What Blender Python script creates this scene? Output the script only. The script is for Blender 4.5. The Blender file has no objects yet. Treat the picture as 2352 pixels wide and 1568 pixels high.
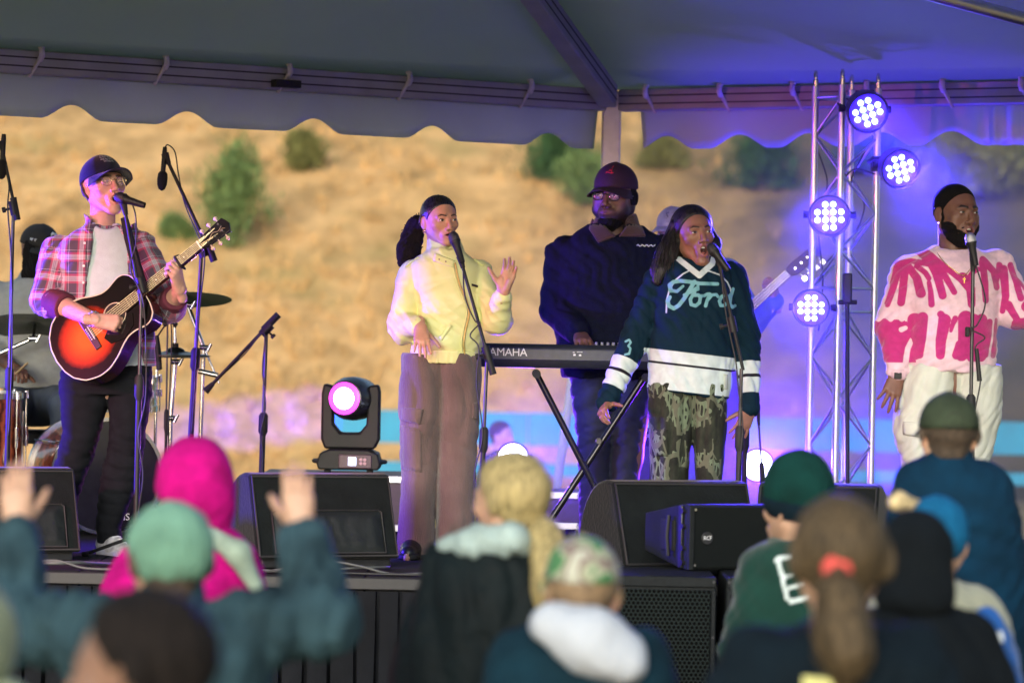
import bpy, math, random
import numpy as np
from mathutils import Vector, Matrix
random.seed(7); RNG = np.random.default_rng(7)
PI = math.pi
SC = bpy.context.scene
COL = SC.collection

# ------------------------------------------------------------------ camera
CAMZ, FPX, ROLL = 1.966, 7380.0, math.radians(1.1)
def W(px, py, Y):
    """pixel of the 2352x1568 photograph + distance -> point (x, y, z)"""
    a, b = px - 1176.0, py - 784.0
    c, s = math.cos(ROLL), math.sin(ROLL)
    x, y = a*c + b*s, -a*s + b*c
    return np.array((x/FPX*Y, Y, CAMZ - y/FPX*Y))
cam_data = bpy.data.cameras.new('camera')
cam = bpy.data.objects.new('camera', cam_data); COL.objects.link(cam)
cam_data.sensor_width = 36.0
cam_data.lens = 36.0*FPX/2352.0
cam_data.clip_start = 0.5; cam_data.clip_end = 600.0
cam.matrix_world = Matrix.Translation((0, 0, CAMZ)) @ Matrix.Rotation(PI/2, 4, 'X') @ Matrix.Rotation(ROLL, 4, 'Z')
cam_data.dof.use_dof = True
cam_data.dof.focus_distance = 15.0
cam_data.dof.aperture_fstop = 2.0
SC.camera = cam
# ------------------------------------------------------------------ world, sun, exposure
SUN_ELEV, SUN_AZ = math.radians(17), math.radians(193)      # soft high light from behind the photographer
world = bpy.data.worlds.new('World'); SC.world = world; world.use_nodes = True
wn = world.node_tree.nodes; wl = world.node_tree.links
sky = wn.new('ShaderNodeTexSky'); sky.sky_type = 'NISHITA'; sky.sun_disc = False
sky.sun_elevation = SUN_ELEV; sky.sun_rotation = SUN_AZ
sky.air_density = 1.0; sky.dust_density = 1.5; sky.ozone_density = 1.0
bg = wn['Background']; bg.inputs['Strength'].default_value = 0.113
wl.new(sky.outputs[0], bg.inputs['Color'])
sun_d = bpy.data.lights.new('sun', 'SUN'); sun_d.energy = 1.5; sun_d.angle = math.radians(34); sun_d.color = (0.94, 1.0, 0.97)
sun = bpy.data.objects.new('sun', sun_d); COL.objects.link(sun)
_sd = Vector((math.sin(SUN_AZ)*math.cos(SUN_ELEV), math.cos(SUN_AZ)*math.cos(SUN_ELEV), math.sin(SUN_ELEV)))
sun.rotation_euler = _sd.to_track_quat('Z', 'Y').to_euler()
sun.location = (0, -5, 30)
SC.view_settings.view_transform = 'Standard'; SC.view_settings.look = 'None'
SC.view_settings.gamma = 1.0; SC.view_settings.use_curve_mapping = False
SC.view_settings.exposure = 1.02
SC.cycles.use_denoising = True
try: SC.cycles.denoiser = 'OPENIMAGEDENOISE'
except Exception: pass
SC.cycles.max_bounces = 6; SC.cycles.diffuse_bounces = 3; SC.cycles.glossy_bounces = 3
SC.cycles.transmission_bounces = 4; SC.cycles.volume_bounces = 0; SC.cycles.transparent_max_bounces = 8
SC.cycles.sample_clamp_indirect = 6.0
SC.cycles.caustics_reflective = False; SC.cycles.caustics_refractive = False

# ------------------------------------------------------------------ helpers
def lin(r, g, b):
    f = lambda c: (c/255/12.92) if c/255 <= .04045 else ((c/255+.055)/1.055)**2.4
    return (f(r), f(g), f(b))
OFF = {}
def _reg(o, off): OFF[o.name] = np.array(off, float)
def thing(name, label, cat, loc=(0, 0, 0), group=None, kind=None):
    o = bpy.data.objects.new(name, None); COL.objects.link(o)
    o.empty_display_size = 0.1
    o.location = tuple(float(v) for v in loc)
    if label: o['label'] = label
    if cat: o['category'] = cat
    if group: o['group'] = group
    if kind: o['kind'] = kind
    _reg(o, loc)
    return o
def tag(o, label=None, cat=None, group=None, kind=None):
    if label: o['label'] = label
    if cat: o['category'] = cat
    if group: o['group'] = group
    if kind: o['kind'] = kind
    return o
def mesh_obj(name, verts, faces, mat=None, parent=None, smooth=None, loc=None, bevel=0, attrs=None, solid=0, bevseg=2):
    """verts in world space -> one mesh object"""
    verts = np.asarray(verts, float).reshape(-1, 3)
    off = OFF[parent.name] if parent is not None else np.array(loc if loc is not None else (0, 0, 0), float)
    me = bpy.data.meshes.new(name)
    v = verts - off
    if isinstance(faces, np.ndarray):
        n, k = faces.shape
        me.vertices.add(len(v)); me.vertices.foreach_set('co', v.astype(np.float32).ravel())
        me.loops.add(n*k); me.loops.foreach_set('vertex_index', faces.astype(np.int32).ravel())
        me.polygons.add(n)
        me.polygons.foreach_set('loop_start', np.arange(0, n*k, k, dtype=np.int32))
        me.polygons.foreach_set('loop_total', np.full(n, k, dtype=np.int32))
        me.update(calc_edges=True)
    else:
        me.from_pydata([tuple(p) for p in v], [], [tuple(f) for f in faces]); me.update()
    if attrs:
        for an, arr in attrs.items():
            arr = np.asarray(arr, np.float32)
            if arr.ndim == 1:
                a = me.attributes.new(an, 'FLOAT', 'POINT'); a.data.foreach_set('value', arr)
            else:
                a = me.attributes.new(an, 'FLOAT_VECTOR', 'POINT'); a.data.foreach_set('vector', arr.ravel())
    if smooth is not None:
        me.polygons.foreach_set('use_smooth', [True]*len(me.polygons))
        if smooth < 179: me.set_sharp_from_angle(angle=math.radians(smooth))
    o = bpy.data.objects.new(name, me); COL.objects.link(o)
    if mat: me.materials.append(mat)
    if parent is not None:
        o.parent = parent; _reg(o, off)
    else:
        o.location = tuple(off); _reg(o, off)
    if solid:
        m = o.modifiers.new('solid', 'SOLIDIFY'); m.thickness = solid; m.offset = 0
    if bevel:
        m = o.modifiers.new('bevel', 'BEVEL'); m.width = bevel; m.segments = bevseg; m.limit_method = 'ANGLE'; m.angle_limit = math.radians(40)
        if smooth is None: me.polygons.foreach_set('use_smooth', [True]*len(me.polygons)); me.set_sharp_from_angle(angle=math.radians(35))
    return o
def nrm(v):
    v = np.asarray(v, float); return v/max(1e-9, np.linalg.norm(v))
def frame(zdir, up=(0, 0, 1)):
    z = nrm(zdir); x = np.cross(up, z)
    if np.linalg.norm(x) < 1e-4: x = np.cross((1, 0, 0), z)
    x = nrm(x); y = np.cross(z, x)
    return np.stack([x, y, z], 1)          # columns
def rot(ax, deg):
    return np.array(Matrix.Rotation(math.radians(deg), 3, ax))
class MB:
    def __init__(s): s.v = []; s.f = []
    def add(s, v, f):
        n = len(s.v); s.v += [tuple(p) for p in v]; s.f += [tuple(i+n for i in q) for q in f]; return s
    def box(s, c, size, R=None):
        h = np.array(size)/2; R = np.eye(3) if R is None else R
        v = [np.array(c) + R @ (h*np.array((sx, sy, sz))) for sz in (-1, 1) for sy in (-1, 1) for sx in (-1, 1)]
        return s.add(v, [(0, 2, 3, 1), (4, 5, 7, 6), (0, 1, 5, 4), (2, 6, 7, 3), (0, 4, 6, 2), (1, 3, 7, 5)])
    def tube(s, pts, r, n=8, cap=True):
        pts = [np.array(p, float) for p in pts]; rr = r if hasattr(r, '__len__') else [r]*len(pts)
        ring = []; prev = None
        for i, p in enumerate(pts):
            d = nrm((pts[min(i+1, len(pts)-1)] - pts[max(i-1, 0)]))
            if prev is None: F = frame(d); x = F[:, 0]
            else:
                x = prev - d*np.dot(prev, d); x = nrm(x)
            prev = x; y = np.cross(d, x)
            ring.append([p + rr[i]*(math.cos(2*PI*k/n)*x + math.sin(2*PI*k/n)*y) for k in range(n)])
        v = [q for R_ in ring for q in R_]; f = []
        for i in range(len(pts)-1):
            for k in range(n):
                k2 = (k+1) % n; f.append((i*n+k, i*n+k2, (i+1)*n+k2, (i+1)*n+k))
        if cap: f.append(tuple(range(n-1, -1, -1))); f.append(tuple((len(pts)-1)*n+k for k in range(n)))
        return s.add(v, f)
    def lathe(s, prof, c, R=None, n=24):
        """prof [(r, h)...] turned about the local z axis"""
        R = np.eye(3) if R is None else R; v = []; f = []
        for r, h in prof:
            for k in range(n):
                a = 2*PI*k/n; v.append(np.array(c) + R @ np.array((r*math.cos(a), r*math.sin(a), h)))
        m = len(prof)
        for i in range(m-1):
            for k in range(n):
                k2 = (k+1) % n; f.append((i*n+k, i*n+k2, (i+1)*n+k2, (i+1)*n+k))
        f.append(tuple(range(n-1, -1, -1))); f.append(tuple((m-1)*n+k for k in range(n)))
        return s.add(v, f)
    def prism(s, poly, ex, o, ax, ay):
        """2-D polygon in (ax, ay) at o, extruded by vector ex"""
        o, ax, ay, ex = map(lambda q: np.array(q, float), (o, ax, ay, ex)); n = len(poly)
        a = [o + p[0]*ax + p[1]*ay for p in poly]; b = [p + ex for p in a]
        return s.add(a+b, [tuple(range(n-1, -1, -1)), tuple(range(n, 2*n))] + [(i, (i+1) % n, n+(i+1) % n, n+i) for i in range(n)])
    def build(s, name, mat, parent=None, **k):
        return mesh_obj(name, s.v, s.f, mat, parent, **k)
def copy_tree(o, parent=None, delta=None):
    c = o.copy(); COL.objects.link(c); c.parent = parent
    if delta is not None: c.location = o.location + Vector(delta)
    _reg(c, OFF[o.name] + (np.array(delta) if delta is not None else 0))
    for ch in o.children: copy_tree(ch, c)
    return c
def text_verts(s, size=1.0, extrude=0.0, shear=0.0, spacing=1.0, align='CENTER'):
    cu = bpy.data.curves.new('t', 'FONT'); cu.body = s; cu.size = size; cu.extrude = extrude; cu.align_x = align; cu.align_y = 'CENTER'
    cu.shear = shear; cu.space_character = spacing; cu.resolution_u = 3
    ob = bpy.data.objects.new('t', cu); COL.objects.link(ob)
    dg = bpy.context.evaluated_depsgraph_get()
    me = bpy.data.meshes.new_from_object(ob.evaluated_get(dg))
    v = np.array([p.co[:] for p in me.vertices]).reshape(-1, 3); f = [tuple(p.vertices) for p in me.polygons]
    bpy.data.objects.remove(ob); bpy.data.curves.remove(cu); bpy.data.meshes.remove(me)
    return v, f
def put_text(name, s, o, ax, ay, height, mat, parent, bold=0.0, depth=0.0015, sx=1.0, **k):
    v, f = text_verts(s, 1.0, 0.0, **k)
    hgt = max(1e-3, v[:, 1].max() - v[:, 1].min()); v = v/hgt*height
    ax, ay = nrm(ax), nrm(ay); n = np.cross(ax, ay)
    P = np.array(o) + v[:, :1]*sx*ax + v[:, 1:2]*ay + n*depth
    return mesh_obj(name, P, f, mat, parent)
# ------------------------------------------------------------------ materials
MATS = {}
def new_mat(name):
    m = bpy.data.materials.new(name); m.use_nodes = True
    return m, m.node_tree.nodes, m.node_tree.links, m.node_tree.nodes['Principled BSDF']
def mat(name, col, rough=.6, metal=0, spec=.5, var=.15, nscale=30, bump=0, bscale=120, emit=None, estr=0, coat=0, sheen=0, alpha=1, sub=0, stretch=None, bdist=.01, var2=0, nscale2=3):
    if name in MATS: return MATS[name]
    m, N, L, b = new_mat(name)
    b.inputs['Roughness'].default_value = rough; b.inputs['Metallic'].default_value = metal
    b.inputs['Specular IOR Level'].default_value = spec
    b.inputs['Coat Weight'].default_value = coat; b.inputs['Sheen Weight'].default_value = sheen
    b.inputs['Alpha'].default_value = alpha
    if sub: b.inputs['Subsurface Weight'].default_value = sub; b.inputs['Subsurface Radius'].default_value = (.01, .004, .002); b.inputs['Subsurface Scale'].default_value = 1
    tc = N.new('ShaderNodeTexCoord'); mp = N.new('ShaderNodeMapping'); L.new(tc.outputs['Object'], mp.inputs[0])
    if stretch: mp.inputs['Scale'].default_value = stretch
    c = (*col, 1)
    if var > 0:
        n = N.new('ShaderNodeTexNoise'); n.inputs['Scale'].default_value = nscale; n.inputs['Detail'].default_value = 4
        L.new(mp.outputs[0], n.inputs['Vector'])
        r = N.new('ShaderNodeMapRange'); r.inputs['From Min'].default_value = .3; r.inputs['From Max'].default_value = .7
        r.inputs['To Min'].default_value = 1-var; r.inputs['To Max'].default_value = 1+var
        L.new(n.outputs['Fac'], r.inputs['Value'])
        mx = N.new('ShaderNodeMix'); mx.data_type = 'RGBA'; mx.blend_type = 'MULTIPLY'; mx.inputs['Factor'].default_value = 1
        mx.inputs['A'].default_value = c
        L.new(r.outputs[0], mx.inputs['B']); L.new(mx.outputs['Result'], b.inputs['Base Color'])
        last = mx.outputs['Result']
        if var2:
            n2 = N.new('ShaderNodeTexNoise'); n2.inputs['Scale'].default_value = nscale2; n2.inputs['Detail'].default_value = 2
            L.new(tc.outputs['Object'], n2.inputs['Vector'])
            r2 = N.new('ShaderNodeMapRange'); r2.inputs['From Min'].default_value = .3; r2.inputs['From Max'].default_value = .7
            r2.inputs['To Min'].default_value = 1-var2; r2.inputs['To Max'].default_value = 1+var2
            L.new(n2.outputs['Fac'], r2.inputs['Value'])
            m2 = N.new('ShaderNodeMix'); m2.data_type = 'RGBA'; m2.blend_type = 'MULTIPLY'; m2.inputs['Factor'].default_value = 1
            L.new(last, m2.inputs['A']); L.new(r2.outputs[0], m2.inputs['B']); L.new(m2.outputs['Result'], b.inputs['Base Color'])
        rr = N.new('ShaderNodeMapRange'); rr.inputs['To Min'].default_value = max(0, rough-.1); rr.inputs['To Max'].default_value = min(1, rough+.1)
        L.new(n.outputs['Fac'], rr.inputs['Value']); L.new(rr.outputs[0], b.inputs['Roughness'])
    else: b.inputs['Base Color'].default_value = c
    if bump:
        n = N.new('ShaderNodeTexNoise'); n.inputs['Scale'].default_value = bscale; n.inputs['Detail'].default_value = 3
        L.new(mp.outputs[0], n.inputs['Vector'])
        bp = N.new('ShaderNodeBump'); bp.inputs['Strength'].default_value = bump; bp.inputs['Distance'].default_value = bdist
        L.new(n.outputs['Fac'], bp.inputs['Height']); L.new(bp.outputs[0], b.inputs['Normal'])
    if emit: b.inputs['Emission Color'].default_value = (*emit, 1); b.inputs['Emission Strength'].default_value = estr
    MATS[name] = m; return m
def math_node(N, L, op, a, b=None):
    n = N.new('ShaderNodeMath'); n.operation = op
    for i, q in enumerate((a, b)):
        if q is None: continue
        if isinstance(q, (int, float)): n.inputs[i].default_value = q
        else: L.new(q, n.inputs[i])
    return n.outputs[0]
def pat_mat(name, base, layers, rough=.8, bump=.25, bscale=300, var=.12, nscale=25, sheen=.2, edge=.0015, spec=.3, sub=0, bdist=.004):
    """cloth/skin whose print follows signed-distance attributes: layers [(attribute, colour)] in order"""
    if name in MATS: return MATS[name]
    m, N, L, b = new_mat(name)
    b.inputs['Roughness'].default_value = rough; b.inputs['Sheen Weight'].default_value = sheen; b.inputs['Specular IOR Level'].default_value = spec
    if sub: b.inputs['Subsurface Weight'].default_value = sub; b.inputs['Subsurface Radius'].default_value = (.012, .004, .002); b.inputs['Subsurface Scale'].default_value = 1
    tc = N.new('ShaderNodeTexCoord')
    n = N.new('ShaderNodeTexNoise'); n.inputs['Scale'].default_value = nscale; n.inputs['Detail'].default_value = 5
    L.new(tc.outputs['Object'], n.inputs['Vector'])
    r = N.new('ShaderNodeMapRange'); r.inputs['From Min'].default_value = .3; r.inputs['From Max'].default_value = .7
    r.inputs['To Min'].default_value = 1-var; r.inputs['To Max'].default_value = 1+var; L.new(n.outputs['Fac'], r.inputs['Value'])
    cur = None
    for an, col in layers:
        at = N.new('ShaderNodeAttribute'); at.attribute_name = an
        st = N.new('ShaderNodeMapRange'); st.inputs['From Min'].default_value = -edge; st.inputs['From Max'].default_value = edge
        st.inputs['To Min'].default_value = 1; st.inputs['To Max'].default_value = 0; L.new(at.outputs['Fac'], st.inputs['Value'])
        mx = N.new('ShaderNodeMix'); mx.data_type = 'RGBA'
        if cur is None: mx.inputs['A'].default_value = (*base, 1)
        else: L.new(cur, mx.inputs['A'])
        mx.inputs['B'].default_value = (*col, 1); L.new(st.outputs[0], mx.inputs['Factor']); cur = mx.outputs['Result']
    mm = N.new('ShaderNodeMix'); mm.data_type = 'RGBA'; mm.blend_type = 'MULTIPLY'; mm.inputs['Factor'].default_value = 1
    if cur is None: mm.inputs['A'].default_value = (*base, 1)
    else: L.new(cur, mm.inputs['A'])
    L.new(r.outputs[0], mm.inputs['B']); L.new(mm.outputs['Result'], b.inputs['Base Color'])
    if bump:
        n2 = N.new('ShaderNodeTexNoise'); n2.inputs['Scale'].default_value = bscale; n2.inputs['Detail'].default_value = 2
        L.new(tc.outputs['Object'], n2.inputs['Vector'])
        bp = N.new('ShaderNodeBump'); bp.inputs['Strength'].default_value = bump; bp.inputs['Distance'].default_value = bdist
        L.new(n2.outputs['Fac'], bp.inputs['Height']); L.new(bp.outputs[0], b.inputs['Normal'])
    MATS[name] = m; return m
def emis(name, col, strength):
    if name in MATS: return MATS[name]
    m, N, L, b = new_mat(name); b.inputs['Base Color'].default_value = (*col, 1); b.inputs['Roughness'].default_value = .3
    b.inputs['Emission Color'].default_value = (*col, 1); b.inputs['Emission Strength'].default_value = strength
    MATS[name] = m; return m
BLACK = mat('black_paint', (.012, .012, .014), .5, spec=.35, var=.25, nscale=60)
RUBBER = mat('black_rubber', (.012, .012, .013), .7, var=.2)
CHROME = mat('chrome', (.75, .75, .77), .18, 1, var=.08, nscale=12)
ALU = mat('aluminium', (.72, .72, .74), .34, 1, var=.1, nscale=9)
DARKMET = mat('dark_metal', (.06, .06, .065), .35, .8, var=.2)
WHITEP = mat('white_plastic', (.75, .75, .74), .45, var=.08)
GOLD = mat('gold', (.75, .5, .18), .25, 1, var=.1)
# ================================================================== SETTING
STAGE_H, EDGE_Y = 0.95, 13.73
# ---- ground
def ground_mat():
    m, N, L, b = new_mat('dry_lawn'); b.inputs['Roughness'].default_value = .95; b.inputs['Specular IOR Level'].default_value = .1
    tc = N.new('ShaderNodeTexCoord')
    n = N.new('ShaderNodeTexNoise'); n.inputs['Scale'].default_value = 1.3; n.inputs['Detail'].default_value = 8; n.inputs['Roughness'].default_value = .7
    L.new(tc.outputs['Object'], n.inputs['Vector'])
    r = N.new('ShaderNodeValToRGB'); e = r.color_ramp.elements
    e[0].position = .3; e[0].color = (.16, .13, .055, 1); e[1].position = .7; e[1].color = (.42, .29, .14, 1)
    L.new(n.outputs['Fac'], r.inputs[0]); L.new(r.outputs[0], b.inputs['Base Color'])
    return m
GM = ground_mat()
mesh_obj('ground', [(-400, -60, 0), (400, -60, 0), (400, 560, 0), (-400, 560, 0)], [(0, 1, 2, 3)], GM)['kind'] = 'structure'
# ---- hill
def vnoise(x, y, seed=0):
    r = np.random.default_rng(seed); t = 0
    for k in range(9):
        f = .25*1.45**k; a = r.uniform(0, 2*PI); ph = r.uniform(0, 2*PI); a2 = r.uniform(0, 2*PI)
        t = t + np.sin(f*(x*np.cos(a) + y*np.sin(a)) + ph + 1.3*np.sin(.7*f*(x*np.cos(a2) + y*np.sin(a2))))/1.35**k
    return t/3
def hill_z(x, y):
    t = np.clip(y - 42.0, 0, None)
    z = .37*t*np.clip(t/2.0, 0, 1)**.5 * (1 - .12*np.clip(t/60, 0, 1))
    return z + .10*vnoise(x, y, 3)*np.clip(t/2, 0, 1) - .03
def hill_at(px, py):
    for Y in np.arange(42, 110, .1):
        p = W(px, py, Y)
        if p[2] <= hill_z(p[0], p[1]): return p
    return W(px, py, 100)
gx = np.arange(-45, 45.1, .45); gy = np.concatenate([np.arange(40.5, 66, .35), np.arange(66, 112, 1.2)])
XX, YY = np.meshgrid(gx, gy); ZZ = hill_z(XX, YY) + RNG.normal(0, .02, XX.shape)
nxg, nyg = len(gx), len(gy)
idx = np.arange(nxg*nyg).reshape(nyg, nxg)
hf = np.stack([idx[:-1, :-1], idx[:-1, 1:], idx[1:, 1:], idx[1:, :-1]], -1).reshape(-1, 4)
def hill_mat():
    m, N, L, b = new_mat('straw_hill'); b.inputs['Roughness'].default_value = .95; b.inputs['Specular IOR Level'].default_value = .08
    tc = N.new('ShaderNodeTexCoord')
    def nz(s, d, rough=.6, sc=(1, 1, 1)):
        mp = N.new('ShaderNodeMapping'); mp.inputs['Scale'].default_value = sc; L.new(tc.outputs['Object'], mp.inputs[0])
        n = N.new('ShaderNodeTexNoise'); n.inputs['Scale'].default_value = s; n.inputs['Detail'].default_value = d; n.inputs['Roughness'].default_value = rough
        L.new(mp.outputs[0], n.inputs['Vector']); return n.outputs['Fac']
    r = N.new('ShaderNodeValToRGB'); e = r.color_ramp.elements
    e[0].position = .30; e[0].color = (.25, .15, .062, 1); e[1].position = .68; e[1].color = (.80, .49, .215, 1)
    q = e.new(.43); q.color = (.48, .29, .12, 1); q = e.new(.56); q.color = (.67, .405, .175, 1)
    L.new(nz(1.1, 7, .68, (1, .55, .8)), r.inputs[0])
    g = N.new('ShaderNodeMapRange'); g.inputs['From Min'].default_value = .56; g.inputs['From Max'].default_value = .72; L.new(nz(.42, 4, .55), g.inputs['Value'])
    mx = N.new('ShaderNodeMix'); mx.data_type = 'RGBA'; L.new(math_node(N, L, 'MULTIPLY', g.outputs[0], .5), mx.inputs['Factor'])
    L.new(r.outputs[0], mx.inputs['A']); mx.inputs['B'].default_value = (.24, .23, .08, 1)
    # darker scrubby ground cover on the right half of the hill
    sx = N.new('ShaderNodeSeparateXYZ'); L.new(tc.outputs['Object'], sx.inputs[0])
    wob = math_node(N, L, 'ADD', sx.outputs[0], math_node(N, L, 'MULTIPLY', math_node(N, L, 'SUBTRACT', nz(.55, 5, .6), .5), 6.0))
    rr = N.new('ShaderNodeMapRange'); rr.inputs['From Min'].default_value = .8; rr.inputs['From Max'].default_value = 5.5; rr.inputs['To Max'].default_value = .88; L.new(wob, rr.inputs['Value'])
    m3 = N.new('ShaderNodeMix'); m3.data_type = 'RGBA'; L.new(rr.outputs[0], m3.inputs['Factor']); L.new(mx.outputs['Result'], m3.inputs['A']); m3.inputs['B'].default_value = (.06, .066, .042, 1)
    L.new(m3.outputs['Result'], b.inputs['Base Color'])
    bp = N.new('ShaderNodeBump'); bp.inputs['Strength'].default_value = .7; bp.inputs['Distance'].default_value = .12
    L.new(nz(2.6, 6, .7), bp.inputs['Height']); L.new(bp.outputs[0], b.inputs['Normal'])
    return m
hill = mesh_obj('hill', np.stack([XX, YY, ZZ], -1).reshape(-1, 3), hf, hill_mat(), smooth=180); hill['kind'] = 'structure'
# dry grass tufts over the hillside
def grass_tufts(n=9000):
    x = RNG.uniform(-13, 13, n); y = 42.5 + 32*RNG.random(n)**1.3
    clump = vnoise(x*3, y*3, 11); keep = (clump > -.25) & (x + RNG.normal(0, 1.2, n) < 2.2); x, y = x[keep], y[keep]; n = len(x)
    base = np.stack([x, y, hill_z(x, y) - .03], -1)
    V = []; F = []
    for k in range(11):
        a = RNG.uniform(0, 2*PI, n); ln = RNG.uniform(.08, .30, n); lean = RNG.uniform(.1, 1.3, n)*ln; w = RNG.uniform(.004, .011, n)
        d = np.stack([np.cos(a), np.sin(a), 0*a], -1); s = np.stack([-np.sin(a), np.cos(a), 0*a], -1)
        p0 = base + s*w[:, None]; p1 = base - s*w[:, None]; tip = base + d*lean[:, None] + np.array((0, 0, 1))*ln[:, None]
        o = sum(len(q) for q in V); V.append(np.stack([p0, p1, tip], 1).reshape(-1, 3)); F.append(np.arange(n*3).reshape(-1, 3) + o)
    return np.concatenate(V), np.concatenate(F)
tv, tf = grass_tufts()
TUFT = mat('dry_grass', (.66, .42, .185), .9, var=.25, nscale=1.5, spec=.1)
tag(mesh_obj('dry_grass', tv, tf, TUFT), 'dry straw coloured grass tufts covering the hillside', 'grass', kind='stuff')
# ---- shrubs on the hill
def leaf_mat(name, col): return mat(name, col, .75, var=.4, nscale=4, spec=.25)
LEAF = [leaf_mat('leaf_bright', (.12, .18, .06)), leaf_mat('leaf_dark', (.035, .085, .03)), leaf_mat('leaf_olive', (.15, .15, .05))]
STEM = mat('stem', (.12, .09, .06), .9)
def shrub(px, py, wpx, hpx, kind, label, n=3200):
    p = hill_at(px, py); s = FPX/p[1]; w, h = wpx/s, hpx/s
    root = thing('shrub', label, 'shrub', p, group='green shrubs growing on the hillside')
    rg = np.random.default_rng(int(px*7+py)); m = 46
    cl = np.stack([rg.normal(0, .26, m)*w, rg.normal(0, .22, m)*w, .12*h + h*.88*rg.random(m)**.8], -1)
    cl[:, :2] *= (1.05 - .55*(cl[:, 2:3]/h)**1.5)
    c = cl[rg.integers(0, m, n)] + rg.normal(0, .12, (n, 3))*w*np.array((1, 1, 1.3))
    c[:, 2] = np.abs(c[:, 2])
    u = rg.normal(0, 1, (n, 3)); u /= np.linalg.norm(u, axis=1)[:, None]; t = np.cross(u, rg.normal(0, 1, (n, 3))); t /= np.linalg.norm(t, axis=1)[:, None]
    ls = rg.uniform(.035, .08, n)[:, None]*(.6 + .4*w)
    P = p + c
    u[:, 2] = np.abs(u[:, 2]) + .5; V = np.stack([P - t*ls*.2, P + u*ls*.9 - t*ls*.3, P + u*ls*2.0, P + u*ls*.9 + t*ls*.3], 1).reshape(-1, 3)
    mesh_obj('crown', V, np.arange(n*4).reshape(-1, 4), LEAF[kind], root)
    b = MB()
    for k in range(6):
        e = p + cl[rg.integers(0, m)]; b.tube([p + (0, 0, -.1), (p + e)/2 + rg.normal(0, .05, 3), e], [.03, .02, .008], 5)
    b.build('stems', STEM, root)
for a in [(530, 575, 150, 215, 0, 'tall bright green shrub on the straw hillside behind the boom microphone stands'),
          (700, 400, 90, 75, 2, 'small olive green shrub on the bare hill above the boom microphone stands'),
          (400, 555, 60, 40, 0, 'tiny green tuft shrub on the bare hill beside the overhead microphone'),
          (1290, 420, 150, 110, 1, 'dark green shrub just left of the tent corner post'),
          (1345, 475, 110, 95, 0, 'bright green shrub in front of the dark one by the tent corner post'),
          (1520, 390, 90, 60, 2, 'olive shrub just right of the tent corner post'),
          (1760, 440, 170, 110, 1, 'dark green shrub on the hill left of the lighting truss'),
          (1990, 400, 160, 85, 1, 'dark green shrub on the hill seen through the lighting truss'),
          (2210, 455, 260, 130, 2, 'wide olive green shrub on the hill above the man in the pink sweater'),
          (2330, 400, 150, 90, 1, 'dark green shrub on the hill beside the wide olive one')]:
    shrub(*a)
# ---- blue boarded rail fence at the foot of the hill
BLUE = mat('blue_board', (.015, .24, .40), .55, var=.12, nscale=3)
fy = 40.0
zt = W(1176, 947, fy)[2]; zb = W(1176, 1022, fy)[2]; zt2 = W(1176, 1064, fy)[2]; zb2 = W(1176, 1092, fy)[2]
fx0 = W(764, 950, fy)[0]
fence = thing('rail_fence', 'long low fence of turquoise blue boards at the foot of the straw hill', 'fence', (fx0, fy, 0))
for i in range(6):
    x0 = fx0 + i*2.44; mbx = MB().box((x0+1.215, fy, (zt+zb)/2), (2.43, .05, zt-zb)); mbx.build('board', BLUE, fence, bevel=.006)
    mbx = MB().box((x0+1.215, fy, (zt2+zb2)/2), (2.43, .05, zt2-zb2)); mbx.build('lower_rail', BLUE, fence, bevel=.006)
for i in range(7):
    MB().box((fx0 + .06 + i*2.42, fy+.075, zt/2), (.09, .09, zt-.02)).build('post', mat('fence_post', (.35, .25, .15), .9), fence)
# ---- stage
CARPET = mat('stage_carpet', (.014, .014, .017), .85, spec=.2, var=.35, nscale=6, bump=.3, bscale=200)
EDGE = mat('stage_edge', (.03, .03, .033), .5, .3)
stage = thing('stage', None, None, (0, EDGE_Y, 0), kind='structure')
for i in range(11):
    for j in range(3):
        x0, y0 = -6.71 + i*1.22, EDGE_Y + j*1.22
        MB().box((x0+.61, y0+.61, STAGE_H-.05), (1.214, 1.214, .1)).build('deck_panel', CARPET, stage, bevel=.006)
for i in range(12):
    for j in (0, 1.5, 3): MB().tube([(-6.6+i*1.2, EDGE_Y+.12+j*1.16, 0), (-6.6+i*1.2, EDGE_Y+.12+j*1.16, STAGE_H-.1)], .024, 8).build('stage_leg', ALU, stage)
for i in range(6):
    MB().box((-5.5+i*2.2, EDGE_Y-.016, STAGE_H-.028), (2.19, .03, .05)).build('edge_trim', EDGE, stage, bevel=.004)
# pleated skirt
SKIRT = mat('skirt_cloth', (.009, .010, .013), .9, var=.25, nscale=8, bump=.15, bscale=90, spec=.15)
sv = []; sx = -6.6; x = sx; prof = []
rg = np.random.default_rng(5)
while x < 6.6:
    w = .098 + rg.normal(0, .010)
    prof += [(x, .0), (x+w*.42, -.016), (x+w*.82, -.004), (x+w*.88, .06), (x+w*.97, .06)]
    x += w
rows = np.linspace(0, 1, 6)
V = []; 
for t in rows:
    z = (STAGE_H-.06)*(1-t) + .01*t
    for i, (px_, dp) in enumerate(prof):
        sp = .18 + .82*t**.7
        V.append((px_ + .012*math.sin(i*1.7+t*3)*t, EDGE_Y - .035 + dp*sp*1.25 - .02*t*math.sin(px_*3.1), z))
n = len(prof); F = [(r*n+i, (r+1)*n+i, (r+1)*n+i+1, r*n+i+1) for r in range(len(rows)-1) for i in range(n-1)]
mesh_obj('skirt', V, F, SKIRT, stage, smooth=50)
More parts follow.
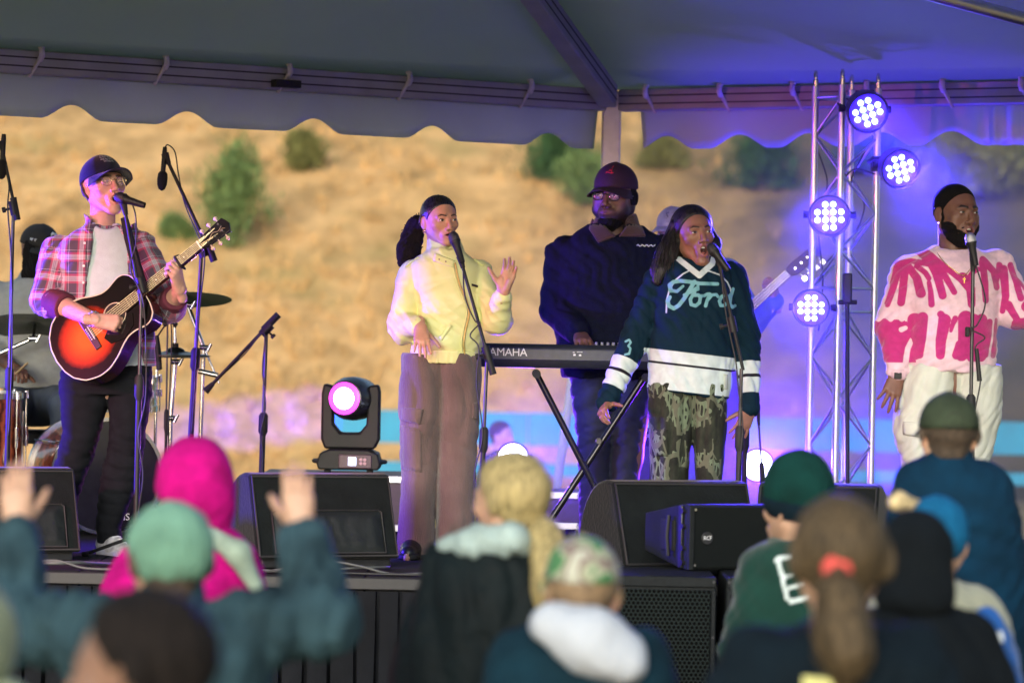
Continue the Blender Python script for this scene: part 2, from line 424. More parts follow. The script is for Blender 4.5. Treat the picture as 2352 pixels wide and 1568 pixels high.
# ---- tent
def vinyl():
    m, N, L, b = new_mat('tent_vinyl'); b.inputs['Roughness'].default_value = .55; b.inputs['Specular IOR Level'].default_value = .3
    tc = N.new('ShaderNodeTexCoord'); n = N.new('ShaderNodeTexNoise'); n.inputs['Scale'].default_value = .8; n.inputs['Detail'].default_value = 6
    L.new(tc.outputs['Object'], n.inputs['Vector']); r = N.new('ShaderNodeValToRGB'); e = r.color_ramp.elements
    e[0].position = .3; e[0].color = (.42, .51, .50, 1); e[1].position = .7; e[1].color = (.50, .59, .58, 1)
    L.new(n.outputs['Fac'], r.inputs[0]); L.new(r.outputs[0], b.inputs['Base Color'])
    n2 = N.new('ShaderNodeTexNoise'); n2.inputs['Scale'].default_value = 3; L.new(tc.outputs['Object'], n2.inputs['Vector'])
    bp = N.new('ShaderNodeBump'); bp.inputs['Strength'].default_value = .25; bp.inputs['Distance'].default_value = .05
    L.new(n2.outputs['Fac'], bp.inputs['Height']); L.new(bp.outputs[0], b.inputs['Normal'])
    tr = N.new('ShaderNodeBsdfTranslucent'); tr.inputs['Color'].default_value = (.56, .60, .46, 1)
    mx = N.new('ShaderNodeMixShader'); mx.inputs[0].default_value = .42; L.new(b.outputs[0], mx.inputs[1]); L.new(tr.outputs[0], mx.inputs[2])
    L.new(mx.outputs[0], N['Material Output'].inputs['Surface'])
    return m
VINYL = vinyl()
VALANCE = mat('valance_vinyl', (.48, .64, .70), .5, var=.06, nscale=3, bump=.15, bscale=5, spec=.3, bdist=.03)
BEAM = mat('tent_beam', (.34, .35, .36), .5, .2, var=.15, nscale=5)
BEAMD = mat('tent_beam_groove', (.05, .05, .055), .6, .2)
TY = 17.8
C0 = W(1405, 232, TY)
def same_z(px, py):
    lo = W(px, py, 1.0)[2] - CAMZ; return W(px, py, (C0[2]-CAMZ)/lo)
Ld = nrm((same_z(0, 140) - C0)*(1, 1, 0)); Rd = nrm((same_z(2352, 213) - C0)*(1, 1, 0))
APEX = W(1405-164*4, 230-230*4, 13.0)
L1, R1 = C0 + Ld*7, C0 + Rd*7
LF, RF = np.array((L1[0], 11.0, C0[2])), np.array((R1[0], 11.0, C0[2]))
tent = thing('event_tent', 'large grey white event tent over the stage with scalloped valance', 'tent', (C0[0], C0[1], 0))
up = np.array((0, 0, .062))
def panel(a, b, n=14):
    # slightly sagging vinyl between two eave corners and the apex
    V = []; F = []; ids = {}
    for i in range(n+1):
        for j in range(n+1-i):
            u, v = i/n, j/n; w_ = 1-u-v
            p = a*w_ + b*u + APEX*v + up; p = p - np.array((0, 0, .22*27*w_*u*v*.5)); ids[i, j] = len(V); V.append(p)
    for i in range(n):
        for j in range(n-i):
            F.append((ids[i, j], ids[i+1, j], ids[i, j+1]))
            if i+j < n-1: F.append((ids[i+1, j], ids[i+1, j+1], ids[i, j+1]))
    return mesh_obj('roof_panel', V, F, VINYL, tent, smooth=180, solid=.003)
for a, b in ((L1, C0), (C0, R1), (R1, RF), (RF, LF), (LF, L1)): panel(a, b)
def beam(a, b, h=.12, w=.09, name='eave_beam'):
    d = nrm(b-a); R = frame(d); ln = np.linalg.norm(b-a)
    o = MB().box((a+b)/2, (w, h, ln), R).build(name, BEAM, tent, bevel=.008)
    for k in (-.022, .022):
        MB().box((a+b)/2 + R[:, 1]*k, (w+.004, .008, ln-.01), R).build('groove', BEAMD, o)
    return o
for a, b in ((C0, L1), (C0, R1), (L1, LF), (R1, RF), (LF, RF)):
    d = nrm(b-a); beam(a+d*.06, b-d*.06)
for c in (C0, L1, R1, LF, RF):
    d = nrm(APEX-c); beam(c + d*.08 + (0, 0, .0), APEX - d*.05 - (0, 0, .03), .13, .10, 'hip_rafter')
for c in (C0, L1, R1, LF, RF):
    lg = MB().box((c[0], c[1], C0[2]/2), (.104, .104, C0[2]+.10)).build('tent_leg', mat('leg_alu', (.55, .53, .52), .4, .5, var=.1), tent, bevel=.008)
    MB().box((c[0]-.012, c[1]-.054, (C0[2]-.3)/2), (.03, .006, C0[2]-.4)).build('leg_lit_strip', mat('leg_lit_paint', (.72, .70, .64), .5, 0), lg)  # pale strip paints the lit part of the leg
def at_px(dirv, px):
    lo, hi = .02, 6.9
    f = lambda s: (lambda p: 1176 + FPX*p[0]/p[1])(C0 + dirv*s)
    sg = 1 if f(6) > f(.1) else -1
    for _ in range(40):
        m = (lo+hi)/2
        if (f(m)-px)*sg < 0: lo = m
        else: hi = m
    return lo
STRAP = mat('strap_white', (.62, .60, .62), .6)
def valance(d, s0, s1, notches, h=.195, dense=None):
    outn = nrm(np.cross(d, (0, 0, 1))); 
    if outn[1] < 0: outn = -outn
    S = np.arange(s0, s1, .03); V = []; m = 6
    for s in S:
        dn = min(abs(s-q) for q in notches); bump = .075*max(0, math.cos(min(1, dn/.17)*PI/2))**1.6
        for j in range(m):
            t = j/(m-1); z = C0[2] - .02 - (h+.05-bump)*t
            fold = .012*math.sin(s*9)*t + .02*math.sin(s*2.3+1)*t
            if dense and dense[0] < s < dense[1]: fold += .03*math.sin(s*62)*(.4+.6*t)
            V.append(C0*(1, 1, 0) + d*s + outn*(.056+fold+.02*t) + np.array((0, 0, z)))
    F = [(i*m+j, i*m+j+1, (i+1)*m+j+1, (i+1)*m+j) for i in range(len(S)-1) for j in range(m-1)]
    return mesh_obj('valance', V, F, VALANCE, tent, smooth=180, solid=.003)
nl = [at_px(Ld, q) for q in (172, 436, 722, 998, 1272)]; st = nl[3]-nl[4]
nl += [nl[0] + st*k for k in range(1, 6)]
nr = [at_px(Rd, q) for q in (1505, 1675, 1838, 2005, 2168)]; nr += [nr[-1] + .6*k for k in range(1, 6)]
valance(Ld, .05, 6.9, nl); valance(Rd, at_px(Rd, 1450), 6.9, nr, dense=(at_px(Rd, 2235), at_px(Rd, 2340)))
def clip(d, px, sgn):
    s = at_px(d, px); p = C0 + d*s; inn = nrm(np.cross(d, (0, 0, 1)))
    if inn[1] > 0: inn = -inn
    q = p + inn*.05
    MB().tube([q + (0, 0, .085), q + inn*.03 + (0, 0, .065), q + inn*.035 + (0, 0, .03), q + inn*.012 + (0, 0, .012)], .016, 8).build('clip_hook', STRAP, tent, smooth=60)
    MB().tube([q + inn*.012 + (0, 0, .02), q + inn*.004 - d*0 + np.array((.05*sgn, 0, -.075))], .010, 6).build('strap', STRAP, tent, smooth=60)
for px in (69, 355, 638, 913, 1192): clip(Ld, px, -1)
for px in (1485, 1655, 1822, 1992, 2165, 2345): clip(Rd, px, 1)
bxp = C0 + Ld*at_px(Ld, 640) ; MB().box(bxp + (.02, -.085, -.03), (.15, .06, .04), frame(Ld)[:, [2, 0, 1]]).build('junction_box', BLACK, tent, bevel=.005)
# second rafter at the right, just under the right roof plane
pn = np.cross(R1-C0, APEX-C0); pn = nrm(pn if pn[2] > 0 else -pn)
def on_roof(px, py, dz=.1):
    a = W(px, py, 1.0) - (0, 0, CAMZ); o = np.array((0, 0, CAMZ)); t = np.dot(C0 + up - pn*dz - o, pn)/np.dot(a, pn); return o + a*t
ra, rb = on_roof(2185, 0, .28), on_roof(2352, 45, .28); dd = nrm(rb-ra)
MB().tube([ra-dd*.45, rb+dd*.8], .034, 12).build('rafter_tube', ALU, tent, smooth=60)
# ================================================================== EQUIPMENT
DECK = STAGE_H
def floor_pt(p, z=DECK): return np.array((p[0], p[1], z))
def along(a, b, t): return a + (b-a)*t
def cable_curve(pts, sag=0, n=18, jit=0, seed=0):
    """smooth (Catmull-Rom) curve through points"""
    P = [np.array(p, float) for p in pts]; P = [2*P[0]-P[1]] + P + [2*P[-1]-P[-2]]; out = []
    for i in range(1, len(P)-2):
        for t in np.linspace(0, 1, n, endpoint=False):
            a, b, c, d = P[i-1:i+3]
            out.append(.5*((2*b) + (-a+c)*t + (2*a-5*b+4*c-d)*t*t + (-a+3*b-3*c+d)*t**3))
    out.append(P[-2]); return out
CABLE = mat('black_cable', (.02, .02, .022), .5, var=.1)
CABLEG = mat('grey_cable', (.10, .105, .105), .5, var=.1)
MICG = mat('mic_grille', (.05, .05, .055), .45, .6, bump=.8, bscale=900, var=.1, bdist=.002)
MICS = mat('mic_grille_silver', (.55, .55, .56), .35, .8, bump=.8, bscale=900, var=.1, bdist=.002)
FOAM = mat('mic_foam', (.012, .012, .013), .95, var=.2, bump=.6, bscale=500)
def microphone(label, tip, tail, foam=False, silver=False, r=.025):
    d = nrm(tail - tip); L_ = np.linalg.norm(tail-tip); R = frame(d)
    root = thing('microphone', label, 'microphone', tail)
    if foam:
        MB().lathe([(.004, 0), (.016, .008), (.024, .03), (.026, .06), (.023, .085), (.016, .095)], tip, R, 20).build('windscreen', FOAM, root, smooth=60)
        MB().lathe([(.011, .08), (.0125, .1), (.0125, L_-.02), (.010, L_)], tip, R, 14).build('handle', BLACK, root, smooth=40)
    else:
        MB().lathe([(.004, 0), (.016, .005), (r*.95, .02), (r, .034), (r*.97, .044)], tip, R, 20).build('grille', MICS if silver else MICG, root, smooth=60)
        MB().lathe([(r*1.02, .043), (r*1.03, .052)], tip, R, 20).build('collar', BLACK, root, smooth=40)
        MB().lathe([(r*.92, .051), (.0175, .075), (.0135, .15), (.011, L_)], tip, R, 16).build('handle', BLACK, root, smooth=40)
    return root
def mic_stand(label, pole_top, pole_bot, boom=None, cable=None, lower=.55, tripod=True, clutch=True, r=.0105, weight=True):
    """pole (two telescoping tubes), tripod feet, boom [tip, joint, end]"""
    base = floor_pt(pole_bot)
    root = thing('microphone_stand', label, 'microphone stand', base)
    mid = along(pole_bot, pole_top, lower)
    lowd = along(base + (0, 0, .02), mid, 1)
    MB().tube([base + (0, 0, .02), mid], r*1.25, 10).build('lower_tube', BLACK, root, smooth=60)
    MB().tube([mid, pole_top], r*.8, 10).build('upper_tube', DARKMET, root, smooth=60)
    d = nrm(pole_top-pole_bot)
    MB().tube([mid-d*.07, mid-d*.05, mid+d*.03, mid+d*.045], [r*1.3, r*2.0, r*2.0, r*1.2], 12).build('clutch', RUBBER, root, smooth=50)
    if tripod:
        rg = random.Random(int(base[0]*100)); a0 = rg.uniform(0, 2)
        MB().tube([base + (0, 0, .03), base + (0, 0, .13)], r*2.1, 10).build('hub', BLACK, root, smooth=50)
        for k in range(3):
            a = a0 + k*2*PI/3; e = base + np.array((math.cos(a)*.3, math.sin(a)*.3, .012))
            lg = MB().tube([base + (0, 0, .11), e], .008, 8).build('leg', BLACK, root, smooth=60)
            MB().tube([e - nrm(e-base)*.03 + (0, 0, .004), e + nrm(e-base)*.01], .0115, 8).build('foot', RUBBER, lg, smooth=60)
    else:
        MB().lathe([(.125, 0), (.127, .006), (.12, .016), (.03, .028), (.02, .05)], base, None, 32).build('round_base', BLACK, root, smooth=40)
    if boom is not None:
        tip, joint, end = boom; bd = nrm(tip-joint)
        MB().tube([end, tip], r*.75, 10).build('boom_arm', BLACK, root, smooth=60)
        if weight: MB().tube([end, end + bd*.11], r*1.55, 12).build('counterweight', RUBBER, root, smooth=50)
        j = MB().tube([joint - bd*.035, joint + bd*.035], r*1.9, 12).build('boom_joint', BLACK, root, smooth=50)
        s = nrm(np.cross(bd, (0, 1, 0))); MB().tube([joint + s*.01, joint + s*.045], [.006, .006], 8).tube([joint + s*.04, joint + s*.055], .014, 10).build('knob', RUBBER, j, smooth=50)
        MB().tube([tip - bd*.012, tip + bd*.045], [r*1.0, r*1.7], 10).build('mic_clip', RUBBER, root, smooth=50)
    else:
        MB().tube([pole_top - d*.03, pole_top + d*.05], [r*1.0, r*1.7], 10).build('mic_clip', RUBBER, root, smooth=50)
    if cable is not None:
        MB().tube(cable_curve(cable), .0036, 6).build('cable', CABLE, root, smooth=180)
    return root
# ---- vocal mic stands
Y = 14.45
microphone('dark vocal microphone at the mouth of the guitarist in the navy cap', W(263, 450, Y), W(307, 464, Y-.02), r=.025)
pt, pb = W(325, 655, Y), W(311, 1255, Y)
mic_stand('black microphone stand rising in front of the guitar player', pt, pb, (W(288, 488, Y), pt, W(330, 730, Y)),
          [W(303, 465, Y), W(312, 500, Y-.03), W(312, 560, Y-.03), W(300, 620, Y-.02), W(330, 700, Y-.03), W(335, 900, Y-.03), W(318, 1000, Y-.03), W(328, 1100, Y-.03), W(305, 1240, Y)], lower=.62, weight=False)
Y = 14.7
microphone('black vocal microphone held up to the woman in the pale yellow jacket', W(1038, 532, Y), W(1062, 604, Y-.02))
jt = W(1119, 812, Y)
mic_stand('black boom microphone stand crossing the yellow jacket', jt, W(1100, 1290, Y), (W(1062, 610, Y), jt, W(1133, 812+48, Y)),
          [W(1063, 606, Y), W(1068, 680, Y-.04), W(1090, 735, Y-.05), W(1102, 742, Y-.04), W(1080, 770, Y-.03), W(1100, 800, Y-.04), W(1095, 880, Y-.03), W(1108, 1000, Y-.03), W(1090, 1100, Y-.02), W(1105, 1290, Y)], lower=.6)
Y = 14.4
microphone('black vocal microphone at the open mouth of the woman in the hockey jersey', W(1628, 560, Y), W(1656, 598, Y-.02))
jt = W(1672, 742, Y); 
mic_stand('black microphone stand in front of the dark teal hockey jersey', W(1703, 846, Y), W(1690, 1300, Y), (W(1651, 604, Y), W(1681, 745, Y), W(1707, 850, Y)),
          [W(1655, 600, Y), W(1662, 680, Y-.03), W(1672, 745, Y-.03), W(1690, 830, Y-.03), W(1697, 900, Y-.04), W(1706, 980, Y-.04), W(1698, 1080, Y-.03), W(1690, 1290, Y)], lower=.66, weight=False)
Y = 14.2
microphone('silver headed vocal microphone in front of the man in the pink sweater', W(2226, 534, Y), W(2240, 605, Y-.01), silver=True)
mic_stand('straight black microphone stand in front of the pink drip sweater', W(2235, 608, Y), W(2224, 1320, Y), None,
          [W(2240, 604, Y), W(2263, 690, Y-.03), W(2245, 745, Y-.04), W(2228, 755, Y-.04), W(2262, 775, Y-.04), W(2240, 800, Y-.03), W(2252, 870, Y-.03), W(2238, 960, Y-.03), W(2236, 1100, Y-.02), W(2222, 1310, Y)], lower=.55)
tag(MB().box(W(2222, 762, Y-.02), (.02, .03, .045)).build('stand_thumbscrew', RUBBER, bpy.data.objects['microphone_stand.003'], bevel=.006))
tag(MB().tube([W(2243, 800, Y-.03), W(2250, 875, Y-.03)], [.009, .011], 10).build('cable_connector', BLACK, bpy.data.objects['microphone_stand.003'], smooth=60))
# ---- drum overhead stands
Y = 15.9
jt = W(463, 575, Y)
mic_stand('tall boom stand holding the overhead drum microphone above the guitar headstock', jt, W(425, 1235, Y), (W(386, 372, Y), jt, W(492, 600, Y)),
          [W(378, 340, Y), W(386, 333, Y), W(402, 350, Y), W(410, 400, Y), W(425, 470, Y), W(455, 540, Y), W(470, 590, Y-.03), W(455, 750, Y-.03), W(440, 1000, Y-.03)], r=.012, lower=.63)
microphone('black foam covered overhead microphone hanging above the drum kit', W(371, 438, Y-.02), W(379, 338, Y), foam=True)
jt = W(612, 757, 16.3)
mic_stand('black boom stand angled away from the drum kit beside the moving light', jt, W(596, 1225, 16.3), (W(486, 884, 16.3), jt, W(640, 722, 16.3)),
          [W(486, 884, 16.3), W(560, 815, 16.3), W(606, 765, 16.27), W(603, 850, 16.27), W(610, 930, 16.27), W(598, 1000, 16.27), W(604, 1050, 16.27), W(596, 1220, 16.3)], r=.012)
jt = W(31, 478, 15.6)
mic_stand('black boom stand with a pencil microphone left of the plaid shirt', jt, W(12, 1250, 15.6), (W(6, 345, 15.6), jt, W(40, 505, 15.6)),
          [W(3, 330, 15.6), W(20, 420, 15.58), W(18, 480, 15.57), W(26, 600, 15.57), W(28, 800, 15.57), W(20, 1000, 15.57)], lower=.5)
microphone('dark foam tipped microphone beside the tent edge left of the drummer', W(3, 412, 15.6), W(9, 308, 15.6), foam=True)
Yb = 17.05
mic_stand('thin short stand beside the glowing floor light and the bass player', W(1742, 962, 15.6), W(1760, 1230, 15.6), None, None, r=.007)
jt = W(1716, 790, 15.4)
mic_stand('black boom stand partly hidden behind the hockey jersey', jt, W(1706, 1260, 15.4), (W(1694, 700, 15.4), jt, W(1742, 803, 15.4)), None)
# ---- thin black stand with radio unit before the truss
Y = 15.9
st_ = thing('receiver_stand', 'slim black pole stand with a small box in front of the truss', 'stand', floor_pt(W(1946, 1240, Y)))
pb = floor_pt(W(1946, 1240, Y)); ptop = W(1946, 690, Y)
MB().tube([pb + (0, 0, .1), ptop], .011, 10).build('pole', BLACK, st_, smooth=60)
MB().box(W(1946, 662, Y), (.045, .05, .15)).build('receiver_box', BLACK, st_, bevel=.008)
MB().tube([W(1925, 694, Y), W(1968, 694, Y)], .012, 10).build('clamp', BLACK, st_, smooth=60)
for k in range(3):
    a = .5 + k*2.09; MB().tube([pb + (0, 0, .12), pb + (.25*math.cos(a), .25*math.sin(a), .01)], .009, 8).build('leg', BLACK, st_, smooth=60)
# ---- wedge monitors
COVER = mat('padded_cover', (.006, .008, .0085), .85, spec=.12, var=.3, nscale=14, bump=.35, bscale=60, sheen=.1)
POCKET = mat('pocket_cloth', (.010, .013, .014), .65, spec=.3, var=.2, nscale=20, bump=.25, bscale=40, bdist=.01)
def wedge(label, px, py, Y, a=22, w=.66, pocket=True, h=.41):
    """px, py = lower left corner of the rear (camera-side) face"""
    o = W(px, py, Y); o = floor_pt(o, DECK); a = math.radians(a)
    ex = np.array((math.cos(a), math.sin(a), 0)); ed = np.array((-math.sin(a), math.cos(a), 0)); ez = np.array((0, 0, 1.))
    root = thing('stage_monitor', label, 'stage monitor', o, group='wedge monitors along the stage front')
    prof = [(0, .045), (.155, h), (.23, h+.005)] + [(.23 + .29*math.sin(t), .13 + (h-.125)*math.cos(t)) for t in np.linspace(.12, PI/2, 9)] + [(.52, .045)]
    MB().prism(prof, ex*w, o, ed, ez).build('cover', COVER, root, bevel=.016)
    MB().prism([(.04, .004), (.04, .05), (.48, .05), (.48, .004)], ex*(w-.06), o + ex*.03, ed, ez).build('cabinet', BLACK, root, bevel=.006)
    sl = nrm(ed*.155 + ez*(h-.045)); nn = nrm(np.cross(ex, sl)); L_ = math.hypot(.155, h-.045)
    nn = nn if nn[1] < 0 else -nn
    q0 = o + ez*.045
    loop = [(.012, .012), (w-.012, .012), (w-.012, L_-.012), (.012, L_-.012), (.012, .012)]
    MB().tube([q0 + ex*u + sl*v + nn*.003 for u, v in loop], .007, 8).build('piping', RUBBER, root, smooth=60)
    if pocket:
        # gathered cloth pocket
        nu, nv = 40, 12; V = []
        for i in range(nu+1):
            for j in range(nv+1):
                u, v = i/nu, j/nv; e = min(u, 1-u, (v)*.5, (1-v)*.5)*12
                b = .004 + .014*min(1, e)*(1 + .45*abs(math.sin(u*17+1.6*math.sin(v*3+u*9)))*(.4+v*.6))
                V.append(q0 + ex*(.09 + u*(w-.16)) + sl*(.03 + v*.19) + nn*b)
        F = [(i*(nv+1)+j, (i+1)*(nv+1)+j, (i+1)*(nv+1)+j+1, i*(nv+1)+j+1) for i in range(nu) for j in range(nv)]
        pk = mesh_obj('pocket', V, F, POCKET, root, smooth=180)
        MB().tube([q0 + ex*(.085 + u*(w-.15)) + sl*(.025 + v*.20) + nn*.006 for u, v in ((0, 0), (1, 0), (1, .95), (.97, 1), (.03, 1), (0, .95), (0, 0))], .005, 6).build('pocket_seam', RUBBER, pk, smooth=60)
    for u in (.1, w-.18):
        MB().box(o + ex*(u+.04) + ed*.05 + ez*.01, (.08, .03, .016), np.stack([ex, ed, ez], 1)).build('foot', RUBBER, root)
    return root
wedge('padded black stage monitor with a gathered pocket between guitarist and yellow jacket', 592, 1296, 14.0)
wedge('padded black stage monitor with a gathered pocket in front of the guitarist', -152, 1290, 14.0)
wedge('plain padded black stage monitor in front of the hockey jersey', 1436, 1310, 13.95, pocket=False)
wedge('black stage monitor in front of the man in the pink sweater', 1725, 1312, 14.15, a=-14, w=.54, pocket=False)
# ---- line array module on the subwoofers
def hex_grille(name, pitch, col=(.03, .034, .036), hole=(.002, .002, .002)):
    m, N, L, b = new_mat(name); b.inputs['Roughness'].default_value = .8; b.inputs['Specular IOR Level'].default_value = .1
    tc = N.new('ShaderNodeTexCoord'); sp = N.new('ShaderNodeSeparateXYZ'); L.new(tc.outputs['Object'], sp.inputs[0])
    x = math_node(N, L, 'MULTIPLY', sp.outputs[0], 1/pitch); z = math_node(N, L, 'MULTIPLY', sp.outputs[2], 1/pitch)
    def cell(off):
        out = []
        for c, s in ((x, 1.0), (z, 1.7320508)):
            q = math_node(N, L, 'DIVIDE', c, s); q = math_node(N, L, 'ADD', q, off + 100); q = math_node(N, L, 'FRACT', q); q = math_node(N, L, 'SUBTRACT', q, .5)
            q = math_node(N, L, 'MULTIPLY', q, s); out.append(math_node(N, L, 'MULTIPLY', q, q))
        return math_node(N, L, 'SQRT', math_node(N, L, 'ADD', *out))
    d = math_node(N, L, 'MINIMUM', cell(0), cell(.5)); f = math_node(N, L, 'LESS_THAN', d, .385)
    mx = N.new('ShaderNodeMix'); mx.data_type = 'RGBA'; mx.inputs['A'].default_value = (*col, 1); mx.inputs['B'].default_value = (*hole, 1); L.new(f, mx.inputs['Factor'])
    L.new(mx.outputs['Result'], b.inputs['Base Color'])
    bp = N.new('ShaderNodeBump'); bp.inputs['Strength'].default_value = .8; bp.inputs['Distance'].default_value = .004; bp.invert = True
    L.new(f, bp.inputs['Height']); L.new(bp.outputs[0], b.inputs['Normal'])
    return m
GRILLE = hex_grille('sub_grille', .0185, (.015, .021, .020), (.0006, .0008, .0008)); FINEG = hex_grille('array_grille', .0065, (.012, .015, .015), (.004, .005, .005))
CAB = mat('cabinet_paint', (.011, .013, .014), .65, spec=.2, var=.25, nscale=40, bump=.25, bscale=400)
WHITE_INK = mat('white_ink', (.8, .8, .8), .6, var=0)
SUBY = 13.08; ztop = W(1530, 1323, SUBY)[2]
def sub(label, px0, px1):
    x0, x1 = W(px0, 1400, SUBY)[0], W(px1, 1400, SUBY)[0]; w = x1-x0
    root = thing('subwoofer', label, 'subwoofer', ((x0+x1)/2, SUBY, 0), group='subwoofers standing in front of the stage')
    MB().box(((x0+x1)/2, SUBY+.29, ztop/2), (w, .54, ztop)).build('cabinet', CAB, root, bevel=.01)
    MB().box(((x0+x1)/2, SUBY+.01, ztop/2-.005), (w-.045, .02, ztop-.10)).build('grille', GRILLE, root, bevel=.004)
    MB().box(((x0+x1)/2, SUBY+.016, ztop-.022), (w-.004, .014, .042)).build('top_lip', CAB, root, bevel=.004)
    for sx_ in (-1, 1):
        MB().box(((x0+x1)/2 + sx_*(w/2-.011), SUBY+.012, ztop/2-.025), (.018, .02, ztop-.06)).build('side_trim', CAB, root, bevel=.004)
        for zz in np.linspace(.1, ztop-.02, 5): MB().lathe([(.006, 0), (.006, .004)], ((x0+x1)/2 + sx_*(w/2-.011), SUBY+.004, zz), rot('X', 90), 8).build('screw', DARKMET, root)
sub('black subwoofer with honeycomb grille directly under the array speaker, beside the white hood', 1400, 1645)
sub('black subwoofer behind the green hooded jacket', 1668, 1915)
sub('black honeycomb subwoofer at the stage front beyond the green cap man', 2332, 2580)
# array module: trapezoid side, front grille, badge
def array_module():
    a = math.radians(24); o = W(1577, 1313, 13.42); o = floor_pt(o, ztop + .004)
    ex = np.array((math.cos(a), math.sin(a), 0)); ed = np.array((-math.sin(a), math.cos(a), 0)); ez = np.array((0, 0, 1.)); R = np.stack([ex, ed, ez], 1)
    h = .272; w = .57
    root = thing('line_array_speaker', 'compact array speaker with round RCF badge on the subwoofers', 'speaker', o)
    V = []; 
    MB().prism([(.0, .0), (.06, .0), (.4, .055), (.4, h-.055), (.06, h), (0, h)], ex*w, o, ed, ez).build('cabinet', CAB, root, bevel=.006)
    MB().box(o + ex*w/2 - ed*.006 + ez*h/2, (w-.05, .012, h-.016), R).build('grille', FINEG, root, bevel=.003)
    for u in (.012, w-.012): MB().box(o + ex*u - ed*.01 + ez*h/2, (.024, .02, h), R).build('front_trim', CAB, root, bevel=.004)
    hd = MB().box(o - ex*.001 + ed*.175 + ez*h*.5, (.012, .13, .13), R).build('handle_recess', mat('recess', (.004, .004, .004), .8), root, bevel=.005)
    MB().tube([o - ex*.02 + ed*.135 + ez*(h*.5-.085), o - ex*.028 + ed*.135 + ez*h*.5, o - ex*.02 + ed*.135 + ez*(h*.5+.085)], .009, 10).build('handle', RUBBER, root, smooth=60)
    for zz in (.03, .09, .18, .245): MB().tube([o - ex*.012 + ed*.03 + ez*zz, o + ex*.004 + ed*.03 + ez*zz], .011, 10).build('rigging_pin', DARKMET, root, smooth=60)
    MB().box(o - ex*.006 + ed*.05 + ez*h/2, (.01, .03, h-.01), R).build('rigging_rail', DARKMET, root, bevel=.003)
    bc = o + ex*.085 - ed*.014 + ez*h*.49
    bd = MB().lathe([(.024, 0), (.027, .004), (.025, .006)], bc, np.stack([ex, ez, -ed], 1), 28).build('badge', mat('badge_black', (.02, .02, .022), .4), root, smooth=40)
    put_text('badge_lettering', 'RCF', bc - ed*.0065, ex, ez, .016, WHITE_INK, bd, depth=.001, spacing=.92)
    for u, v in ((.03, .02), (.03, h-.02), (w-.03, .02), (w-.03, h-.02)):
        MB().lathe([(.007, 0), (.006, .004)], o + ex*u - ed*.012 + ez*v, np.stack([ex, ez, -ed], 1), 8).build('screw', CHROME, root)
array_module()
# ---- truss tower with PAR lights
Y = 16.5; tc0 = W(1936, 700, Y); tz1 = W(1945, 165, Y)[2]
tx = lambda z: tc0[0]
truss = thing('truss_tower', 'aluminium box truss tower carrying four blue LED lights', 'lighting truss', (tc0[0], Y, DECK))
corners = [np.array((tc0[0] + dx, Y + dy, 0)) for dx, dy in ((.165, .042), (.041, .165), (-.165, -.042), (-.041, -.165))]
for c in corners:
    MB().tube([c + (0, 0, DECK+.02), c + (0, 0, tz1-.08)], .0185, 12).build('chord', ALU, truss, smooth=60)
    MB().lathe([(.0125, -.085), (.014, -.05), (.010, -.045), (.012, -.02), (.006, .0)], c + (0, 0, tz1), None, 12).build('spigot', CHROME, truss, smooth=40)
for i, (q0, q1) in enumerate(((0, 1), (1, 2), (2, 3), (3, 0))):
    a, b = corners[q0], corners[q1]; z = DECK + .06; k = i
    for zz in (DECK+.06, 2.15, 2.27, tz1-.14): MB().tube([a + (0, 0, zz), b + (0, 0, zz)], .007, 8).build('rung', ALU, truss, smooth=60)
    for z0, z1 in ((DECK+.06, 2.15), (2.27, tz1-.14)):
        n = 5; hh = (z1-z0)/n
        for j in range(n):
            s, e = (a, b) if (j+k) % 2 == 0 else (b, a)
            MB().tube([s + (0, 0, z0+j*hh), e + (0, 0, z0+(j+1)*hh)], .0075, 8).build('diagonal_brace', ALU, truss, smooth=60)
MB().box((tc0[0], Y, DECK+.008), (.5, .5, .016)).build('base_plate', DARKMET, truss, bevel=.004)
LEDB = emis('led_blue_white', (.36, .58, 1.0), 3.6)
PARB = mat('par_black', (.02, .02, .03), .45, var=.2)
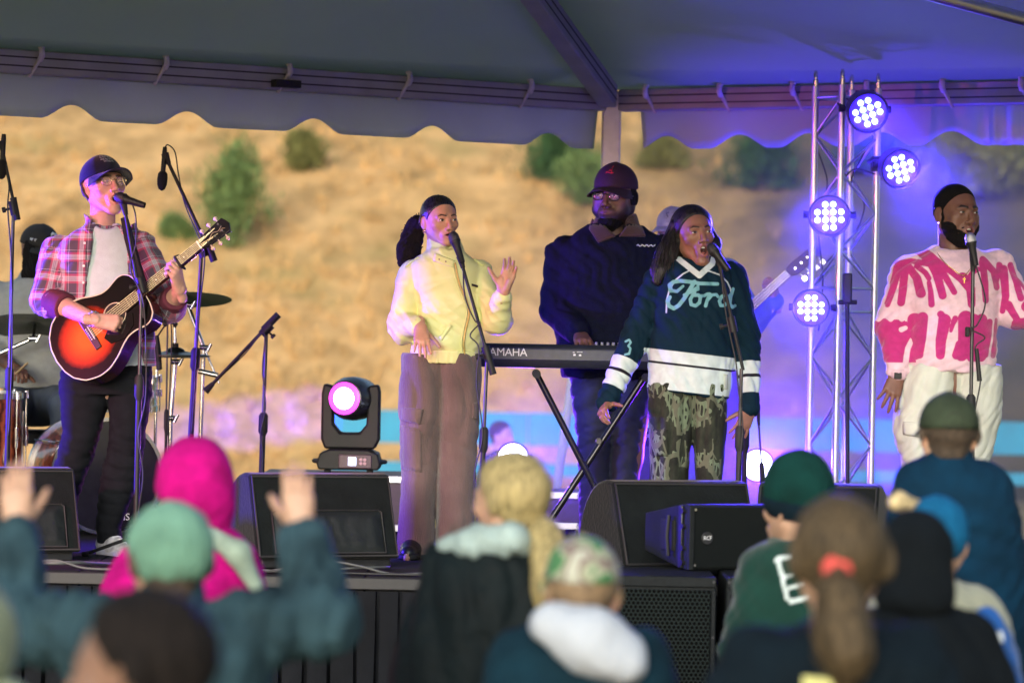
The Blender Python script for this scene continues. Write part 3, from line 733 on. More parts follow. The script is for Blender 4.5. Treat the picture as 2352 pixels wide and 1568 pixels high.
def par(label, c, aim, rad=.1, roll=0, clampto=None, power=360, spot=70, col=(.06, .03, 1.0), led=LEDB, floor=False, group='blue LED lights on the truss'):
    d = nrm(aim); R = frame(d)                              # local z = out of the lens
    cr = rot('Z', roll); R = R @ cr
    root = thing('par_light', label, 'stage light', c, group=group)
    MB().lathe([(rad*.35, -.16), (rad*.7, -.15), (rad*.96, -.08), (rad*1.0, -.01), (rad*1.04, .0), (rad*1.04, .012), (rad*.93, .012), (rad*.9, -.006)], c, R, 28).build('housing', PARB, root, smooth=35)
    for row, (n_, y_) in enumerate(((2, .55), (4, .185), (4, -.185), (2, -.55))):
        for k in range(n_):
            p = c + R @ np.array(((k-(n_-1)/2)*.385*rad, y_*rad*1.02, -.002))
            MB().lathe([(rad*.145, 0), (rad*.15, .006), (rad*.11, .012), (rad*.03, .015)], p, R, 14).build('led_lens', led, root, smooth=60)
    MB().lathe([(rad*.90, -.005), (rad*.5, -.0045), (.004, -.004)], c, R, 28).build('glare_plate', emis('glare_plate_white' if floor else 'glare_plate_blue' if col[0] < .5 else 'glare_plate_pink', (.75, .75, 1.0) if floor else (.03, .01, 1.0) if col[0] < .5 else (1, .05, .4), 4.0 if floor else 1.3), root, smooth=60)  # glowing plate imitates LED spill and glare on the lamp face
    # yoke
    s, u = R[:, 0], np.array((0, 0, 1.)); 
    side = nrm(np.cross(d, u)); 
    back = c - d*.07
    MB().tube([back + side*rad*1.06, back + side*rad*1.14 - d*.1 , back - d*.22 + side*rad*.5, back - d*.22 - side*rad*.5, back - side*rad*1.14 - d*.1, back - side*rad*1.06], .009, 8).build('yoke', PARB, root, smooth=60)
    for sg in (-1, 1): MB().tube([back + side*sg*rad*1.0, back + side*sg*rad*1.28], [.016, .02], 10).build('yoke_knob', RUBBER, root, smooth=50)
    if clampto is not None:
        MB().tube([back - d*.22, clampto], .016, 10).build('clamp_arm', PARB, root, smooth=60)
        MB().tube([clampto - (0, 0, .03), clampto + (0, 0, .03)], .032, 12).build('clamp', PARB, root, smooth=50)
    if floor:
        zf = DECK
        for sg in (-1, 1): MB().tube([back + side*sg*rad*1.1, np.array((*(back + side*sg*rad*.9 - d*.02)[:2], zf+.01))], .009, 8).build('floor_leg', PARB, root, smooth=60)
    ld = bpy.data.lights.new('par_lamp', 'SPOT'); ld.energy = power; ld.color = col; ld.spot_size = math.radians(spot); ld.spot_blend = .5; ld.shadow_soft_size = rad*.8
    lo = bpy.data.objects.new('par_lamp', ld); COL.objects.link(lo); lo.parent = root
    lo.location = tuple((c + d*.03) - OFF[root.name]); lo.rotation_euler = Vector(tuple(-d)).to_track_quat('Z', 'Y').to_euler()
    lo.rotation_euler = Vector(tuple(d)).to_track_quat('-Z', 'Y').to_euler()
    return root
F3 = [c for c in corners]
par('topmost blue LED light on the truss, tilted, beside the tent eave', W(1993, 258, 16.2), (.10, -1, -.32), .103, 22, F3[0] + (0, 0, W(1993, 262, 16.5)[2]))
par('blue LED light clamped right of the truss, second from its top', W(2068, 388, 16.2), (.22, -1, -.25), .1, 18, F3[0] + (0, 0, W(2015, 380, 16.5)[2]))
par('blue LED light in the middle of the truss, third from its top', W(1905, 496, 16.1), (-.12, -1, -.12), .103, 2, F3[3] + (0, 0, W(1905, 500, 16.4)[2]))
par('lowest blue LED light, clamped left of the truss', W(1863, 707, 16.1), (-.2, -1, -.05), .092, 0, F3[2] + (0, 0, W(1880, 707, 16.5)[2]))
LEDW = emis('led_violet_white', (.75, .85, 1.0), 12.0)
par('glowing white floor light shining from behind the stage monitor of the pink sweater man', W(1740, 1068, 16.9), (.05, -1, -.03), .088, 0, None, 175, 118, (.16, .02, 1.0), LEDW, True, 'floor lights')
par('glowing white floor light half hidden by the blonde ponytail', W(1178, 1052, 16.9), (.1, -1, -.03), .085, 0, None, 150, 118, (.16, .02, 1.0), LEDW, True, 'floor lights')
par('small dark floor fixture at the truss foot with a beam added to tint the smoke', W(2034, 1150, 17.0), (.08, .22, .95), .085, 0, None, 260, 80, (.07, .03, 1.0), LEDB, True, 'floor lights')  # beam added to turn the smoke blue-violet
# cables hanging on the truss
for k, pts in enumerate(([W(1890, 290, 16.45), W(1875, 330, 16.5), W(1900, 420, 16.5), W(1880, 520, 16.5), W(1890, 640, 16.5), W(1880, 760, 16.5)],
                         [W(1985, 350, 16.5), W(1955, 420, 16.5), W(1985, 470, 16.5), W(1960, 540, 16.5), W(1900, 600, 16.5)],
                         [W(2010, 400, 16.45), W(1960, 390, 16.5), W(1930, 440, 16.5), W(1935, 560, 16.5), W(1925, 700, 16.5)])):
    MB().tube(cable_curve(pts), .0045, 6).build('hanging_cable', CABLE, truss, smooth=180)
# ---- moving head light on a road case
Y = 16.75
def moving_head():
    b0 = W(803, 1085, Y); s = FPX/Y
    root = thing('moving_head_light', 'black moving head stage light with glowing pink lens on the road case', 'stage light', b0)
    c = W(803, 1060, Y)
    MB().prism([(-.155, .0), (-.165, .03), (-.15, .085), (-.10, .105), (.10, .105), (.15, .085), (.165, .03), (.155, 0)], (0, .30, 0), b0 + (0, -.15, .02), (1, 0, 0), (0, 0, 1)).build('base', BLACK, root, bevel=.008)
    pnl = MB().box(b0 + (.035, -.153, .065), (.17, .012, .07)).build('control_panel', mat('panel_plum', (.09, .05, .07), .4), root, bevel=.004)
    MB().box(b0 + (.02, -.162, .065), (.04, .008, .042)).build('display', emis('lcd', (.6, .72, 1.0), 1.6), pnl)
    for k in range(4):
        a = k*PI/2 + PI/4; MB().lathe([(.009, 0), (.008, .004)], b0 + (.075 + .014*math.cos(a), -.159, .065 + .014*math.sin(a)), rot('X', 90), 10).build('button', mat('button_pink', (.6, .4, .42), .5), pnl)
    for sx_ in (-.11, .11): MB().tube([b0 + (sx_, -.1, 0), b0 + (sx_, -.1, .025)], .018, 10).build('foot', RUBBER, root)
    for sx_ in (-1, 1): MB().tube([b0 + (sx_*.15, -.1, .06), b0 + (sx_*.185, -.02, .06), b0 + (sx_*.15, .1, .06)], .012, 8).build('side_handle', RUBBER, root, smooth=60)
    zb = b0[2] + .125
    H = W(803, 872, Y)[2] - zb
    outer = [(-.15, .05), (-.13, .0), (-.06, -.0), (.06, 0), (.13, 0), (.155, .05), (.155, H-.06), (.145, H-.02), (.09, H-.03), (.085, .13), (.05, .085), (-.05, .085), (-.085, .13), (-.09, H-.03), (-.14, H-.02), (-.15, H-.07)]
    MB().prism(outer, (0, .14, 0), np.array((b0[0], Y-.07, zb)), (1, 0, 0), (0, 0, 1)).build('yoke', BLACK, root, bevel=.012)
    hc = W(812, 915, Y); d = nrm((-.34, -1, .02)); R = frame(d)
    MB().lathe([(.05, -.19), (.09, -.17), (.108, -.10), (.115, 0), (.112, .07), (.092, .125), (.082, .128)], hc, R, 28).build('head', mat('head_black', (.02, .02, .024), .3, var=.2), root, smooth=35)
    lc = hc + d*.118
    MB().lathe([(.075, 0), (.076, .012), (.05, .020), (.01, .022)], lc, R, 28).build('lens', emis('lens_pink', (1.0, .55, .95), 7.0), root, smooth=60)
    MB().lathe([(.074, .004), (.084, .004), (.084, .016), (.076, .018)], lc, R, 28).build('lens_ring', emis('lens_ring_magenta', (.9, .05, .8), 1.6), root, smooth=40)
    ld = bpy.data.lights.new('moving_lamp', 'SPOT'); ld.energy = 45; ld.color = (1, .25, .8); ld.spot_size = math.radians(60); ld.spot_blend = .6; ld.shadow_soft_size = .07
    lo = bpy.data.objects.new('moving_lamp', ld); COL.objects.link(lo); lo.parent = root
    lo.location = tuple(lc + d*.05 - b0); lo.rotation_euler = Vector(tuple(d)).to_track_quat('-Z', 'Y').to_euler()
    return b0
mh = moving_head()
CASE = mat('case_laminate', (.055, .035, .045), .5, var=.15, nscale=30)
def road_case(label, x0, x1, y0, y1, z1, extra=True):
    root = thing('road_case', label, 'road case', ((x0+x1)/2, y0, DECK))
    MB().box(((x0+x1)/2, (y0+y1)/2, (DECK+.03+z1)/2), (x1-x0-.01, y1-y0-.01, z1-DECK-.03)).build('body', CASE, root)
    for z in (z1-.018, DECK+.05): MB().box(((x0+x1)/2, y0-.001, z), (x1-x0, .02, .036)).build('edge_trim', ALU, root, bevel=.003)
    for x in (x0+.014, x1-.014): MB().box((x, y0-.003, (DECK+.068+z1-.036)/2), (.028, .02, z1-DECK-.12)).build('corner_trim', ALU, root, bevel=.003)
    for x in (x0+.02, x1-.02):
        for z in (DECK+.05, z1-.018): MB().lathe([(.012, -.02), (.024, -.012), (.026, 0), (.022, .012)], (x, y0-.008, z), rot('X', 90), 14).build('ball_corner', CHROME, root, smooth=60)
    if x1-x0 > .5:
        for t in (.3, .7): MB().box((x0+(x1-x0)*t, y0-.008, (DECK+z1)/2), (.1, .012, .08)).build('latch', CHROME, root, bevel=.006)
    for x in (x0+.07, x1-.07):
        for y in (y0+.07, y1-.07): MB().tube([(x, y, DECK), (x, y, DECK+.04)], .025, 10).build('foot', RUBBER, root)
zc = mh[2]
road_case('long laminate road case with aluminium trim carrying the moving head light', W(600, 1100, 16.5)[0], W(940, 1100, 16.5)[0], 16.45, 17.05, zc)
road_case('low road case behind the keyboard stand beside the blonde head', W(1195, 1100, 16.9)[0], W(1345, 1100, 16.9)[0], 16.95, 17.35, W(1290, 1130, 16.9)[2])
# cloth bag on that case
# ---- guitar amplifier
Y = 17.0
ax0, ax1, az1 = W(1448, 1000, Y)[0], W(1570, 1000, Y)[0], W(1470, 985, Y)[2]
amp = thing('guitar_amplifier', 'black guitar amplifier with grey grille behind the camouflage trousers', 'amplifier', ((ax0+ax1)/2, Y, DECK))
MB().box(((ax0+ax1)/2, Y+.13, (DECK+az1)/2), (ax1-ax0, .26, az1-DECK)).build('cabinet', CAB, amp, bevel=.012)
MB().box(((ax0+ax1)/2, Y-.004, (DECK+az1)/2-.03), (ax1-ax0-.05, .012, az1-DECK-.12)).build('grille_cloth', mat('grille_cloth', (.16, .16, .17), .9, bump=.5, bscale=500), amp)
for k in range(5): MB().lathe([(.01, 0), (.008, .012)], (ax0+.05+k*.04, Y-.002, az1-.035), rot('X', 90), 10).build('knob', WHITEP, amp)
# ---- keyboard on X stand
Y = 15.5
kx0, kx1 = W(1096, 810, Y)[0], W(1690, 810, Y)[0]; kzt, kzb = W(1300, 791, Y)[2], W(1300, 846, Y)[2]
kb = thing('stage_keyboard', 'long black stage keyboard with white lettering on its back panel', 'keyboard', ((kx0+kx1)/2, Y, kzb))
KB = mat('keyboard_black', (.022, .026, .032), .4, var=.15)
kh = kzt-kzb
MB().prism([(0, .03), (.02, 0), (.32, 0), (.33, kh*.55), (.16, kh*.75), (.14, kh), (.02, kh), (0, kh-.02)], (kx1-kx0, 0, 0), (kx0, Y, kzb), (0, 1, 0), (0, 0, 1)).build('body', KB, kb, bevel=.006)
MB().box(((kx0+kx1)/2, Y-.002, kzb+kh*.56), (kx1-kx0-.02, .008, kh*.46)).build('rear_panel', mat('kb_panel', (.05, .058, .07), .45), kb, bevel=.003)
SILV = mat('silver_ink', (.55, .57, .6), .4, .3, var=.05)
tp = W(1160, 809, Y)
put_text('lettering', 'YAMAHA', tp - (0, .0068, 0), (1, 0, 0), (0, 0, 1), .037, SILV, kb, depth=.0005, spacing=.95)
lc = W(1113, 808, Y) - (0, .008, 0)
em = MB()
em.tube([lc + .021*np.array((math.cos(t), 0, math.sin(t))) for t in np.linspace(0, 2*PI, 25)], .0022, 6)
for k in range(3):
    a = PI/2 + k*2*PI/3; em.tube([lc, lc + .017*np.array((math.cos(a), 0, math.sin(a)))], [.0022, .0035], 6)
    a += PI; em.tube([lc, lc + .012*np.array((math.cos(a), 0, math.sin(a)))], [.0022, .0035], 6)
em.build('emblem', SILV, kb, smooth=60)
for dx, dz in ((0, .012), (.02, .014), (.028, .014), (.036, .014), (.003, .0), (.03, -.001)):
    MB().box(W(1318, 812, Y) + (dx, -.008, dz-.006), (.011, .003, .008 if dz < .01 else .003)).build('port_marking', SILV, kb)
NW = 36
for k in range(NW):
    x = kx0+.03 + (kx1-kx0-.06)*(k+.5)/NW
    MB().box((x, Y+.245, kzb+kh*.55+.012), ((kx1-kx0-.06)/NW-.0015, .145, .018)).build('white_key', WHITEP, kb)
    if k % 7 not in (2, 6): MB().box((x+.5*(kx1-kx0-.06)/NW, Y+.215, kzb+kh*.55+.026), (.010, .085, .012)).build('black_key', BLACK, kb)
for k in range(8): MB().lathe([(.008, 0), (.007, .014)], W(1370+k*13, 789, Y+.08)*(1, 1, 0) + np.array((0, 0, kzt)), None, 10).build('control_knob', mat('knob_grey', (.25, .25, .27), .5), kb)
xs = thing('keyboard_stand', 'black folding X keyboard stand with chrome reflections', 'keyboard stand', ((kx0+kx1)/2, Y+.12, DECK))
XM = mat('stand_gloss', (.02, .02, .024), .2, .4, var=.1)
for dy in (-.0, .06):
    y = Y + .1 + dy
    a, b = (W(1232, 858, y), floor_pt(W(1440, 1230, y), DECK+.02)) if dy == 0 else (W(1480, 866, y), floor_pt(W(1225, 1230, y), DECK+.02))
    MB().tube([a, b], .0165, 10).build('cross_leg', XM, xs, smooth=60)
    MB().tube([a + (0, -.16, 0), a + (0, .18, 0)], .0165, 10).build('support_arm', XM, xs, smooth=60)
    MB().tube([b + (0, -.2, 0), b + (0, .2, 0)], .0165, 10).build('floor_bar', XM, xs, smooth=60)
    for e in (-.17, .19): MB().tube([a + (0, e-.02, 0), a + (0, e+.02, 0)], .021, 10).build('rubber_cap', RUBBER, xs, smooth=60)
MB().lathe([(.014, -.02), (.014, .02)], W(1375, 1012, Y+.13), rot('X', 90), 16).build('hinge_plate', DARKMET, xs, smooth=40)
# ---- leaning white pole behind the stage
pl = thing('white_pole', 'plain white pole leaning behind the stage beside the keyboard stand', 'pole', floor_pt(W(1272, 1200, 20.5), 0))
a, b = W(1313, 880, 20.5), W(1285, 1075, 20.5); b2 = a + (b-a)*(a[2]/(a[2]-b[2]))
MB().tube([b2, a + (a-b)*.12], .028, 12).build('shaft', mat('white_pole_paint', (.7, .72, .68), .5, var=.05), pl, smooth=60)
MB().lathe([(.06, 0), (.06, .02), (.035, .03)], (b2[0], b2[1], 0.0), None, 16).build('base', WHITEP, pl, smooth=40)
# ---- drum kit
def wood_burst():
    m, N, L, b = new_mat('burst_wood'); b.inputs['Roughness'].default_value = .22; b.inputs['Coat Weight'].default_value = .5
    tc = N.new('ShaderNodeTexCoord'); w = N.new('ShaderNodeTexWave'); w.inputs['Scale'].default_value = 9; w.inputs['Distortion'].default_value = 7; w.inputs['Detail'].default_value = 4
    L.new(tc.outputs['Object'], w.inputs['Vector']); r = N.new('ShaderNodeValToRGB'); e = r.color_ramp.elements
    e[0].color = (.05, .008, .006, 1); e[1].color = (.32, .07, .03, 1); L.new(w.outputs['Fac'], r.inputs[0]); L.new(r.outputs[0], b.inputs['Base Color']); return m
WOOD = wood_burst(); HEADW = mat('drum_head', (.55, .55, .53), .5, var=.06); HEADB = mat('black_drum_head', (.015, .014, .022), .18, var=.1)
CYM = mat('cymbal_dark', (.055, .06, .045), .32, .85, var=.25, nscale=14, bump=.2, bscale=80)
CYM_REFL = mat('cymbal_grass_reflection', (.03, .10, .03), .4, .2, var=.25, nscale=14)  # green of reflected grass put into the metal's colour
def drum(label, c, axis, r, depth, head, nl=8, shell=WOOD, legs=0, spurs=False, hoop=None):
    d = nrm(axis); R = frame(d)                            # c = centre of the front/top head
    root = thing('bass_drum' if spurs else 'drum', label, 'drum', c)
    MB().lathe([(r*.985, -depth), (r*.985, -.005)], c, R, 48).build('shell', shell, root, smooth=40)
    MB().lathe([(r*.97, -.002), (r*.6, .001), (.01, .002)], c, R, 48).build('head', head, root, smooth=60)
    for h in (0, -depth): MB().lathe([(r*.97, h-.016), (r*1.035, h-.016), (r*1.035, h+.012), (r*.97, h+.012), (r*.97, h-.016)], c, R, 48).build('hoop', hoop or CHROME, root, smooth=35)
    for k in range(nl):
        a = 2*PI*k/nl + .2; q = c + R @ np.array((r*1.02*math.cos(a), r*1.02*math.sin(a), 0)); o = R @ np.array((math.cos(a), math.sin(a), 0))
        lg = MB().tube([q - d*depth*.62 + o*.012, q - d*depth*.38 + o*.012], .013, 8).build('lug', CHROME, root, smooth=50)
        MB().tube([q + d*.02 + o*.012, q - d*(depth+.02) + o*.012], .004, 6).tube([q + d*.02 + o*.012, q - d*.02 + o*.016], .010, 8).build('tension_rod', CHROME, lg, smooth=50)
    for k in range(legs):
        a = 2*PI*k/legs + .5; q = c + R @ np.array((r*1.05*math.cos(a), r*1.05*math.sin(a), -depth*.5))
        MB().tube([q + (0, 0, .12), np.array((q[0], q[1], DECK+.01))], .008, 8).build('leg', CHROME, root, smooth=60)
    if spurs:
        for sg in (-1, 1):
            q = c - d*depth*.3 + R[:, 0]*sg*r*.93 + np.array((0, 0, -r*.35)); MB().tube([q, np.array((q[0]+R[0, 0]*sg*.14, q[1]-.1, DECK+.005))], .009, 8).build('spur', CHROME, root, smooth=60)
        for k, t in enumerate(np.linspace(0, 2*PI, 25)): pass
    return root
bd_ax = (.45, -1, 0.0)
bc = W(246, 1074, 16.15); bc[2] = DECK + .30
bdr = drum('glossy wine red burst bass drum with black front head behind the guitarist', bc, bd_ax, .285, .42, HEADB, 8, spurs=True)
put_text('head_lettering', 'WNS', bc + nrm(bd_ax)*.004 + frame(nrm(bd_ax))[:, 0]*0 + np.array((.06, .02, -.205)), (nrm((1, .45, 0))), (0, 0, 1), .035, WHITE_INK, bdr, depth=.002)
drum('red brown floor tom with chrome rim at the edge of the drum kit', W(-22, 905, 16.3), (0, -.04, 1), .165, .42, HEADW, 8, legs=3)
drum('snare drum with chrome lugs half hidden behind the dark jeans', W(287, 868, 16.55), (0, -.05, 1), .165, .15, HEADW, 8, shell=CHROME, legs=3)
def cymbal(label, c, r, tilt, matl, stand, name='cymbal'):
    root = thing(name, label, 'cymbal', floor_pt(stand[-1]))
    ax = nrm(tilt); R = frame(ax)
    MB().lathe([(.012, .024), (.03, .022), (.045, .012), (.05, .004), (r*.6, -.006), (r, -.018), (r, -.020), (r*.6, -.009), (.05, .001), (.012, .018)], c, R, 48).build('bronze_disc', matl, root, smooth=50)
    MB().tube([c + ax*.02, c + ax*.045], .016, 12).tube([c + ax*.045, c + ax*.07], .006, 8).build('felt_and_nut', RUBBER, root, smooth=50)
    for i in range(len(stand)-1): MB().tube([stand[i], stand[i+1]], .0115 if i else .008, 10).build('tube', CHROME, root, smooth=60)
    for q in stand[1:-1]: MB().tube([q + (-.02, -.012, 0), q + (.025, -.012, 0)], .014, 10).tube([q + (.02, -.02, -.02), q + (.04, -.02, .02)], .008, 8).build('wing_nut', CHROME, root, smooth=50)
    b = floor_pt(stand[-1])
    for k in range(3):
        a = .4 + k*2.09; MB().tube([b + (0, 0, .22), b + (.24*math.cos(a), .24*math.sin(a), .012)], .009, 8).build('leg', CHROME, root, smooth=60)
    return root
ch = W(422, 680, 16.7)
cymbal('crash cymbal with a painted green reflection on a chrome boom beside the plaid cuff', ch, .25, (-.03, .15, 1), CYM_REFL, [ch, W(431, 700, 16.7), W(468, 798, 16.65), floor_pt(W(452, 1230, 16.65))])
MB().tube([W(468, 798, 16.65), W(503, 880, 16.63)], .006, 8).build('boom_tail', CHROME, bpy.data.objects['cymbal'], smooth=60)
MB().tube([W(457, 852, 16.62), W(500, 862, 16.6)], .014, 8).build('multi_clamp', CHROME, bpy.data.objects['cymbal'], smooth=50)
cl = W(81, 745, 16.9)
cymbal('dark crash cymbal tilted in front of the grey shirted drummer', cl, .25, (.02, .30, 1), CYM, [cl, W(76, 777, 16.85), W(-25, 822, 16.85), floor_pt(W(-30, 1240, 16.85))])
hh = W(403, 808, 16.45)
hhr = cymbal('dark hi hat cymbals on a chrome stand with a clutch rod', hh, .18, (-.01, .015, 1), CYM, [W(401, 740, 16.45), hh - (0, 0, .05), W(392, 960, 16.45), floor_pt(W(386, 1235, 16.45))], 'hi_hat')
MB().lathe([(.012, -.03), (.05, -.028), (.11, -.03), (.18, -.022), (.18, -.020), (.05, -.012), (.012, -.012)], hh, None, 48).build('bottom_disc', CYM, hhr, smooth=50)
# snare and tom microphones: short stand
mic_stand('short stand beside the hi hat with a small drum microphone', W(385, 735, 16.3), W(378, 1235, 16.3), (W(360, 775, 16.3), W(385, 735, 16.3), W(392, 728, 16.3)), [W(358, 760, 16.3), W(370, 728, 16.28), W(386, 726, 16.28), W(394, 760, 16.28), W(392, 850, 16.28), W(385, 1000, 16.28)], r=.006, weight=False)
microphone('small drum microphone beside the plaid shirt tail', W(366, 850, 16.3), W(360, 770, 16.3), r=.016)
# ---- cables on the stage floor
def floor_cable(label, pts, m=CABLE, r=.0055):
    P = cable_curve([floor_pt(W(x, y, Yc), DECK + .008 + dz) for x, y, Yc, dz in pts], n=10)
    o = MB().tube(P, r, 6).build('stage_cable', m, None, smooth=180, loc=P[0])
    tag(o, label, 'cable', 'cables lying along the stage front')
floor_cable('grey cable looping on the stage edge before the pocketed monitor, lowest of the tangle', [(620, 1330, 13.85, 0), (700, 1320, 13.82, .03), (760, 1300, 13.8, .05), (830, 1310, 13.8, .03), (900, 1320, 13.82, 0), (980, 1318, 13.9, 0)], CABLEG)
floor_cable('grey cable running from the pocketed monitor towards the skate shoe', [(440, 1325, 13.85, 0), (560, 1318, 13.82, .01), (680, 1325, 13.8, .0), (800, 1312, 13.82, .02), (890, 1300, 13.95, .02), (880, 1285, 14.2, 0)], CABLEG)
floor_cable('black cable along the stage lip in front of the yellow jacket woman', [(540, 1330, 13.78, 0), (700, 1330, 13.79, 0.004), (850, 1330, 13.8, 0), (1000, 1330, 13.79, 0), (1150, 1335, 13.8, 0)])
floor_cable('grey cable bundle along the stage lip in front of the guitarist', [(-40, 1318, 13.82, 0), (60, 1322, 13.8, .02), (130, 1310, 13.8, .03), (200, 1318, 13.8, 0), (320, 1322, 13.8, 0)], CABLEG)
floor_cable('thick grey cable with silver connector at the stage lip before the left monitor', [(60, 1300, 13.9, .02), (110, 1312, 13.8, .02), (180, 1305, 13.85, .02), (260, 1290, 14.1, .0), (330, 1280, 14.3, 0)], CABLEG, .009)
# set list sheet by the woman's shoe
# ---- lights just outside the picture that wash the stage: a pink one on a stand before the stage, a violet one on a stand at the back
def wash(label, c, target, col, power, spot, zfloor):
    pr = par(label, np.array(c, float), np.array(target, float)-np.array(c, float), .11, 0, None, power, spot, col, emis('led_pink', (1.0, .5, .8), 6.0) if col[0] > .5 else LEDW, False, 'wash lights on stands')
    base = np.array((c[0], c[1]+.05, zfloor)); 
    st = thing('light_stand', 'black tripod stand holding ' + ('the pink wash light before the stage' if col[0] > .5 else 'the blue wash light at the stage side'), 'light stand', base)
    MB().tube([base + (0, 0, .1), (c[0], c[1]+.12, c[2]-.12)], .018, 10).build('pole', BLACK, st, smooth=60)
    for k in range(3): MB().tube([base + (0, 0, .5), base + (.45*math.cos(k*2.09), .45*math.sin(k*2.09), .01)], .012, 8).build('leg', BLACK, st, smooth=60)
wash('pink wash light on a tripod stand before the stage', (-4.9, 12.4, 2.55), (-.9, 15.1, 1.55), (1.0, .10, .36), 270, 42, 0.0)
wash('blue wash light on a tripod stand at the side of the stage', (-4.3, 15.3, 1.9), (1.0, 14.6, 1.6), (.07, .02, 1.0), 1050, 60, DECK)

# ---- added hidden LED bar, imitating the violet beam streak on the hill
def added_streak_bar():
    c = np.array((W(690, 1100, 17.25)[0], 17.25, DECK+.10)); root = thing('added_streak_bar', 'low black LED bar added out of sight at the stage back to make the hill streak', 'stage light', floor_pt(c))
    MB().box(c, (.62, .08, .09)).build('housing', PARB, root, bevel=.01)
    for sg in (-1, 1): MB().box(c + (sg*.25, 0, -.07), (.04, .10, .06)).build('foot', RUBBER, root)
    for k, (px, py) in enumerate(((400, 995), (480, 985), (560, 972), (640, 960), (715, 950))):
        q = c + ((k-2)*.115, .042, 0); t = hill_at(px, py); d = nrm(t-q)
        MB().lathe([(.03, 0), (.031, .008), (.01, .014)], q, frame((0, 1, 0)), 14).build('led_lens', emis('led_violet', (.5, .2, 1.0), 4.0), root, smooth=60)
        ld = bpy.data.lights.new('added_streak_lamp', 'SPOT'); ld.energy = 80000; ld.color = (.03, .0, 1.0); ld.spot_size = math.radians(1.8); ld.spot_blend = .55; ld.shadow_soft_size = .03
        lo = bpy.data.objects.new('added_streak_lamp', ld); COL.objects.link(lo); lo.parent = root; lo.location = tuple(q + d*.04 - OFF[root.name]); lo.rotation_euler = Vector(tuple(d)).to_track_quat('-Z', 'Y').to_euler()
added_streak_bar()
# ================================================================== SMOOTH-UNION MODELLER FOR PEOPLE
def smin(a, b, k):
    if k <= 0: return np.minimum(a, b)
    h = np.maximum(k - np.abs(a-b), 0)/k
    return np.minimum(a, b) - h*h*k*.25
def rcone(a, b, ra, rb, flat=None, f=1.0):
    """tapered capsule; flat = direction along which it is squashed by f"""
    a = np.array(a, float); b = np.array(b, float); ba = b-a; L2 = max(1e-9, ba @ ba)
    def fn(X, Y, Z):
        px, py, pz = X-a[0], Y-a[1], Z-a[2]
        h = np.clip((px*ba[0] + py*ba[1] + pz*ba[2])/L2, 0, 1)
        dx, dy, dz = px-h*ba[0], py-h*ba[1], pz-h*ba[2]
        r = ra + (rb-ra)*h
        if flat is None: return np.sqrt(dx*dx + dy*dy + dz*dz) - r
        n = nrm(flat); q = (dx*n[0] + dy*n[1] + dz*n[2]); s = q*(1/f-1)
        dx, dy, dz = dx+s*n[0], dy+s*n[1], dz+s*n[2]
        return (np.sqrt(dx*dx + dy*dy + dz*dz) - r)*min(1, f)
    R = max(ra, rb)
    return fn, np.minimum(a, b)-R, np.maximum(a, b)+R
def ell(c, r, R=None):
    c = np.array(c, float); r = np.array(r, float); R_ = np.eye(3) if R is None else R
    def fn(X, Y, Z):
        px, py, pz = X-c[0], Y-c[1], Z-c[2]
        u = (R_[0, 0]*px + R_[1, 0]*py + R_[2, 0]*pz)/r[0]; v = (R_[0, 1]*px + R_[1, 1]*py + R_[2, 1]*pz)/r[1]; w = (R_[0, 2]*px + R_[1, 2]*py + R_[2, 2]*pz)/r[2]
        k0 = np.sqrt(u*u + v*v + w*w) + 1e-9; k1 = np.sqrt((u/r[0])**2 + (v/r[1])**2 + (w/r[2])**2) + 1e-9
        return k0*(k0-1)/k1
    m = r.max()
    return fn, c-m, c+m
def loft(st, yaw=0, n=2.2, rnd=.012):
    """stack of ellipses (z, cx, cy, half width, half depth)"""
    A = np.array(sorted(st), float); z0, z1 = A[0, 0], A[-1, 0]; c, s = math.cos(yaw), math.sin(yaw)
    # resample smoothly
    zz = np.linspace(z0, z1, 80); G = np.stack([np.interp(zz, A[:, 0], A[:, i]) for i in range(1, 5)], 1)
    ker = np.array([1, 2, 3, 2, 1.])/9; Gp = np.pad(G, ((2, 2), (0, 0)), 'edge'); G = np.stack([np.convolve(Gp[:, i], ker, 'valid') for i in range(4)], 1)
    def fn(X, Y, Z):
        g = [np.interp(Z.ravel(), zz, G[:, i]).reshape(Z.shape) for i in range(4)]
        dx, dy = X-g[0], Y-g[1]; u = (c*dx + s*dy); v = (-s*dx + c*dy)
        e = (np.abs(u/g[2])**n + np.abs(v/g[3])**n)**(1/n) + 1e-6
        rr = np.sqrt(u*u + v*v); d = np.where(e > .15, rr*(1-1/e), -np.minimum(g[2], g[3])*.85)
        cap = np.maximum(Z-z1, z0-Z) + 0*d
        return -smin(-d, -cap, rnd)
    w = max(A[:, 3].max(), A[:, 4].max())
    return fn, np.array((A[:, 1].min()-w, A[:, 2].min()-w, z0)), np.array((A[:, 1].max()+w, A[:, 2].max()+w, z1))
def half(p, n):
    """half space, inside where (x-p).n < 0"""
    p = np.array(p, float); n = nrm(n)
    return (lambda X, Y, Z: (X-p[0])*n[0] + (Y-p[1])*n[1] + (Z-p[2])*n[2]), None, None
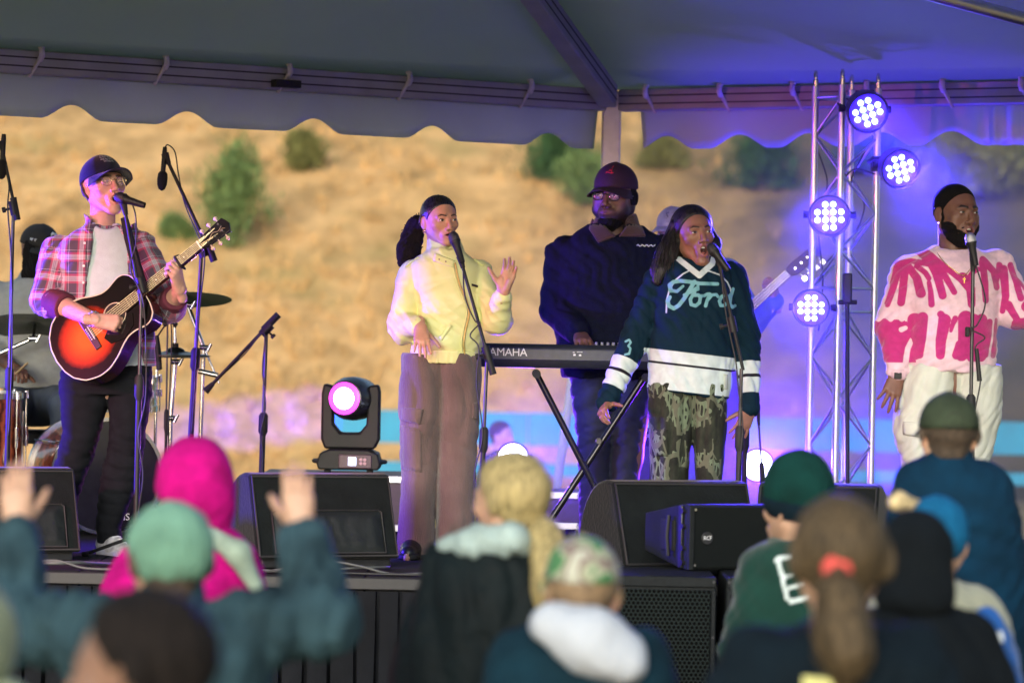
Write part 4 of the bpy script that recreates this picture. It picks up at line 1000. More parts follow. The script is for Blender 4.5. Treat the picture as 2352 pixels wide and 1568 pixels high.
class Field:
    T = .06
    def __init__(s, lo, hi, h):
        s.h = h; s.lo = np.array(lo, float); n = np.ceil((np.array(hi)-s.lo)/h).astype(int)+1
        s.ax = [s.lo[i] + h*np.arange(n[i]) for i in range(3)]; s.F = np.full(tuple(n), s.T)
    def sub(s, lo, hi, m):
        if lo is None: return tuple(slice(0, len(a)) for a in s.ax)
        return tuple(slice(max(0, int((lo[i]-m-s.lo[i])/s.h)), max(0, min(len(s.ax[i]), int((hi[i]+m-s.lo[i])/s.h)+2))) for i in range(3))
    def grid(s, sl): return (s.ax[0][sl[0]][:, None, None], s.ax[1][sl[1]][None, :, None], s.ax[2][sl[2]][None, None, :])
    def op(s, mode, prim, k=0.02):
        fn, lo, hi = prim; sl = s.sub(lo, hi, k + 2*s.h + (.0 if mode == 's' else .012))
        if any(q.stop <= q.start for q in sl): return s
        d = fn(*s.grid(sl)); f = s.F[sl]
        if mode == 'u': s.F[sl] = smin(f, d, k)
        elif mode == 's': s.F[sl] = -smin(-f, d, k)
        elif mode == 'i': s.F[sl] = -smin(-f, -d, k)
        return s
    def disp(s, fn):
        m = np.abs(s.F) < .045; i = np.nonzero(m)
        s.F[i] += fn(s.ax[0][i[0]], s.ax[1][i[1]], s.ax[2][i[2]]); return s
    def mesh(s):
        s.F[0], s.F[-1] = s.T, s.T; s.F[:, 0], s.F[:, -1] = s.T, s.T; s.F[:, :, 0], s.F[:, :, -1] = s.T, s.T
        return surface_nets(s.F, s.lo, s.h)
def surface_nets(F, lo, h):
    S = F < 0; nx, ny, nz = F.shape
    C = np.zeros((nx-1, ny-1, nz-1), np.int8)
    for dx in (0, 1):
        for dy in (0, 1):
            for dz in (0, 1): C += S[dx:nx-1+dx, dy:ny-1+dy, dz:nz-1+dz]
    I = np.nonzero((C > 0) & (C < 8)); n = len(I[0])
    idx = np.full(C.shape, -1, np.int32); idx[I] = np.arange(n)
    acc = np.zeros((n, 3)); cnt = np.zeros(n)
    cor = [(a, b, c) for a in (0, 1) for b in (0, 1) for c in (0, 1)]
    val = {c: F[I[0]+c[0], I[1]+c[1], I[2]+c[2]] for c in cor}
    for c in cor:
        for ax in range(3):
            if c[ax]: continue
            e = list(c); e[ax] = 1; e = tuple(e); a, b = val[c], val[e]
            m = (a < 0) != (b < 0); t = np.where(m, a/np.where(m, a-b, 1), 0)
            for q in range(3): acc[:, q] += np.where(m, c[q] + (t if q == ax else 0), 0)
            cnt += m
    V = lo + h*(np.stack(I, 1) + acc/np.maximum(cnt, 1)[:, None])
    Fs = []
    for ax in range(3):
        sl0 = [slice(None)]*3; sl1 = [slice(None)]*3; sl0[ax] = slice(0, -1); sl1[ax] = slice(1, None)
        a, b = S[tuple(sl0)], S[tuple(sl1)]; E = np.nonzero(a != b); o1, o2 = [q for q in range(3) if q != ax]
        ok = (E[o1] > 0) & (E[o2] > 0) & (E[o1] < F.shape[o1]-1) & (E[o2] < F.shape[o2]-1); E = [q[ok] for q in E]
        def cid(d1, d2):
            q = [E[0].copy(), E[1].copy(), E[2].copy()]; q[o1] = q[o1]-d1; q[o2] = q[o2]-d2; return idx[q[0], q[1], q[2]]
        quad = np.stack([cid(1, 1), cid(0, 1), cid(0, 0), cid(1, 0)], 1)
        flip = a[E[0], E[1], E[2]] if ax != 1 else ~a[E[0], E[1], E[2]]
        quad[~flip] = quad[~flip][:, ::-1]; Fs.append(quad)
    return V, np.concatenate(Fs)
def run(prims, h, pad=.03, disp=None):
    los = [p[1][1] for p in prims if p[0] == 'u']; his = [p[1][2] for p in prims if p[0] == 'u']
    f = Field(np.min(los, 0)-pad, np.max(his, 0)+pad, h)
    for m, p, k in prims: f.op(m, p, k)
    if disp is not None: f.disp(disp)
    return f
def folds(amp, scale=(9, 9, 9), seed=0, ridge=True, n=4):
    rg = np.random.default_rng(seed); K = [rg.normal(0, 1, 3)*np.array(scale)*(.6+.5*i) for i in range(n)]; ph = rg.uniform(0, 6.28, (n, 2)); K2 = [rg.normal(0, 1, 3)*np.array(scale)*.4 for i in range(n)]
    def fn(x, y, z):
        t = 0
        for i in range(n):
            w = 1.6*np.sin(x*K2[i][0] + y*K2[i][1] + z*K2[i][2] + ph[i, 1])
            s = np.sin(x*K[i][0] + y*K[i][1] + z*K[i][2] + ph[i, 0] + w)
            t = t + ((1-2*np.abs(s))*.6 if ridge and i % 2 == 0 else s)/(1+.55*i)
        return amp*t/1.6
    return fn
def creases(amp, wl=.07, seed=0, axis=None, n=3, patchy=.5):
    """rolls of cloth with narrow valleys; axis = main direction across the folds"""
    rg = np.random.default_rng(seed); K = []; 
    for i in range(n):
        d = nrm(rg.normal(0, 1, 3)*.45 + (np.array(axis, float)*rg.choice((-1, 1)) if axis is not None else rg.normal(0, 1, 3))); K.append(d*PI/(wl*(.75+.5*i)))
    W1 = [nrm(rg.normal(0, 1, 3))*2*PI/(wl*rg.uniform(3, 6)) for _ in range(n)]; W2 = [nrm(rg.normal(0, 1, 3))*2*PI/(wl*rg.uniform(4, 8)) for _ in range(n)]; ph = rg.uniform(0, 6.28, (n, 3))
    dot = lambda k, x, y, z: x*k[0] + y*k[1] + z*k[2]
    def fn(x, y, z):
        t = 0
        for i in range(n):
            s = np.abs(np.sin(dot(K[i], x, y, z) + ph[i, 0] + 1.1*np.sin(dot(W1[i], x, y, z) + ph[i, 1])))
            msk = np.clip(.5 + (1-patchy) * .5 + .9*patchy*np.sin(dot(W2[i], x, y, z) + ph[i, 2]), 0, 1)
            t = t - (s**.75 - .6)*msk/(1+.5*i)
        return amp*t
    return fn
def multi(*fs):
    return lambda x, y, z: sum(f(x, y, z) for f in fs)
def inside(P, V):
    return P[0](V[:, 0], V[:, 1], V[:, 2])
# ---------------------------------------------------------------- head
class Head:
    def __init__(s, c, yaw=0, pitch=0, roll=0, scale=1.0):
        s.c = np.array(c, float); s.R = rot('Z', yaw) @ rot('X', -pitch) @ rot('Y', roll); s.s = scale
    def w(s, p): return s.c + s.s*(np.asarray(p, float) @ s.R.T)
    def l(s, p): return ((np.asarray(p, float)-s.c) @ s.R)/s.s
def head_prims(jaw=1.0, fat=0.0, mouth=0.0, nose=1.0, female=False, chin=1.0, ears=True):
    mo = .018*mouth; P = []
    U = lambda p, k: P.append(('u', p, k)); S = lambda p, k: P.append(('s', p, k))
    U(ell((0, .014, .030), (.0755, .096, .086)), .0)
    U(ell((0, -.030, -.012), (.062+.004*fat, .064, .082)), .03)
    for sg in (-1, 1):
        U(rcone((sg*.050*jaw, .004, -.046-mo*.3), (sg*.017*chin, -.066, -.096-mo), .023+.006*fat, .017), .026)
        U(ell((sg*.043, -.060, -.022), (.021+.003*fat, .018, .018)), .022)
        if fat: U(ell((sg*.045, -.045, -.058), (.024+.006*fat, .028, .026)), .025)
    U(ell((0, -.076, -.099-mo), (.020*chin, .017, .0155)), .016)
    for sg in (-1, 1):
        U(rcone((sg*.013, -.0915, .0185), (sg*.044, -.078, .0165), .0085 if not female else .0065, .006), .014)
        S(ell((sg*.0325, -.1035, -.0005), (.019, .0165, .0115)), .010)
        U(ell((sg*.0325, -.0795, -.001), (.0145, .0135, .0118)), .004)
    U(rcone((0, -.090, .010), (0, -.1095, -.032), .0072*nose, .0098*nose), .010)
    U(ell((0, -.111, -.0365), (.0118*nose, .010, .0095)), .008)
    for sg in (-1, 1):
        U(ell((sg*.0132*nose, -.1005, -.041), (.0085*nose, .009, .0075)), .007)
        S(ell((sg*.0065*nose, -.1055, -.0475), (.0034, .005, .0035)), .003)
    lip = .0068 if female else .0058
    U(ell((0, -.080, -.068-mo*.4), (.032, .021, .022+mo*.5)), .016)
    uy = -.0625 + .004*mouth; ly = -.0735 - mo*1.0
    for sg in (-1, 1):
        U(rcone((sg*.0235, -.0875, -.0675-mo*.45), (sg*.006, -.0995, uy), .0030, lip), .005)
        U(rcone((sg*.0215, -.0875, -.0690-mo*.5), (sg*.004, -.0985, ly), .0032, lip*1.18), .005)
    if mouth > 0: S(ell((0, -.101, (uy+ly)/2), (.0185-.003*mouth, .022, max(.003, (uy-ly)/2-.0035))), .004)
    else: S(rcone((-.019, -.1035, -.0680), (.019, -.1035, -.0680), .0022, .0022), .003)
    if ears:
        for sg in (-1, 1):
            ER = rot('Z', sg*-22) @ rot('X', -8)
            U(ell((sg*.0775, .016, -.010), (.0075, .0175, .031), ER), .008)
            S(ell((sg*.0875, .012, -.006), (.0065, .010, .018), ER), .005)
    return P, (uy, ly)
SKINMATS = {}
def skin_mat(name, col, lip, brow=(.012, .009, .008), mouthc=(.05, .008, .008), stub=None):
    return pat_mat(name, col, ([('stub', stub)] if stub else []) + [('lip', lip), ('brow', brow), ('mouthin', mouthc)], rough=.48, bump=.12, bscale=260, var=.10, nscale=35, sheen=0, edge=.0018, spec=.45, sub=.12, bdist=.002)
def face_attrs(Vl, uy, ly, mouth, female=False, stub=None):
    """signed distances in head-local metres"""
    x, y, z = Vl[:, 0], Vl[:, 1], Vl[:, 2]; front = np.where(y < -.045, 0, .05)
    def cap2(ax, az, bx, bz, ra, rb):
        bax, baz = bx-ax, bz-az; h = np.clip(((x-ax)*bax + (z-az)*baz)/(bax**2+baz**2), 0, 1)
        return np.hypot(x-ax-h*bax, z-az-h*baz) - (ra+(rb-ra)*h)
    lp = np.full(len(x), 1.); mo = .018*mouth
    for sg in (-1, 1):
        lp = np.minimum(lp, cap2(sg*.0235, -.0675-mo*.45, sg*.005, uy, .0022, .0055)); lp = np.minimum(lp, cap2(sg*.0215, -.069-mo*.5, sg*.003, ly, .0025, .0065))
    lp = lp + np.where(y < -.078, 0, .05)
    br = np.full(len(x), 1.)
    for sg in (-1, 1):
        t = .0036 if female else .0048
        br = np.minimum(br, np.minimum(cap2(sg*.014, .0195, sg*.034, .0245, t, t), cap2(sg*.034, .0245, sg*.049, .0175, t, .0012)))
    mi = np.full(len(x), .05)
    if mouth > 0:
        mi = np.hypot(x/(.0175-.003*mouth), (z-(uy+ly)/2)/max(.003, (uy-ly)/2-.003))-1; mi = mi*.008 + np.where((y > -.097) & (y < -.05), 0, .03)
    d = {'lip': lp, 'brow': br + front, 'mouthin': mi}
    d['stub'] = (stub(x, y, z) if stub else np.full(len(x), .05))
    return d
HAIR_BLK = mat('hair_black', (.008, .007, .007), .45, var=.5, nscale=60, bump=.7, bscale=160, stretch=(1, 1, .25), bdist=.006, spec=.4)
HAIR_COIL = mat('hair_coily', (.008, .007, .007), .85, var=.5, nscale=120, bump=1, bscale=320, bdist=.008, spec=.2)
EYEW = mat('eye_white', (.62, .58, .56), .2, var=.05, spec=.6); IRIS = mat('iris_brown', (.02, .011, .007), .12, var=.1, spec=.8)
LASH = mat('lash', (.008, .006, .006), .6, var=0)
TEETH = mat('teeth', (.75, .72, .66), .3, var=.04)
def eyes(H, root, opn=1.0, gaze=(0, 0), lash=.0012):
    for sg in (-1, 1):
        c = np.array((sg*.0325, -.0795, -.001)); rad = np.array((.0150, .0141, .0124))
        def onball(a, e, k=1.0):
            return c + rad*k*np.array((math.sin(a)*math.cos(e), -math.cos(a)*math.cos(e), math.sin(e)))
        if opn > .05:
            V = []; n, m = 12, 5
            for i in range(n+1):
                t = -1 + 2*i/n; a = t*.80; top = .42*opn*(1-t*t)**.7 + .02; bot = -.30*opn*(1-t*t)**.8 - .02
                for j in range(m+1): V.append(H.w(onball(a + sg*.10, bot + (top-bot)*j/m, 1.015)))
            F = [(i*(m+1)+j, (i+1)*(m+1)+j, (i+1)*(m+1)+j+1, i*(m+1)+j+1) for i in range(n) for j in range(m)]
            e = mesh_obj('eye', V, F, EYEW, root, smooth=180)
            ia = gaze[0] + sg*.06; ie = gaze[1]; V = [H.w(onball(ia, ie, 1.045))]
            for k in range(14):
                q = 2*PI*k/14; V.append(H.w(onball(ia + .40*math.cos(q), np.clip(ie + .40*math.sin(q), -.30*opn, .40*opn), 1.035)))
            mesh_obj('iris', V, [(0, 1+k, 1+(k+1) % 14) for k in range(14)], IRIS, e, smooth=180)
        pts = []
        for i in range(9):
            t = -1 + 2*i/8; e_ = (.42*opn*(1-t*t)**.7 + .04) if opn > .05 else (-.22 - .10*(1-t*t))
            pts.append(H.w(onball(t*.84 + sg*.10, e_, 1.05)))
        MB().tube(pts, lash*H.s, 5).build('upper_lash', LASH, root, smooth=180)
def head_mesh(H, neck=None, neck_r=(.052, .058), h=.0027, mouth=0, stub=None, **k):
    P, (uy, ly) = head_prims(mouth=mouth, **k)
    if neck is not None:
        nl = H.l(neck); P.append(('u', rcone((0, .022, -.060), nl, neck_r[0], neck_r[1]/H.s), .025))
    f = run([q for q in P], h, .02); 
    Fa = f.F.copy(); V, Fc = f.mesh()
    at = face_attrs(V, uy, ly, mouth, k.get('female', False), stub)
    return H.w(V), Fc, at, (f, Fa)
def shell(fa, lo_t, region, H, disp=None):
    """mesh of the skin that lies inside region, thickened by lo_t (hair cap, beard)"""
    f, Fa = fa; g = Field(f.lo, f.lo, f.h); g.ax = f.ax; X, Y, Z = g.grid(tuple(slice(0, len(a)) for a in g.ax))
    t = lo_t(X, Y, Z) if callable(lo_t) else lo_t
    g.F = -smin(-(Fa - t), -region(X, Y, Z) + 0*Fa, .006)
    if disp is not None: g.disp(disp)
    V, Fc = g.mesh(); return H.w(V), Fc
def hairline(a=.012, up_=.75, dn=1.2, low=-.055, part=False):
    """region behind the hairline and its tapering thickness"""
    def reg(X, Y, Z):
        e = np.sqrt(((np.abs(X)-.0775)/.016)**2 + ((Y-.010)/.024)**2 + ((Z+.012)/.036)**2)
        return np.maximum(np.maximum(-(Y + a + np.where(Z > 0, up_, dn)*Z), low-Z) + 0*X, (1-e)*.014)
    def thick(t):
        def f(X, Y, Z):
            q = np.clip((Y + a + np.where(Z > 0, up_, dn)*Z)/.035, 0, 1); r = .0006 + t*q**.6 + 0*X
            return r*(1 - .45*np.exp(-(X/.004)**2)*(Z > .05)) if part else r
        return f
    return reg, thick
def teeth(H, root, uy, w=.013, low=False):
    V = []; n = 8
    for i in range(n+1):
        a = -1 + 2*i/n
        for j in (0, 1): V.append(H.w((a*w, -.0915+.006*a*a, uy-.004-.0065*j)))
    F = [(2*i, 2*i+2, 2*i+3, 2*i+1) for i in range(n)]
    mesh_obj('teeth', V, F, TEETH, root, smooth=180)
# ---------------------------------------------------------------- hands
def hand_prims(o, R, s=1.0, curl=(15, 20, 12), spread=(8, 2, -4, -10), curls=None, thumb=(38, 12), side=1):
    """o wrist; R columns: x to the thumb side, y back of the hand, z to the fingertips"""
    T = lambda p: o + R @ (np.array(p)*s); P = []
    base = [(.027, 0, .086), (.009, .002, .092), (-.009, .001, .087), (-.026, -.002, .078)]; ln = [.070, .078, .072, .056]
    for i, b in enumerate(base):
        P.append(('u', rcone(T((b[0]*.55, -.001, .004)), T(b), .0165*s, .0125*s), .012))
    P.append(('u', rcone(T((0, 0, -.045)), T((0, 0, .012)), .024*s, .0225*s, R[:, 1], .78), .014))
    P.append(('u', rcone(T((.014, -.010, .02)), T((.026, -.012, .05)), .016*s, .014*s), .010))
    P.append(('u', rcone(T((-.018, -.010, .02)), T((-.020, -.008, .055)), .014*s, .012*s), .010))
    for i, b in enumerate(base):
        cu = curls[i] if curls else curl; a = 0; p = np.array(b, float); sg = math.radians(spread[i])
        seg = [ln[i]*.46, ln[i]*.30, ln[i]*.24]; r = [.0094, .0082, .0074, .0062] if i < 3 else [.0082, .0072, .0064, .0055]
        for q in range(3):
            a += math.radians(cu[q]); d = np.array((math.sin(sg)*math.cos(a), -math.sin(a), math.cos(sg)*math.cos(a)))
            e = p + d*seg[q]; P.append(('u', rcone(T(p), T(e), r[q]*s, r[q+1]*s), .0035 if q else .007)); p = e
    ta, tc = math.radians(thumb[0]), math.radians(thumb[1]); p = np.array((.020, -.010, .018)); r = [.0135, .0108, .0095, .0072]
    for q, L_ in enumerate((.042, .033, .026)):
        a = ta - q*tc*.6; d = nrm((math.sin(a), -.38-.25*q*math.sin(tc), math.cos(a))); e = p + d*L_
        P.append(('u', rcone(T(p), T(e), r[q]*s, r[q+1]*s), .009 if q == 0 else .004)); p = e
    return P
def hand_frame(fingers, back, thumbside):
    """orthonormal (x thumb side, y back of hand, z fingers)"""
    z = nrm(fingers); y = np.array(back, float); y = nrm(y - z*(y @ z)); x = np.cross(y, z)
    if x @ np.array(thumbside) < 0: x = -x
    return np.stack([x, y, z], 1)
# ---------------------------------------------------------------- whole body under the clothes
def join(parts):
    V = []; F = []; A = {}; n = 0
    keys = set(k for p in parts for k in p[2])
    for v, f, a in parts:
        V.append(v); F.append(f+n); n += len(v)
        for k in keys: A.setdefault(k, []).append(a.get(k, np.full(len(v), .05)))
    return np.concatenate(V), np.concatenate(F), {k: np.concatenate(v) for k, v in A.items()}
def body_prims(J, bulk=1.0):
    P = []; U = lambda p, k=.03: P.append(('u', p, k)); b = bulk
    side = nrm(J['shB']-J['shA']); fwd = nrm(np.cross(side, (0, 0, 1))); hc = (J['hipA']+J['hipB'])/2; sc = (J['shA']+J['shB'])/2
    U(rcone(hc + (0, 0, .02), along(hc, sc, .45), .115*b, .105*b, fwd, .75)); U(rcone(along(hc, sc, .45), sc - (0, 0, .09), .105*b, .125*b, fwd, .72))
    U(rcone(J['shA'] + side*.05, J['shB'] - side*.05, .055*b, .055*b)); U(rcone(sc - (0, 0, .03), J['neck'] + (0, 0, .03), .075*b, .052*b))
    for s in 'AB':
        U(rcone(J['sh'+s], J['el'+s], .050*b, .040*b)); U(rcone(J['el'+s], J['wr'+s], .040*b, .027*min(b, 1.1)))
        U(rcone(J['hip'+s], J['kn'+s], .078*b, .052*b)); U(rcone(J['kn'+s], J['an'+s], .050*b, .034*b))
        ft = nrm(J['toe'+s]-J['an'+s]); U(rcone(J['an'+s] - (0, 0, .02), J['toe'+s] + (0, 0, .005), .034, .022))
    return P
def body_obj(root, J, H, skin, hands, bulk=1.0, h=.011, headkw=None, hh=.0027, fore=None, handh=.0026):
    """head + neck, hands and the rest of the figure in one mesh"""
    hk = dict(headkw or {}); v, f, a, fa = head_mesh(H, J['neck'] - (0, 0, .03), h=hh, **hk)
    parts = [(v, f, a)]
    if fore is None or fore == h: 
        g = run(body_prims(J, bulk), h, .03); v, f = g.mesh(); parts.append((v, f, {}))
    else:
        g = run(body_prims(J, bulk), h, .03); v, f = g.mesh(); parts.append((v, f, {}))
        for s in 'AB':
            g = run([('u', rcone(J['el'+s], along(J['el'+s], J['wr'+s], .35), .047*bulk, .046*bulk), .02), ('u', rcone(along(J['el'+s], J['wr'+s], .35), J['wr'+s], .046*bulk, .030*bulk), .02)], fore, .03); v, f = g.mesh(); parts.append((v, f, {}))
    for hp in hands:
        if hp is None: continue
        g = run(hp, handh, .012); v, f = g.mesh(); parts.append((v, f, {}))
    V, F, A = join(parts)
    o = mesh_obj('body', V, F, skin, root, smooth=180, attrs=A)
    return o, fa
def garment(name, prims, mat_, root, h=.006, disp=None, attrs=None, pad=.03):
    f = run(prims, h, pad, disp); V, F = f.mesh()
    return mesh_obj(name, V, F, mat_, root, smooth=180, attrs=attrs(V) if attrs else None), V
def sleeve(a, b, c, r, k=.03):
    """upper + lower sleeve; r = (shoulder, elbow, cuff)"""
    return [('u', rcone(a, b, r[0], r[1]), k), ('u', rcone(b, c, r[1], r[2]), k)]
def shoe(root, an, toe, m, sole=None, w=.045, name='shoe', z=None):
    z = DECK if z is None else z
    d = nrm((toe-an)*(1, 1, 0)); heel = np.array((an[0], an[1], z)) - d*.06; tip = np.array((toe[0], toe[1], z)) + d*.02; L_ = np.linalg.norm(tip-heel)
    P = [('u', rcone(heel + d*.045 + (0, 0, .045), heel + d*L_*.55 + (0, 0, .045), .040, .040), .02), ('u', rcone(heel + d*L_*.5 + (0, 0, .035), tip - d*.05 + (0, 0, .03), w*.95, w*.72), .03),
         ('u', rcone(heel + d*.045 + (0, 0, .05), heel + d*.07 + (0, 0, .105), .042, .038), .03), ('s', half(heel + (0, 0, .012), (0, 0, 1)), .004)]
    g = run(P, .006, .03); V, F = g.mesh(); o = mesh_obj(name, V, F, m, root, smooth=180)
    P = [('u', rcone(heel + d*.045 + (0, 0, .012), tip - d*.05 + (0, 0, .012), w*.98, w*.92), .02), ('s', half(heel + (0, 0, .028), (0, 0, -1)), .004), ('s', half(heel + (0, 0, .001), (0, 0, 1)), .003)]
    g = run(P, .006, .03); V, F = g.mesh(); mesh_obj('sole', V, F, sole or RUBBER, o, smooth=60)
    return o
# ---------------------------------------------------------------- caps, glasses
def cap(root, H, m, tilt=0, back=False, brim=.075, size=1.0, lift=0.0, brim_m=None, brimdrop=.0):
    """baseball cap in head-local space"""
    Rt = rot('X', tilt); T = lambda p: H.w((Rt @ (np.array(p)*size)) + np.array((0, .008, lift)))
    V = []; n, mm = 36, 12
    def cr(a, e):
        rx, ry, rz = .0835, .1035, .098; f = max(0, -math.cos(a))         # front is -y
        q = np.array((rx*math.sin(a)*math.cos(e), ry*math.cos(a)*math.cos(e)*1.0, rz*math.sin(e)**.9*(1.0 + .05*f)))
        seam = 1 - .008*math.exp(-((abs((a*3/PI) % 1 - .5)-.5)/.05)**2)
        return q*seam + np.array((0, .004, .030))
    for j in range(mm+1):
        e = PI/2*j/mm
        for i in range(n): V.append(T(cr(2*PI*i/n, max(.0001, e))))
    F = [(j*n+i, j*n+(i+1) % n, (j+1)*n+(i+1) % n, (j+1)*n+i) for j in range(mm) for i in range(n)]
    o = mesh_obj('cap', V, F, m, root, smooth=180, solid=.004)
    MB().lathe([(.008, -.002), (.007, .003), (.002, .005)], T((0, .004, .128)), H.R, 12).build('cap_button', m, o, smooth=60)
    V = []; nu, nv = 20, 6; sg = 1 if back else -1
    for i in range(nu+1):
        u = -1 + 2*i/nu; a = u*1.18
        for j in range(nv+1):
            v = j/nv; x = .0835*math.sin(a); y = .1035*math.cos(a); ex = brim*(1-.28*u*u)*v if abs(u) < 1 else 0
            drop = (.022+brimdrop)*(x/.08)**2*(.3+.7*v) + .012*v
            V.append(T((x*(1+.10*v), sg*(y+ex), .034 - drop*1.0)))
    F = [(i*(nv+1)+j, (i+1)*(nv+1)+j, (i+1)*(nv+1)+j+1, i*(nv+1)+j+1) for i in range(nu) for j in range(nv)]
    mesh_obj('brim', V, F, brim_m or m, o, smooth=180, solid=.004)
    return o, T, cr
def cap_text(o, T, cr, s, e0, height, m, sx=1.0, a0=PI, name='cap_lettering', dz=.0022, **k):
    v, f = text_verts(s, 1.0, 0.0, **k); hg = max(1e-3, v[:, 1].max()-v[:, 1].min()); v = v/hg*height; P = []
    for p in v:
        a = a0 - p[0]*sx/.088; e = e0 + p[1]/.085; q = cr(a, max(.01, min(1.5, e))); nn = nrm(q - np.array((0, .004, .03))); P.append(T(q + nn*dz))
    mesh_obj(name, P, f, m, o)
def glasses(root, H, m, w=.021, h=.018, lens=None, r=.0012, drop=0.0):
    b = MB(); z0 = -.003-drop
    for sg in (-1, 1):
        c = np.array((sg*.0335, -.103, z0))
        loop = [H.w(c + (w*math.copysign(abs(math.cos(t))**.75, math.cos(t)), .004*abs(math.cos(t)), h*math.copysign(abs(math.sin(t))**.8, math.sin(t)))) for t in np.linspace(0, 2*PI, 25)]
        b.tube(loop, r*H.s, 6, cap=False)
        b.tube([H.w(c + (sg*w, .004, .006)), H.w((sg*.070, -.085, z0+.008)), H.w((sg*.0785, .0, z0+.004))], r*H.s, 6)
        if lens:
            V = [H.w(c + (0, -.001, 0))] + [H.w(c + (w*math.copysign(abs(math.cos(t))**.75, math.cos(t)), .003, h*math.copysign(abs(math.sin(t))**.8, math.sin(t)))) for t in np.linspace(0, 2*PI, 24, endpoint=False)]
            mesh_obj('glasses_lens', V, [(0, 1+k, 1+(k+1) % 24) for k in range(24)], lens, root, smooth=180)
    b.tube([H.w((-.0335+w, -.103, z0+.004)), H.w((0, -.106, z0+.008)), H.w((.0335-w, -.103, z0+.004))], r*H.s, 6)
    return b.build('glasses', m, root, smooth=60)
def PX(V, Yb):
    """orthographic print coordinates on the plane at distance Yb, in photograph pixels"""
    a = V[:, 0]*FPX/Yb; b = (CAMZ-V[:, 2])*FPX/Yb; c, s = math.cos(ROLL), math.sin(ROLL)
    return 1176 + a*c - b*s, 784 + a*s + b*c
def seg_sd(px, py, pts, w0, w1=None):
    """distance (px) to a polyline with half widths"""
    d = np.full(len(px), 1e3); w1 = w0 if w1 is None else w1; n = len(pts)-1
    for i in range(n):
        (ax, ay), (bx, by) = pts[i][:2], pts[i+1][:2]; h = np.clip(((px-ax)*(bx-ax)+(py-ay)*(by-ay))/max(1e-6, (bx-ax)**2+(by-ay)**2), 0, 1)
        wa = w0+(w1-w0)*i/n; wb = w0+(w1-w0)*(i+1)/n
        d = np.minimum(d, np.hypot(px-ax-h*(bx-ax), py-ay-h*(by-ay)) - (wa+(wb-wa)*h))
    return d
def stand_joints(J, z):
    """fill missing leg joints for a standing figure"""
    for s in 'AB':
        if 'an'+s not in J: J['an'+s] = np.array((J['hip'+s][0], J['hip'+s][1], z+.09))
        if 'kn'+s not in J: J['kn'+s] = along(J['hip'+s], J['an'+s], .5) + (0, -.01, 0)
        if 'toe'+s not in J: J['toe'+s] = np.array((J['an'+s][0], J['an'+s][1]-.17, z+.025))
    return J
# ================================================================== PERFORMERS
def surf_y(prims, x, z, y0, y1):
    """march along +y to the first surface of a prim list"""
    x = np.asarray(x, float); z = np.asarray(z, float); y = np.full(x.shape, y0, float)
    for _ in range(70):
        d = np.full(x.shape, 1.)
        for m, p, k in prims:
            q = p[0](x.reshape(-1, 1, 1), y.reshape(-1, 1, 1), z.reshape(-1, 1, 1)) if False else p[0](x, y, z)
            d = np.minimum(d, q) if m == 'u' else np.maximum(d, -q) if m == 's' else np.maximum(d, q)
        y = np.minimum(y + np.clip(d, -.01, .05)*.7, y1)
    return y
def ptsurf(prims, pts, Yb, off=.004, depth=.45):
    """photograph pixels -> points lying on the front of a garment"""
    q = np.array([W(p[0], p[1], Yb) for p in pts]); y = surf_y(prims, q[:, 0], q[:, 2], Yb-depth, Yb+.2); q[:, 1] = y - off; return q
def patch(name, prims, quad, Yb, m, root, nu=10, nv=8, off=.006, solid=.006, puff=0.0, plaid=False):
    """cloth patch (pocket, flap, label) laid on a garment; quad = 4 pixel corners"""
    a, b, c, d = [np.array(q, float) for q in quad]; P = []
    for i in range(nu+1):
        for j in range(nv+1):
            u, v = i/nu, j/nv; P.append((a*(1-u)+b*u)*(1-v) + (d*(1-u)+c*u)*v)
    q = ptsurf(prims, P, Yb, off)
    if puff:
        k = 0
        for i in range(nu+1):
            for j in range(nv+1): q[k, 1] -= puff*math.sin(PI*i/nu)**.5*math.sin(PI*j/nv)**.5; k += 1
    F = [(i*(nv+1)+j, (i+1)*(nv+1)+j, (i+1)*(nv+1)+j+1, i*(nv+1)+j+1) for i in range(nu) for j in range(nv)]
    return mesh_obj(name, q, F, m, root, smooth=180, solid=solid, attrs={'pu': q[:, 0], 'pv': q[:, 2]} if plaid else None)
def person(label, c, group=None):
    return thing('person', label, 'person', c, group)
def stations(Yb, rows, dy=0):
    out = []
    for r in rows:
        y, xl, xr, hd = r[:4]; e = r[4] if len(r) > 4 else 0
        p = W((xl+xr)/2, y, Yb); out.append((p[2], p[0], Yb+dy+e, (xr-xl)/2*Yb/FPX, hd))
    return out
def UL(st, **k): return ('u', loft(st, **k), .02)
def UC(st, **k): return ('u', loft(st, **k), .004)
DENIM_BLK = mat('dark_denim', (.008, .009, .012), .9, var=.25, nscale=18, bump=.25, bscale=350, spec=.15, var2=.25)
